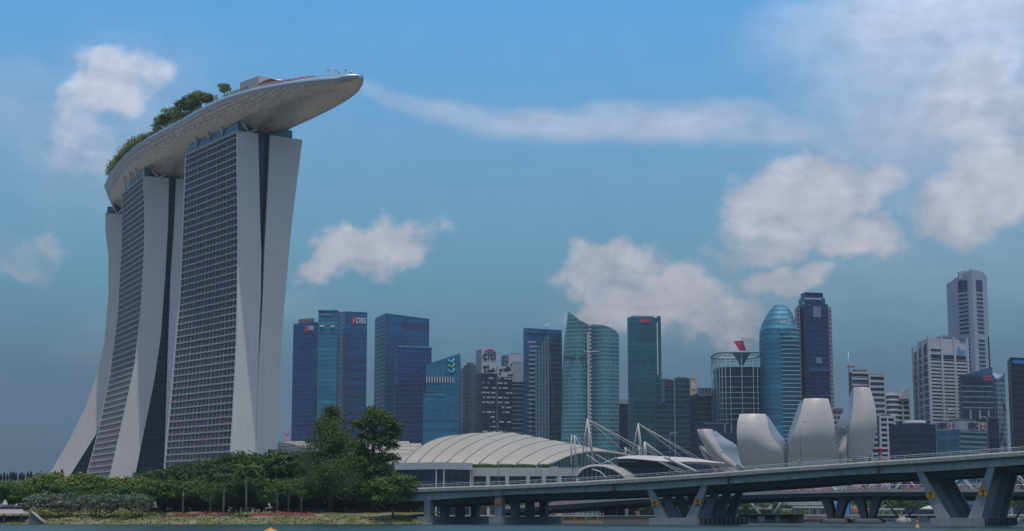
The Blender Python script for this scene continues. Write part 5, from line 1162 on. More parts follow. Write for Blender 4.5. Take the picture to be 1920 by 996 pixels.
def vpier(pxs, yb, sgn=None, front=(1, 1)):
    """pxs: (top-left centre, foot-left centre, foot-right centre, top-right centre) photo columns"""
    tl, fl, fr, tr = [bridge_t(p) for p in pxs]; zc = Z(971, (BO+BD*fl).y)
    tc_ = (fl+fr)/2; w = (fr-fl)/2+5.6*.42
    for j in range(4):
        n0 = 1.2+j*8.4
        for (ft, tt) in ((fl, tl), (fr, tr)):
            zt2 = bb(tt)+.3; mb = MB(); rows = []
            for k in range(7):
                q = k/6; c = ft+(tt-ft)*q; z = zc+(zt2-zc)*q; hw = 1.55*(1-q)+.72*q; dn = 1.35-.2*q
                rows.append([BP(c-hw, n0, z), BP(c+hw, n0, z), BP(c+hw, n0+dn, z), BP(c-hw, n0+dn, z), BP(c-hw, n0, z)])
            mb.grid(rows, False, True); mb.face(rows[-1][:4]); mb.build('v_leg', M['pier'], road)
    mb = MB(); a, b = tc_-w, tc_+w; mb.hexa([tuple(p) for p in (BP(a, -1.2, -1.5), BP(b, -1.2, -1.5), BP(b, BW+.5, -1.5), BP(a, BW+.5, -1.5), BP(a, -1.2, zc), BP(b, -1.2, zc), BP(b, BW+.5, zc), BP(a, BW+.5, zc))]); pc_ = mb.build('pile_cap', M['pier'], road)
    for k in range(11): MB().box(tuple(BP(b+.22, 1+k*3.2, zc*.5)), (.45, .5, zc*.9), math.atan2(BD.y, BD.x)).build('fender', M['dark'], pc_)
    # yellow navigation marks on the two front legs
    for (ft, tt, kind) in ((fl, tl, 0), (fr, tr, 1)):
        q = .50; c = ft+(tt-ft)*q; z = zc+(bb(tt)-zc)*q
        e = BD; cen = BP(c, 1.2-.28, z); mb = MB(); m = 20; R_ = 1.08
        ring_ = [cen+e*(R_*math.cos(a_))+Vector((0, 0, R_*math.sin(a_))) for a_ in np.linspace(0, 2*math.pi, m, endpoint=False)] if pxs[0] > 1500 else [cen+e*x+Vector((0, 0, y)) for x, y in ((-.95, -.85), (.95, -.85), (.95, .85), (-.95, .85))]
        bk_ = [p+BN*.3 for p in ring_]; mm = len(ring_); mb.idx(ring_+bk_, [tuple(range(mm))]+[(i, (i+1) % mm, mm+(i+1) % mm, mm+i) for i in range(mm)]); sg = mb.build('navigation_sign', M['yellow'], road)
        mb = MB(); g = cen-BN*.06
        mb.face([g+e*-.12+Vector((0, 0, -.65)), g+e*.12+Vector((0, 0, -.65)), g+e*.12+Vector((0, 0, .3)), g+e*-.12+Vector((0, 0, .3))]); mb.face([g+e*-.42+Vector((0, 0, .15)), g+e*.42+Vector((0, 0, .15)), g+Vector((0, 0, .7))]); mb.face([g+e*-.5+Vector((0, 0, -.8)), g+e*.5+Vector((0, 0, -.8)), g+e*.5+Vector((0, 0, -.62)), g+e*-.5+Vector((0, 0, -.62))]); mb.build('sign_mark', M['black'], sg)
vpier((1723, 1765, 1825, 1861), 986)
vpier((1214, 1236, 1293, 1319), 984)
# straight columned piers at the left
for px in (931, 797):
    t = bridge_t(px); zc = 2.0
    for j in range(4):
        mb = MB(); mb.hexa([tuple(p) for p in (BP(t-1.0, 1+j*8.4, zc), BP(t+1.0, 1+j*8.4, zc), BP(t+1.0, 3+j*8.4, zc), BP(t-1.0, 3+j*8.4, zc), BP(t-1.0, 1+j*8.4, bb(t)+.2), BP(t+1.0, 1+j*8.4, bb(t)+.2), BP(t+1.0, 3+j*8.4, bb(t)+.2), BP(t-1.0, 3+j*8.4, bb(t)+.2))]); mb.build('column', M['pier'], road)
    mb = MB(); mb.hexa([tuple(p) for p in (BP(t-1.9, -.8, -1.5), BP(t+1.9, -.8, -1.5), BP(t+1.9, BW, -1.5), BP(t-1.9, BW, -1.5), BP(t-1.9, -.8, zc), BP(t+1.9, -.8, zc), BP(t+1.9, BW, zc), BP(t-1.9, BW, zc))]); mb.build('pile_cap', M['pier'], road)
    if px == 931:
        P_ = BP(t, .8, 5.9); MB().box(tuple(P_), (2.0, .3, 1.3), math.atan2(BD.y, BD.x)).build('navigation_sign', plain('orange_paint', (.55, .16, .02)), road)
        MB().box(tuple(BP(t, .75, bb(t)+1.0)), (2.6, .9, 2.2), math.atan2(BD.y, BD.x)).build('bearing_block', M['pier'], road)
# lamp posts on the bridge
def lamp_post(px, ytop_, arm, label, n=.9, h=None):
    t = bridge_t(px); base = BP(t, n, bt(t)-.9); P_ = BO+BD*t+BN*n; h = (Z(ytop_, P_.y)-base.z) if h is None else h
    root = thing('street_lamp', label, 'street lamp', tuple(base), 'street lamps along the bridge')
    mb = MB(); tp = base+Vector((0, 0, h)); pts = [base, base+Vector((0, 0, h*.9))]
    if arm: pts += [base+Vector((arm*.12, 0, h*.965)), base+Vector((arm*.45, 0, h)), base+Vector((arm, 0, h))]
    else: pts.append(tp)
    mb.tube(pts, [.13]+[.085]*(len(pts)-1), 6); mb.build('pole', M['steel'], root)
    e = pts[-1]; MB().box((e.x+(.4 if arm > 0 else (-.4 if arm < 0 else 0)), e.y, e.z-.02), (1.0, .35, .2)).build('lamp_head', M['white'], root); MB().box(tuple(base+Vector((0, 0, .25))), (.4, .4, .5)).build('base_plate', M['steel'], root)
lamp_post(1254, 812, 1.3, 'street lamp on the bridge rail before the dark glass blocks, arm curving right', 1)
lamp_post(1352, 848, 0, 'short lamp post on the bridge rail at the tip of the wing canopy')
lamp_post(1502, 791, .7, 'street lamp standing in front of the broad middle museum petal')
lamp_post(1590, 801, -1.0, 'street lamp in front of the right hand museum petal, arm pointing left')
lamp_post(1782, 768, 1.3, 'tall street lamp in front of the left corner of the bank building')
lamp_post(1857, 782, -1.0, 'street lamp near the right edge, just right of the bank building, arm to the left')
lamp_post(932, 866, 0, 'thin lamp post on the bridge above the pier with an orange mark')
lamp_post(1012, 872, 0, 'thin lamp post on the bridge just left of the small arched shell')
t = bridge_t(1601); P_ = BP(t, 5, bt(t)-.9); g = thing('louvred_cabinet', 'dark louvred cabinet with a white top on the bridge before the right museum petal', 'cabinet', tuple(P_))
MB().box(tuple(P_+Vector((0, 0, 1.4))), (2.4, 1.0, 1.7)).build('body', M['dark'], g); MB().box(tuple(P_+Vector((0, 0, 2.35))), (2.7, 1.3, .2)).build('roof', M['white'], g)
for k in range(3): MB().box(tuple(P_+Vector((0, -.54, .85+k*.5))), (2.3, .08, .12)).build('louvre', M['steel'], g)
for dx in (-.9, .9): MB().box(tuple(P_+Vector((dx, 0, .28))), (.2, .6, .55)).build('leg', M['dark'], g)
P_ = BP(bridge_t(1638), 8, bt(bridge_t(1638))-.9); g = thing('red_signal_post', 'slim red post with a round red head on the bridge right of the museum', 'post', tuple(P_)); MB().tube([P_, P_+Vector((0, 0, 3.6))], .14, 6).build('post', M['red'], g); MB().lathe(P_+Vector((-.3, 0, 3.4)), [(.1, 0), (.5, .2), (.6, .6), (.4, 1.0), (.1, 1.15)], 10).build('signal_head', M['red'], g)
P_ = BP(bridge_t(1500.5), .2, bt(bridge_t(1500.5))-.02); g = thing('yellow_beacon', 'tiny yellow beacon on the bridge railing at the foot of the museum lamp post', 'beacon', tuple(P_)); MB().box(tuple(P_+Vector((0, 0, .55))), (.3, .3, 1.1)).build('beacon_body', M['yellow'], g); MB().lathe(P_+Vector((0, 0, 1.1)), [(.2, 0), (.22, .2), (.05, .4)], 8).build('beacon_lamp', M['yellow'], g)

# ------------------------------------------------------------------ lower avenue bridge behind
C0 = Vector((X(1040, 512), 512, 0)); C1 = Vector((X(1960, 474), 474, 0)); CDv = (C1-C0); CL = CDv.length; CD_ = CDv.normalized(); CN = Vector((-CD_.y, CD_.x, 0))
low = thing('avenue_bridge', 'lower dark road bridge seen under the big bridge, flowers along its railing', 'bridge', tuple((C0+C1)/2+CN*10))
def cz(d): px = 1040+920*d/CL; P = C0+CD_*d; return Z(np.interp(px, [900, 1040, 1210, 1330, 1460, 1640, 1960], [953, 942, 931, 926, 921.5, 917, 917]), P.y)
TD = np.linspace(-18, CL+25, 70)
def CP_(d, n, z): p = C0+CD_*d+CN*n; return Vector((p.x, p.y, z))
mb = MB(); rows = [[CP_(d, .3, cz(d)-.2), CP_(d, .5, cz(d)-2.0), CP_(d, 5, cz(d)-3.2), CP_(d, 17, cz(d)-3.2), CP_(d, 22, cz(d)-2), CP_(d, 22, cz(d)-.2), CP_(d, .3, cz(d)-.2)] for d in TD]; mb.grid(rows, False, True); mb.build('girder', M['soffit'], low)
mb = MB(); rows = [[CP_(d, 0, cz(d)-.9), CP_(d, 0, cz(d)), CP_(d, .5, cz(d)), CP_(d, .5, cz(d)-.9), CP_(d, 0, cz(d)-.9)] for d in TD]; mb.grid(rows, False, True); mb.build('parapet', M['parapet'], low)
mb = MB()
for d in np.arange(-10, CL+20, 2.5): mb.tube([CP_(d, .3, cz(d)-.05), CP_(d, .3, cz(d)+1.2)], .06, 4)
mb.tube([CP_(d, .3, cz(d)+1.2) for d in TD], .07, 4, False); mb.build('railing', M['steel'], low)
mb = MB()
for i in range(5200):
    d = random.uniform(-8, CL+20); 
    if math.sin(d*.35)+math.sin(d*.83+1) < -.6: continue
    p = CP_(d, .9+random.uniform(-.3, .5), cz(d)+random.uniform(-.05, .75)); s = random.uniform(.12, .26)
    a = Vector((random.uniform(-1, 1), random.uniform(-1, .2), random.uniform(-1, 1))).normalized()*s; b = Vector((random.uniform(-1, 1), 0, random.uniform(-1, 1))).normalized()*s; mb.face([p-a, p+b, p+a, p-b])
M['pinkbloom'] = leafmat('pink_bloom', (.42, .10, .14), (.62, .36, .36), .15); fl_ = mb.build('flower_trough', M['pinkbloom'], low); fl_['kind'] = 'stuff'
for d0, d1 in (((1553-1040)/920*CL, (1607-1040)/920*CL), ((1613-1040)/920*CL, (1670-1040)/920*CL), ((1845-1040)/920*CL, (1905-1040)/920*CL), ((1300-1040)/920*CL, (1352-1040)/920*CL)):
    c = (d0+d1)/2; w = (d1-d0)/2
    for j in range(2):
        n0 = 1.5+j*14; MB().lathe(tuple(CP_(c, n0+2, -1.2)), [(w*1.02, 0), (w*1.02, 1.9), (w*.85, 2.5)], 20).build('pile_cap', M['soffit'], low)
        for sg in (-1, 1):
            mb = MB(); rows = []
            for q, z in ((0, 1.2), (.5, cz(c)*.5), (1, cz(c)-2.4)):
                cc_ = c+sg*(w*.22+(w*.42)*q); hw = .8+.55*q; rows.append([CP_(cc_-hw, n0+.6, z), CP_(cc_+hw, n0+.6, z), CP_(cc_+hw, n0+3.4, z), CP_(cc_-hw, n0+3.4, z), CP_(cc_-hw, n0+.6, z)])
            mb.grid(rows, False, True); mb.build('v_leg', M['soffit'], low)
# ------------------------------------------------------------------ footbridge wrapped in a steel double helix
H0 = Vector((X(1385, 545), 545, 0)); H1 = Vector((X(2000, 520), 520, 0)); HDv = H1-H0; HL2 = HDv.length; HD_ = HDv.normalized(); HN = Vector((-HD_.y, HD_.x, 0))
hel = thing('helix_bridge', 'footbridge wrapped in a tangle of crossing steel tubes, seen between the two road bridges', 'footbridge', tuple((H0+H1)/2))
def HP(d, n, z): p = H0+HD_*d+HN*n; return Vector((p.x, p.y, z))
zc0 = Z(909, 535)
M['helixsteel'] = worn('helix_steel', (.62, .60, .58), .35, .5, amt=.2)
for R_, ph, pitch, sg, cnt, rr_ in ((5.2, 0, 26, 1, 3, .22), (4.5, 1.0, 26, -1, 3, .18)):
    for c in range(cnt):
        pts = [HP(d, R_*math.cos(sg*2*math.pi*d/pitch+ph+c*2*math.pi/cnt), zc0+R_*math.sin(sg*2*math.pi*d/pitch+ph+c*2*math.pi/cnt)) for d in np.arange(-8, HL2+20, 1.3)]
        MB().tube(pts, rr_, 5).build('helix_tube', M['helixsteel'], hel)
mb = MB()
for i, d in enumerate(np.arange(-6, HL2+18, 2.9)):
    a = 2*math.pi*d/26; mb.tube([HP(d, 5.2*math.cos(a), zc0+5.2*math.sin(a)), HP(d+1.6, 4.5*math.cos(-a+1), zc0+4.5*math.sin(-a+1))], .09, 4); mb.tube([HP(d, 5.2*math.cos(a+2.1), zc0+5.2*math.sin(a+2.1)), HP(d-1.4, 4.5*math.cos(-a-1), zc0+4.5*math.sin(-a-1))], .09, 4)
mb.build('helix_strut', M['helixsteel'], hel)
mb = MB(); mb.grid([[HP(d, -2.8, zc0-2.9), HP(d, 2.8, zc0-2.9), HP(d, 2.8, zc0-3.4), HP(d, -2.8, zc0-3.4), HP(d, -2.8, zc0-2.9)] for d in np.arange(-8, HL2+20, 4)], False, True); mb.build('walkway', M['parapet'], hel)
for px0 in (1440, 1700, 1900):
    c = (px0-1385)/615*HL2
    for a, b in ((-6, -1.2), (6, 1.2)):
        for n0 in (-4, 4): MB().tube([HP(c+b, n0*.3, 1.2), HP(c+a, n0, zc0-4.2)], .32, 8).build('tripod_leg', M['soffit'] if px0 != 1440 else M['steel'], hel)
    MB().lathe(tuple(HP(c, 0, -1)), [(3.2, 0), (3.2, 2.1), (2.6, 2.4)], 16).build('pile_cap', M['concrete'], hel)
# ------------------------------------------------------------------ promenade and quay things behind the bridges
M['quay'] = worn('quay_wall', (.16, .155, .14), .85, amt=.4, scale=.2, streak=.4); M['quaylit'] = worn('sunlit_sandy_wall', (.34, .29, .18), .85, amt=.3, scale=.3, streak=.3)  # quaylit: yellowish wall tone with the sunlight on it put into the colour
def wall(name, label, xa, xb, Y, y0, y1, mat, cat='wall', th=1.2, ribs=0):
    a, b = X(xa, Y), X(xb, Y); z1 = Z(y0, Y); root = thing(name, label, cat, ((a+b)/2, Y, 0)); MB().box(((a+b)/2, Y+th/2, (z1-1)/2), (b-a, th, z1+1)).build('wall_face', mat, root)
    MB().box(((a+b)/2, Y+th/2, z1+.1), (b-a+.3, th+.4, .2)).build('coping', M['concrete'], root)
    for k in range(ribs): x = a+(b-a)*(k+.5)/ribs; MB().box((x, Y-.12, (z1-.4)/2), (.35, .3, z1+.4)).build('rib', M['concrete'], root)
    return root
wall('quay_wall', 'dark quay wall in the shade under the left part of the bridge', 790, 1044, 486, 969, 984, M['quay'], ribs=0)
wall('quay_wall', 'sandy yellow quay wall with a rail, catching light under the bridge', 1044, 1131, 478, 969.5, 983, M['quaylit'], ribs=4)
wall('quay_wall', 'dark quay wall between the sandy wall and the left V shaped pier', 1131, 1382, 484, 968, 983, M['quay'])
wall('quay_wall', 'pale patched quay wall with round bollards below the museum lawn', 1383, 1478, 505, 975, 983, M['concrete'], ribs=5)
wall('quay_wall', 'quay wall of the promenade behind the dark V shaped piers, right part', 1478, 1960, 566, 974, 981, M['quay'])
r = thing('quay_railing', 'thin steel railing above the sandy yellow quay wall', 'railing', (X(1080, 480), 480, 2))
mb = MB(); zz = Z(969.5, 479)
for px in np.arange(1034, 1132, 6.5): mb.tube([(X(px, 480), 479.2, zz), (X(px, 480), 479.2, zz+1.0)], .05, 4)
for h in (.5, 1.0): mb.tube([(X(1034, 480), 479.2, zz+h), (X(1131, 480), 479.2, zz+h)], .05, 4)
mb.build('rails', M['steel'], r)
mb = MB(); mb.prism([(X(1375, 520), 511), (X(1500, 520), 515), (X(1500, 600), 590), (X(1375, 600), 590)], 2.0, 2.6); struct('lawn', mb, M['grass'])
mb = MB(); mb.box((X(1600, 585), 584, 2.3), (95, 14, .5)); struct('promenade', mb, M['concrete'])
# white pergola
D = 580; r = thing('pergola', 'long white open framed pergola on the promenade beneath the lower bridge', 'pergola', (X(1530, D), D, 2.5))
for px in (1492, 1498, 1518, 1533, 1541, 1562): MB().box((X(px, D), D+(px % 3), (2.5+Z(953, D))/2), (.55, .5, Z(953, D)-2.5)).build('post', M['white'], r)
MB().box((X(1527, D), D+1, Z(951, D)), (X(1566, D)-X(1488, D), 4.5, .7)).build('roof_beam', M['white'], r); MB().box((X(1485, D), D+3, Z(955, D)), (X(1500, D)-X(1470, D), 1.0, .45)).build('side_beam', M['white'], r)
D = 582; r = thing('pergola', 'shorter white pergola between the two dark V shaped piers', 'pergola', (X(1625, D), D, 2.5))
for px in (1605, 1627, 1648, 1667, 1690): MB().box((X(px, D), D, (2.5+Z(956, D))/2), (.5, .5, Z(956, D)-2.5)).build('post', M['white'], r)
MB().box((X(1647, D), D+.5, Z(954.5, D)), (X(1695, D)-X(1600, D), 4, .55)).build('roof_beam', M['white'], r)
D = 600; r = thing('cafe_block', 'low dark glass cafe block at the back of the promenade', 'building', (X(1520, D), D+5, 2.2)); MB().box((X(1520, D), D+8, Z(951, D)/2+1), (X(1590, D)-X(1465, D), 10, Z(944, D)-2)).build('glass_walls', M['podglass'], r)
MB().box((X(1520, D), D+7, Z(944, D)+.4), (X(1595, D)-X(1460, D), 13, .6)).build('roof_slab', M['fasciagrey'], r)
for k in range(9): MB().box((X(1472+k*13.5, D), D+2.6, (2.2+Z(945, D))/2), (.3, .3, Z(945, D)-2.2)).build('column', M['white'], r)
r = thing('blue_screen', 'bright blue hoarding panel behind the left dark V shaped pier', 'hoarding', (X(1580, 590), 590, 2.4)); MB().box((X(1580, 590), 590, Z(950, 590)), (4.8, .4, 5)).build('panel', M['bluesign'], r); MB().box((X(1576, 590), 590, Z(958, 590)), (.3, .3, 4)).build('post', M['steel'], r)
r = thing('orange_banner', 'orange red banner stretched in front of the shorter pergola', 'banner', (X(1615, 578), 578, 2.6)); MB().box((X(1613, 578), 578, Z(957.5, 578)), (6.5, .15, 1.0)).build('cloth', plain('orange_cloth', (.55, .10, .03)), r); MB().box((X(1598, 578), 578, Z(962, 578)), (.15, .15, 3)).build('pole', M['steel'], r); MB().box((X(1629, 578), 578, Z(962, 578)), (.15, .15, 3)).build('pole', M['steel'], r)
# moored red pontoon, open dark boat, parasols
D = 552; r = thing('mooring_pontoon', 'low red edged pontoon moored in front of the promenade', 'pontoon', (X(1520, D), D, 0)); MB().box((X(1512, D), D, .35), (X(1552, D)-X(1474, D), 3, .7)).build('deck', M['concrete'], r); MB().box((X(1512, D), D-1.6, .75), (X(1552, D)-X(1474, D), .15, .3)).build('edge_rail', M['red'], r)
for k in range(12): MB().box((X(1478+k*6.5, D), D-1.5, 1.25), (.1, .1, .9)).build('post', M['red'], r)
D = 556; r = thing('white_umbrella', 'wide white parasol left of the right hand V shaped pier', 'parasol', (X(1740, D), D+10, 2.2)); c = Vector((X(1742, D+12), D+12, Z(950, D+12)))
MB().lathe(tuple(c), [(3.9, -1.0), (2.2, -.3), (.15, .35)], 12).build('canopy', M['white'], r); MB().tube([(c.x, c.y, 2.2), tuple(c)], .12, 6).build('pole', M['steel'], r)
D = 548; b0 = Vector((X(1728, D), D, 0)); r = thing('motor_boat', 'small white motor boat moored beside the right hand V shaped pier', 'boat', tuple(b0))
rows = []
for k in range(9):
    t = k/8; x = -4+8*t; w = 1.25*math.sin(math.pi*min(1, .18+t*.62))**.6*(1-max(0, (t-.7)/.3)**2*.95); rows.append([(b0.x-x, b0.y-w, 1.0+.35*t), (b0.x-x, b0.y-w*.8, .1), (b0.x-x, b0.y, -.25), (b0.x-x, b0.y+w*.8, .1), (b0.x-x, b0.y+w, 1.0+.35*t), (b0.x-x, b0.y-w, 1.0+.35*t)])
mb = MB(); mb.grid(rows, False, True); mb.face(rows[0][:5]); mb.build('hull', M['white'], r); MB().hexa([(b0.x-1.6, b0.y-.9, 1.1), (b0.x+1.8, b0.y-.9, 1.1), (b0.x+1.8, b0.y+.9, 1.1), (b0.x-1.6, b0.y+.9, 1.1), (b0.x-.6, b0.y-.8, 2.1), (b0.x+1.7, b0.y-.8, 2.1), (b0.x+1.7, b0.y+.8, 2.1), (b0.x-.6, b0.y+.8, 2.1)]).build('cabin', M['dark'], r)
for i, px in enumerate((1424, 1430, 1458, 1687, 1693)):
    c = Vector((X(px, 503 if px < 1600 else 560), 503 if px < 1600 else 560, 0)); r = thing('round_bollard', ['left one of the close pair of pink-white drum fenders on the pale quay wall', 'right one of the close pair of pink-white drum fenders on the pale quay wall', 'lone drum fender at the right end of the pale quay wall', 'left drum fender on the quay behind the yellow channel buoy', 'right drum fender on the quay behind the yellow channel buoy'][i], 'fender', tuple(c), 'drum fenders on the quay')
    MB().lathe(tuple(c+Vector((0, 0, -.2))), [(.75, 0), (.8, .8), (.75, 1.9)], 12).build('drum', plain('pinkish_rubber', (.42, .28, .24)), r); MB().lathe(tuple(c+Vector((0, 0, 1.7))), [(.8, 0), (.5, .25)], 12).build('cap', M['white'], r)
# yellow buoys
c = at_z(508, 1000, 0); c = Vector((X(508, 254), 254, 0)); r = thing('mooring_buoy', 'yellow domed buoy cut by the bottom edge of the view', 'buoy', tuple(c)); MB().lathe(tuple(c), [(.9, -.4), (1.12, -.1), (1.12, .2), (.95, .36), (.85, .42), (.4, .6), (.1, .7)], 24).build('float', M['yellow'], r); MB().lathe(tuple(c+Vector((0, 0, .66))), [(.14, 0), (.14, .12), (.04, .2)], 8).build('shackle', M['yellow'], r); MB().lathe(tuple(c+Vector((0, 0, .02))), [(1.13, 0), (1.16, .05), (1.13, .1)], 24).build('rubbing_band', M['dark'], r)
c = Vector((X(1719, 335), 335, 0)); r = thing('channel_buoy', 'small yellow topmark buoy floating left of the right hand bridge pier', 'buoy', tuple(c)); MB().lathe(tuple(c), [(.42, -.4), (.5, 0), (.5, .25), (.3, .35), (.22, .4), (.2, 1.0), (.05, 1.05)], 16).build('float', M['yellow'], r)
MB().lathe(tuple(c+Vector((0, 0, 1.0))), [(.05, 0), (.27, .12), (.27, .3), (.05, .45)], 12).build('topmark', M['yellow'], r)
# boathouse and ramp at the far left, sculptures
D = 446; r = thing('boat_pavilion', 'low waterside pavilion with a pale sloping roof at the far left', 'pavilion', (X(15, D), D+6, 0))
z0, z1 = Z(963, D), Z(952, D); xa, xb = X(-60, D), X(47, D); MB().hexa([(xa, D-1, z0), (xb, D-1, z0), (xb, D+11, z0), (xa, D+11, z0), (xa, D+2.2, z1), (xb-1.6, D+2.2, z1), (xb-1.6, D+7.5, z1), (xa, D+7.5, z1)]).build('roof', worn('zinc_roof', (.22, .22, .21), .6, amt=.2), r)
MB().box(((xa+xb)/2, D+4.5, z1+.2), (xb-xa-1, 6.5, .25)).build('roof_cap', M['dark'], r)
for px in (-30, 8, 40): MB().box((X(px, D), D, (z0-.5)/2+.2), (.35, .35, z0-.2)).build('post', M['quay'], r)
MB().box(((xa+xb)/2, D+6, .9), (xb-xa-.6, 6, 2.4)).build('back_wall', M['dark'], r); MB().box(((xa+xb)/2, D+1.5, -.1), (xb-xa, 5, .8)).build('landing', M['quay'], r)
D = 444; r = thing('ramp_wall', 'triangular concrete ramp wall running down to the water right of the pavilion', 'wall', (X(68, D), D, 0))
pts = [(58, 985), (82, 985), (82, 982), (76, 975), (60, 960), (54, 960), (54, 985)]; f = [at_y(x, y, D) for x, y in pts]; b = [p+Vector((0, 3.0, 0)) for p in f]; n = len(f)
mb = MB(); mb.idx(f+b, [tuple(range(n-1, -1, -1)), tuple(range(n, 2*n))]+[(i, (i+1) % n, n+(i+1) % n, n+i) for i in range(n)]); mb.build('wall_body', M['quay'], r)
mb = MB(); mb.tube([at_y(59, 959.6, D-.1), at_y(76, 974.5, D-.1), at_y(83, 982, D-.1)], .28, 6); mb.build('coping', M['concrete'], r)
def figure(label, px, yb, yt, Y, kind):
    b = at_y(px, yb, Y); t = at_y(px, yt, Y); h = t.z-b.z; b.z = max(b.z, bank_z(b.x, Y)-.1); r = thing('garden_sculpture', label, 'sculpture', tuple(b)); mb = MB()
    if kind == 0: mb.lathe(tuple(b), [(.5, 0), (.62, .2*h), (.85, .45*h), (.7, .62*h), (.45, .7*h), (.55, .85*h), (.2, h)], 12)
    else: mb.tube([b, b+Vector((.1, 0, h*.35)), b+Vector((-.15, 0, h*.65)), b+Vector((.2, 0, h))], [.4, .22, .42, .1], 8)
    mb.build('figure', M['white'], r); MB().box((b.x, b.y, b.z+.06), (1.3, 1.0, .3)).build('plinth', M['concrete'], r)
figure('bulky white garden sculpture standing above the waterside pavilion', 9, 953, 938, 456, 0); figure('smaller pale sculpture just right of the bulky one above the pavilion', 31, 953, 943, 457, 1)
figure('slim white sculpture on the lawn in front of the left red flower hedge', 291, 951, 940, 463, 1); figure('white twisted sculpture beside the red hedge left of the big trees', 505, 953, 942, 463, 1)
# raised terrace wall with cypresses far left
D = 640; wall('terrace_wall', 'pale terrace wall at the far left carrying a row of small cypresses', -80, 64, D, 903, 960, M['fasciagrey'], 'wall', 14)
# quay side clutter under the bridge
for i, (px, w, h, mt) in enumerate(((1140, 5, 3.5, 'railglass'), (1163, 2.2, 4.0, 'fasciagrey'), (1188, 3.5, 3.0, 'white'))):
    c = (X(px, 530), 530, 2.1); r = thing('quay_hut', ['green glazed kiosk in the shade under the bridge', 'narrow grey hut under the bridge beside the glazed kiosk', 'small white hut under the bridge just left of the left V shaped pier'][i], 'hut', c)
    MB().box((c[0], c[1], 2.1+h/2), (w, 3, h)).build('walls', M[mt], r); MB().box((c[0], c[1], 2.1+h+.15), (w+.6, 3.6, .3)).build('roof', M['dark'], r)
# ------------------------------------------------------------------ trees and plants
M['bark'] = worn('tree_bark', (.09, .075, .06), .9, amt=.5, scale=1.5); M['palebark'] = worn('pale_bark', (.24, .22, .18), .9, amt=.4, scale=1.5)
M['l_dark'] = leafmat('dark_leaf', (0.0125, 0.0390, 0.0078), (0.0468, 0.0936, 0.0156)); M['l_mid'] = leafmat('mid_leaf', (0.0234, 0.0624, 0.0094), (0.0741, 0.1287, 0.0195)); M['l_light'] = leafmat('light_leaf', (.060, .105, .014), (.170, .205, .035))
M['l_olive'] = leafmat('olive_needles', (.038, .075, .018), (.100, .135, .036)); M['l_silver'] = leafmat('silver_leaf', (0.0390, 0.0585, 0.0429), (0.1638, 0.1950, 0.1482)); M['l_palm'] = leafmat('palm_leaf', (0.0273, 0.0507, 0.0172), (0.0780, 0.1092, 0.0390)); M['l_lime'] = leafmat('lime_leaf', (0.0936, 0.1326, 0.0234), (0.2028, 0.2340, 0.0468)); M['l_blue'] = leafmat('cypress_leaf', (0.0078, 0.0234, 0.0203), (0.0195, 0.0429, 0.0273))
M['l_pink'] = leafmat('red_bloom', (0.1716, 0.0234, 0.0468), (0.3510, 0.0780, 0.0936), .15)
def leaf_mesh(name, C, nrm, size, mat, rng, parent):
    """many small leaf sprays: one pointed quad per point"""
    n = len(C); up = np.array([0, 0, 1.0]); nr = nrm+rng.normal(0, .55, (n, 3)); nr /= np.linalg.norm(nr, axis=1)[:, None]+1e-9
    a = np.cross(nr, rng.normal(0, 1, (n, 3))); a /= np.linalg.norm(a, axis=1)[:, None]+1e-9; b = np.cross(nr, a); s = size[:, None]
    V = np.stack([C-a*s, C+b*s*.55, C+a*s, C-b*s*.55], 1).reshape(-1, 3)
    me = bpy.data.meshes.new(name); me.vertices.add(4*n); me.vertices.foreach_set('co', V.ravel()); me.loops.add(4*n); me.loops.foreach_set('vertex_index', np.arange(4*n, dtype=np.int32))
    me.polygons.add(n); me.polygons.foreach_set('loop_start', np.arange(0, 4*n, 4, dtype=np.int32)); me.polygons.foreach_set('loop_total', np.full(n, 4, dtype=np.int32)); me.materials.append(mat); me.update(); me.validate()
    o = bpy.data.objects.new(name, me); COL.objects.link(o)
    if parent: o.parent = parent
    return o
def clumps(lobes, nper, leaves, rng, spread=.55, shell=.75):
    P, Nn = [], []
    for (cx, cy, cz, rx, ry, rz) in lobes:
        k = max(3, int(nper*(rx*ry*rz)**(2/3))); d = rng.normal(0, 1, (k, 3)); d /= np.linalg.norm(d, axis=1)[:, None]; d[:, 2] = np.where(d[:, 2] < -.35, -d[:, 2]*.6, d[:, 2])
        r = shell+(1.08-shell)*rng.random((k, 1)); c = np.array([cx, cy, cz])+d*r*np.array([rx, ry, rz])
        off = rng.normal(0, spread, (k, leaves, 3))*np.array([1, 1, .6]); pts = (c[:, None, :]+off).reshape(-1, 3); nn = np.repeat(d*.6+np.array([0, 0, .55]), leaves, 0)+off.reshape(-1, 3)*.3
        P.append(pts); Nn.append(nn)
    return np.concatenate(P), np.concatenate(Nn)
def proto(name, label, cat): r = thing(name, label, cat, (0, 0, 0)); return r
def trunk_mb(h, r0, lobes, rng, lean=0.0, nl=6, start=.35):
    mb = MB(); p = [(0, 0, -.4), (lean*.2+rng.normal(0, .1), 0, h*.3), (lean*.6, rng.normal(0, .15), h*.65), (lean, 0, h)]; mb.tube(p, [r0*1.35, r0, r0*.8, r0*.5], 8)
    for i in range(min(nl, len(lobes))):
        l = lobes[i]; z = h*(start+(.95-start)*i/max(1, nl)); mb.tube([(lean*z/h*.9, 0, z), (lean*.6+l[0]*.5, l[1]*.5, (z+l[2])/2+.3), (l[0], l[1], l[2])], [r0*.5, r0*.3, r0*.12], 6)
    return mb
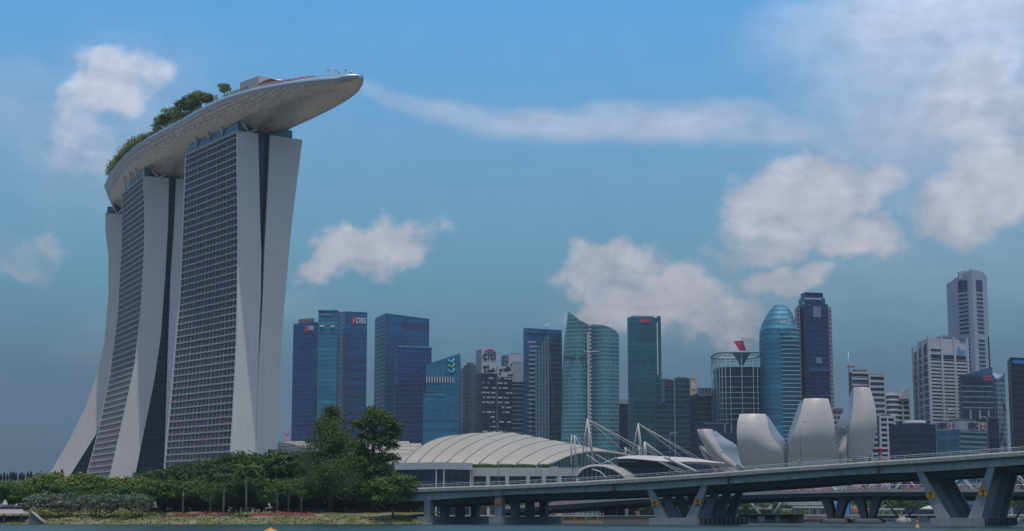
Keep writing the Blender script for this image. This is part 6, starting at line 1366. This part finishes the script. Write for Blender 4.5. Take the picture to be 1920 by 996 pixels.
def broad(seed, name, label, h, w, mat, lobn=9, flat=.45, nper=5.5, leaves=15, size=.34, bark='bark', base=.42, cat='tree', lean=0.0, r0=None, spread=.5):
    """domed or umbrella crown out of uneven lobes"""
    rng = np.random.default_rng(seed); root = proto(name, label, cat); lobes = []
    for i in range(lobn):
        a = 2.4*i+rng.uniform(-.4, .4); rr_ = w*.5*(.25+.62*math.sqrt((i+.5)/lobn)); zz = h*(base+(1-base)*(.30+.52*(1-(i/lobn)**1.3)))+rng.uniform(-.05, .05)*h; s = w*.5*rng.uniform(.34, .52)
        lobes.append((math.cos(a)*rr_+lean, math.sin(a)*rr_, min(zz, h-s*flat), s, s, s*flat*rng.uniform(.85, 1.25)))
    lobes.append((lean, 0, h*(base+.3), w*.3, w*.3, h*.2))
    trunk_mb(h*(base+.25), r0 or max(.12, h*.022), lobes, rng, lean, 7, .5).build('trunk', M[bark], root)
    C, Nn = clumps(lobes, nper, leaves, rng, spread=spread); leaf_mesh('crown', C, Nn, rng.uniform(size*.6, size*1.35, len(C)), M[mat], rng, root); return root
def casuarina(seed, label, h, w, name='casuarina_tree'):
    rng = np.random.default_rng(seed); root = proto(name, label, 'tree'); mb = MB(); mb.tube([(0, 0, -.5), (.2, 0, h*.4), (0, .1, h*.8), (0, 0, h*.98)], [.5, .38, .18, .05], 8); P, Nn = [], []
    for i in range(150):
        t = (i+rng.random())/150; z = h*(.14+.83*t); L = w*.5*((1-t)**.62)*rng.uniform(.55, 1.15)+.5; a = rng.uniform(0, 6.28); e = np.array([math.cos(a)*L, math.sin(a)*L, L*rng.uniform(.25, .75)])
        mb.tube([(0, 0, z), tuple(np.array([0, 0, z])+e*.5+np.array([0, 0, -.1])), tuple(np.array([0, 0, z])+e)], [.09*(1-t)+.03, .05, .015], 4, False)
        n = int(30+L*32); q = rng.random(n)**.7; c = np.array([0, 0, z])+np.outer(q, e)+rng.normal(0, .34+.1*L, (n, 3))*np.array([1, 1, 1.1]); c[:, 2] -= np.abs(rng.normal(0, .35, n)); P.append(c); Nn.append(np.tile(np.array([e[0]*.3, e[1]*.3, .5]), (n, 1)))
    mb.build('trunk', M['bark'], root); C = np.concatenate(P); leaf_mesh('crown', C, np.concatenate(Nn), rng.uniform(.14, .36, len(C)), M['l_olive'], rng, root); return root
def palm(seed, label, h, L=3.6, nf=20, mat='l_palm', name='palm_tree', r0=.22):
    rng = np.random.default_rng(seed); root = proto(name, label, 'palm'); ln = rng.uniform(-.5, .5)
    MB().tube([(0, 0, -.4), (ln*.3, 0, h*.4), (ln, 0, h)], [r0*1.3, r0, r0*.8], 8).build('trunk', M['palebark'], root); mb = MB()
    for i in range(nf):
        a = 2*math.pi*i/nf+rng.uniform(-.2, .2); el_ = rng.uniform(.1, 1.25); l = L*rng.uniform(.8, 1.1); d = np.array([math.cos(a), math.sin(a), 0]); s_ = np.array([-d[1], d[0], 0]); prev = None
        for k in range(15):
            t = (k+1)/15; r_ = l*t*math.cos(el_*(1-t*.6)); z = h+l*(math.sin(el_)*t-1.05*t*t*(.6+.4*math.cos(el_))); c = np.array([ln, 0, 0])+d*r_+np.array([0, 0, z]); wl_ = l*.30*math.sin(math.pi*min(1, .12+t*.86))**.7
            if k: mb.face([prev-s_*.03, prev+s_*.03, c+s_*.03, c-s_*.03])
            for sg in (-1, 1): tip = c+s_*sg*wl_+d*wl_*.45+np.array([0, 0, -wl_*.55]); mb.face([c-d*.09, tip, c+d*.11])
            prev = c
    mb.build('fronds', M[mat], root); return root
def column_tree(seed, label, h, w, mat='l_blue', name='cypress'):
    rng = np.random.default_rng(seed); root = proto(name, label, 'tree'); MB().tube([(0, 0, -.3), (0, 0, h*.5)], [.16, .08], 6).build('trunk', M['bark'], root); n = 1500; t = rng.random(n)**.8; a = rng.uniform(0, 6.28, n)
    r_ = w*.5*np.sin(np.pi*np.clip(.12+t*.86, 0, 1))**.7*rng.uniform(.6, 1.08, n); C = np.stack([np.cos(a)*r_, np.sin(a)*r_, .3+t*(h-.3)], 1); Nn = np.stack([np.cos(a), np.sin(a), np.full(n, .7)], 1); leaf_mesh('crown', C, Nn, rng.uniform(.12, .26, n), M[mat], rng, root); return root
def hedge(name, label, p0, p1, h, w, mat, parent=None, z=None, seed=1, dens=26, size=.2, cat='hedge', base=None):
    """clipped run of shrub: ragged leafy box"""
    rng = np.random.default_rng(seed); d = np.array([p1[0]-p0[0], p1[1]-p0[1]]); L = np.linalg.norm(d); e = d/L; n = int(L*dens*(h+w)); u = rng.random(n)*L; f = rng.random(n); lump = .82+.18*np.sin(u*1.3+seed)+.10*np.sin(u*3.7)
    side = f < .5; v = np.where(side, -w/2+rng.normal(0, .1, n), rng.uniform(-w/2, w/2, n)); zz = np.where(side, rng.random(n)*h, h+rng.normal(0, .1, n))*lump
    zb = np.array([bank_z(p0[0]+e[0]*a, p0[1]+e[1]*a) for a in u]) if z is None else z
    C = np.stack([p0[0]+e[0]*u-e[1]*v, p0[1]+e[1]*u+e[0]*v, zz+zb], 1); Nn = np.stack([e[1]*np.where(side, 1, 0), -e[0]*np.where(side, 1, 0), np.where(side, .3, 1.)], 1)
    if parent is not None: o0 = np.array(origin_of(parent)); C = C-o0
    o = leaf_mesh(name, C, Nn, rng.uniform(size*.6, size*1.4, n), M[mat], rng, parent)
    if parent is None: tag(o, label, cat)
    return o
BOX0 = Vector((0, 0, -400))
def place(pr, px, Y, ytop, hgt, label, wscale=1.0, rz=None, group=None, zb=None):
    """stand a copy at photo column px, depth Y, with its top at photo row ytop"""
    global _first
    z = bank_z(X(px, Y), Y)-.1 if zb is None else zb; h = Z(ytop, Y)-z; s = h/hgt; x = X(px, Y, z+h*.6); rz = random.uniform(0, 6.28) if rz is None else rz
    if not pr.get('_used'):
        pr['_used'] = 1; r = pr; r.location = (x, Y, z); r.rotation_euler = (0, 0, rz)
        r['label'] = label
        if group: r['group'] = group
    else: r = dup(pr, (x, Y, z), rz, None, label, group)
    r.scale = (s*wscale, s*wscale, s); return r
# kinds (height, crown width)
rain = [broad(11+i, 'rain_tree', '', 12, 15, 'l_dark', 14, .45, 5.2, 15, .34, base=.30) for i in range(3)]
lightt = [broad(31+i, 'garden_tree', '', 9, 9, 'l_light', 9, .6, 6.5, 14, .30, base=.28) for i in range(3)]
midt = [broad(51+i, 'shade_tree', '', 9, 8.5, 'l_mid', 11, .9, 7, 14, .29, base=.10) for i in range(3)]
thin = [broad(71+i, 'slender_tree', '', 7, 4.6, 'l_mid', 6, .7, 7, 11, .24, bark='palebark', base=.45, r0=.12) for i in range(2)]
silver = [broad(81+i, 'silver_shrub', '', 4, 4.2, 'l_silver', 7, .8, 11, 11, .19, base=.1, cat='shrub', r0=.08, spread=.33) for i in range(3)]
lowlime = [broad(91+i, 'low_shrub', '', 1.6, 2.6, 'l_lime', 5, .6, 16, 9, .14, base=.05, cat='shrub', r0=.05, spread=.22) for i in range(2)]
def big_tree(seed, label):
    rng = np.random.default_rng(seed); root = proto('broadleaf_tree', label, 'tree'); k = 29/197.; lobes = []
    for (dx, y, r_) in ((-25, 800, 20), (2, 784, 20), (-6, 773, 12), (22, 795, 20), (38, 812, 15), (-34, 838, 17), (-6, 824, 24), (24, 838, 20), (36, 862, 12), (-26, 868, 18), (8, 884, 18), (-40, 900, 22), (0, 915, 24), (28, 905, 15), (-12, 800, 16), (42, 800, 9), (30, 820, 18), (-20, 850, 14), (18, 860, 13), (-45, 870, 14), (-30, 935, 22), (25, 932, 20)):
        lobes.append((dx*k, rng.uniform(-2.5, 2.5), (960-y)*k, r_*k*1.15, r_*k*rng.uniform(1., 1.4), r_*k*rng.uniform(.8, 1.05)))
    mb = trunk_mb(22, .5, lobes, rng, 0, 18, .25); mb.build('trunk', M['bark'], root)
    C, Nn = clumps(lobes, 9, 17, rng, spread=.5, shell=.55); leaf_mesh('crown', C, Nn, rng.uniform(.16, .42, len(C)), M['l_mid'], rng, root); return root
big = big_tree(101, '')
bush = broad(103, 'spreading_tree', '', 12, 13, 'l_mid', 14, .36, 6, 15, .34, base=.1, r0=.3)
casu = casuarina(105, '', 29, 19)
pal = [palm(111+i, '', 9, 3.4) for i in range(2)]
cyp = column_tree(121, '', 6, 1.6)
# --- background row behind the garden, left to right
GB = 'trees of the waterside garden'
def seq(lst, fmt, protos, hs, Y0, dY=8, ws=1.0, group=None):
    for i, (px, yt) in enumerate(lst):
        place(protos[i % len(protos)], px, Y0+((i*37) % 7)/7*dY, yt, hs, fmt.format(ORD[i]), ws*random.uniform(.92, 1.1), group=group)
seq([(300, 880), (352, 872), (400, 862), (448, 854), (492, 850), (530, 849), (566, 853), (425, 868), (372, 880), (330, 884)], '{} dark wide crowned tree below the nearest hotel tower, in the back row', rain, 12, 500, 14, 1.0, 'dark wide crowned trees')
seq([(84, 884), (150, 888), (182, 890), (212, 893), (250, 895), (118, 898), (285, 893)], '{} light green round crowned tree below the farther hotel towers, in the back row', lightt, 9, 492, 12, 1.15, 'light green back row trees')
seq([(8, 903), (34, 908), (58, 915), (22, 922), (46, 930)], '{} dark bushy tree around the waterside pavilion at the far left', midt, 9, 466, 16, 1.15, 'dark trees by the pavilion')
seq([(92, 905), (128, 908), (166, 906), (204, 905), (240, 908), (272, 912), (105, 918), (150, 920), (190, 916), (228, 920)], '{} mid height bushy tree behind the silver shrubs', midt, 9, 474, 10, 1.05, 'mid height trees behind the silver shrubs')
seq([(300, 902), (338, 900), (378, 898), (405, 905), (442, 898), (478, 895), (512, 898), (560, 895), (588, 900), (318, 918), (360, 920), (398, 922), (436, 918), (470, 915), (505, 916), (532, 920), (572, 915), (598, 925)], '{} shady tree of the dense middle row right of the silver shrubs', midt, 9, 480, 10, 1.15, 'dense middle row of shady trees')
seq([(344, 903), (520, 905), (541, 902), (395, 915), (565, 915)], '{} slender pale stemmed tree standing before the dark middle row', thin, 7, 468, 5, 1.2, 'slender pale stemmed trees')
place(pal[0], 420, 470, 885, 10.2, 'palm with drooping fronds, the left one of the pair before the dark trees', 1.1); place(pal[1], 463, 474, 868, 10.2, 'palm with drooping fronds, the taller right one of the pair before the dark trees', 1.0)
seq([(66, 925), (84, 930), (100, 923), (118, 928), (136, 924), (152, 932), (170, 926), (188, 930), (206, 924), (222, 932), (238, 927), (256, 926), (268, 935), (76, 938), (110, 940), (144, 942), (180, 941), (214, 943), (247, 940)], '{} silver leaved shrub of the grey green thicket above the grassy bank', silver, 4, 457, 6, 1.1, 'silver leaved shrubs above the bank')
seq([(74, 952), (92, 954), (112, 955), (132, 953), (158, 956), (178, 954), (200, 956), (222, 955), (246, 956), (266, 953)], '{} low yellow green bush along the foot of the silver shrubs', lowlime, 1.6, 453, 3, 1.3, 'low yellow green bushes')
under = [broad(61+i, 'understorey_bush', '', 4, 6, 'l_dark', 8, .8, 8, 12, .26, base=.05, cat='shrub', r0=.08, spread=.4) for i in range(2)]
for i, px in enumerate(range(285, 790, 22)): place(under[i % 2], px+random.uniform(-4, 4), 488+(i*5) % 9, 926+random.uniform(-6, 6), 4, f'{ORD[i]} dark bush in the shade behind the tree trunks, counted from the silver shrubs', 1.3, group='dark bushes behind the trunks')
place(casu, 621, 472, 758, 29, 'tall olive green casuarina with feathery top, left one of the two tallest trees', 1.0, 0.4)
place(big, 701, 476, 763, 29, 'tall broadleaf tree with a ragged crown, right one of the two tallest trees', 1.0, 0.0)
place(bush, 737, 456, 882, 12, 'bright green spreading tree low at the left end of the road bridge', .98, .7)
seq([(600, 850), (655, 858), (690, 850), (640, 880), (672, 885), (612, 890), (700, 895), (660, 862), (675, 872), (618, 872), (705, 880), (645, 868), (660, 905), (720, 905), (630, 915), (760, 925), (690, 925)], '{} dark understorey tree filling in below the two tallest trees', rain, 12, 484, 8, .62, 'understorey below the two tallest trees')
# backdrop cypresses far left on the terrace
zc_ = Z(903, 641)
seq_ = [(2, 888), (8, 886), (14, 888), (20, 885), (25, 884), (30, 886), (37, 888), (41, 885), (45, 889), (52, 885), (58, 884), (64, 890)]
for i, (px, yt) in enumerate(seq_): place(cyp, px, 642, yt, 6, f'{ORD[i]} small dark cypress on the far terrace wall, counted from the left edge', 1.15, group='cypresses on the terrace', zb=zc_)
for i, (px, yt) in enumerate(((102, 884), (109, 886), (115, 881))): place(cyp, px, 600, yt, 6, f'{["left", "middle", "right and tallest"][i]} of three cypresses before the toe of the farthest hotel tower', .55, group='cypresses before the far tower', zb=2.1)
# hedges
hedge('flower_hedge', 'long red flowering hedge on the lawn left of the palms', (X(310, 460), 460), (X(432, 460), 460), .85, 1.2, 'l_pink', seed=2); hedge('flower_hedge', 'deep red flowering hedge between the palms and the tall casuarina', (X(462, 460), 460), (X(592, 460), 460), .85, 1.2, 'l_pink', seed=3)
hedge('green_hedge', 'short clipped green hedge at the left end of the red hedges', (X(276, 459.5), 459.5), (X(312, 459.5), 459.5), 1.1, 1.3, 'l_dark', seed=4); hedge('green_hedge', 'short dark hedge closing the gap between the two red hedges', (X(430, 459.5), 459.5), (X(466, 459.5), 459.5), 1.1, 1.3, 'l_dark', seed=5)
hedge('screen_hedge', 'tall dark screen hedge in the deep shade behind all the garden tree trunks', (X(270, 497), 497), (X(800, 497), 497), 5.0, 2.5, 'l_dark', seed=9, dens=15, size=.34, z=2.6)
hedge('roof_hedge', 'clipped hedge growing along the roof of the low white gallery', (X(884, 655), 657), (X(1003, 655), 657), 1.2, 2.5, 'l_mid', z=Z(877, 655), seed=6)
for i, (a, b) in enumerate(((1462, 1492), (1500, 1516), (1544, 1560), (1600, 1606), (1650, 1690))):
    hedge('promenade_hedge', ['bright green hedge left of the long white pergola', 'piece of bright hedge between the first pergola posts', 'piece of bright hedge at the right end of the long pergola', 'tiny bit of bright hedge beside the orange banner', 'bright hedge under the shorter pergola'][i], (X(a, 588), 588), (X(b, 588), 588), 1.9, 2, 'l_light', z=2.5, seed=20+i)
# trees behind the bridges
far_ = [broad(131+i, 'promenade_tree', '', 9, 8, 'l_mid', 8, .7, 5, 12, .34, base=.3) for i in range(2)]
def seqz(lst, fmt, protos, hs, Y0, group, zb=2.1, ws=1.1):
    for i, (px, yt) in enumerate(lst): place(protos[i % len(protos)], px, Y0+((i*37) % 7), yt, hs, fmt.format(ORD[i]), ws, group=group, zb=zb)
seqz([(842, 934), (866, 932), (892, 936), (912, 934), (948, 934), (975, 936), (1000, 934), (1022, 938)], '{} sunlit garden tree seen between the columns under the left part of the bridge', lightt, 9, 560, 'garden trees seen under the bridge', ws=.8)
seqz([(1610, 930), (1640, 935), (1665, 932), (1690, 928), (1712, 934), (1735, 940), (1752, 930), (1780, 935), (1850, 930), (1900, 935)], '{} dark promenade tree behind the lower bridge, counted from the blue hoarding', far_, 9, 600, 'promenade trees', ws=1.0)
seqz([(1395, 938), (1412, 936), (1432, 940), (1455, 936)], '{} small tree on the lawn right of the left V shaped pier', far_, 9, 596, 'trees behind the museum lawn', ws=.9)
seqz([(1060, 945), (1085, 948), (1112, 946), (1150, 944), (1185, 946), (1215, 945), (1260, 944), (1290, 946), (1330, 944), (1362, 946)], '{} dark tree in the deep shade beyond the sandy wall under the bridges', far_, 9, 606, 'shaded trees beyond the bridges', ws=1.2)
# --- trees on the sky park
sp_t = [broad(141, 'roof_tree', '', 9, 8.5, 'l_light', 9, .62, 5, 13, .34, base=.35), broad(142, 'roof_tree', '', 9, 7, 'l_dark', 8, .7, 5, 13, .34, base=.38)]
sp_p = palm(145, '', 8, 2.4, 14, r0=.16, name='roof_palm'); sp_b = [palm(146, '', 1.2, 2.6, 16, 'l_light', 'roof_fan_palm', .3), broad(147, 'roof_shrub', '', 3, 3.4, 'l_light', 6, .8, 9, 10, .24, base=.1, cat='shrub', r0=.08)]
def on_roof(pr, s, inn, h0, h, label, ws=1.0, group=None):
    c, q, n = on_deck(s, inn); c.z += .1; sc = h/h0
    if not pr.get('_used'):
        pr['_used'] = 1; r = pr; r.location = c; r['label'] = label
        if group: r['group'] = group
    else: r = dup(pr, c, random.uniform(0, 6), None, label, group)
    r.scale = (sc*ws, sc*ws, sc)
RT = [(174, 4, 6.0), (170, 4, 8.5), (166, 5, 11.0), (160, 4, 10.5), (153, 4.5, 12.0), (150, 9, 10), (144, 4, 7.0), (139, 5, 13.5), (133, 4.5, 12.5), (127, 5, 13.5), (122, 4, 9.0), (118, 5.5, 13.5), (112, 4.5, 12.0), (107, 5, 9.5)]
for i, (s, inn, h) in enumerate(RT): on_roof(sp_t[i % 2], s, inn, 9, h, f'{ORD[i]} leafy tree from the left in the big tree clump on the sky park', 1.0, 'big tree clump on the sky park')
for i, s in enumerate(np.arange(104, 187, 3.8)): on_roof(sp_b[1 if i % 3 else 0], s, 1.9, 3, random.uniform(2.6, 4.2), f'{ORD[i]} shrub of the rim planting under the big tree clump on the sky park', 1.1, 'shrubs under the big tree clump')
for i, (s, h) in enumerate(((101, 8.0), (97, 7.0))): on_roof(sp_t[i % 2], s, 4.5, 9, h, ['left', 'right'][i]+' small leafy tree beside the white screen wall on the sky park', .9, 'small trees by the screen')
on_roof(sp_t[0], 82.5, 4, 9, 9.5, 'single bushy tree on the sky park between the white screen and the white pavilion', .72)
for i, s in enumerate((183, 178)): on_roof(sp_p, s, 5, 8, (8.5, 10.0)[i], ['shorter left', 'taller right'][i]+' slim palm of the pair beside the big tree clump on the sky park')
k = 0
for i, s in enumerate(np.arange(186, 292, 3.2)):
    lab = f'{ORD[i]} low fan palm or shrub along the far rim of the sky park' if i < len(ORD) else f'fan palm at the far end of the low rim planting, {ORD[i-len(ORD)]} beyond the middle tower'
    on_roof(sp_b[i % 2], s, 1.9+(i % 3)*.5, 3, random.uniform(4.6, 7.2), lab, 1.15, 'low planting along the sky park rim')
for i, (s, h) in enumerate(((246, 7.5), (252, 8.5), (258, 7.5), (240, 6.0), (266, 7), (276, 6.5))): on_roof(sp_t[1], s, 4, 9, h, f'{ORD[i]} dark taller tree at the far left end of the sky park', .85, 'dark trees at the far end of the sky park')
for i, s in enumerate((78, 74.5, 71, 67.5, 64, 61)): on_roof(sp_b[1], s, 2.4, 3, 2.9, f'{ORD[i]} shrub along the rim in front of the white pavilion', 1.0, 'shrubs before the pavilion')
# ------------------------------------------------------------------ the air
HAZE = .00005
hm = bpy.data.materials.new('haze'); hm.use_nodes = True; nt = hm.node_tree; nt.nodes.clear(); o_ = nt.nodes.new('ShaderNodeOutputMaterial'); v_ = nt.nodes.new('ShaderNodeVolumePrincipled')
v_.inputs['Color'].default_value = (.72, .84, 1.0, 1); v_.inputs['Density'].default_value = HAZE; v_.inputs['Anisotropy'].default_value = .2; nt.links.new(v_.outputs[0], o_.inputs['Volume'])
mb = MB(); mb.hexa([(-2700, -120, -2.6), (2700, -120, -2.6), (2700, 3700, -2.6), (-2700, 3700, -2.6), (-2700, -120, 225), (2700, -120, 225), (2700, 3700, 225), (-2700, 3700, 225)])
hz = struct('haze', mb, hm, 'stuff')
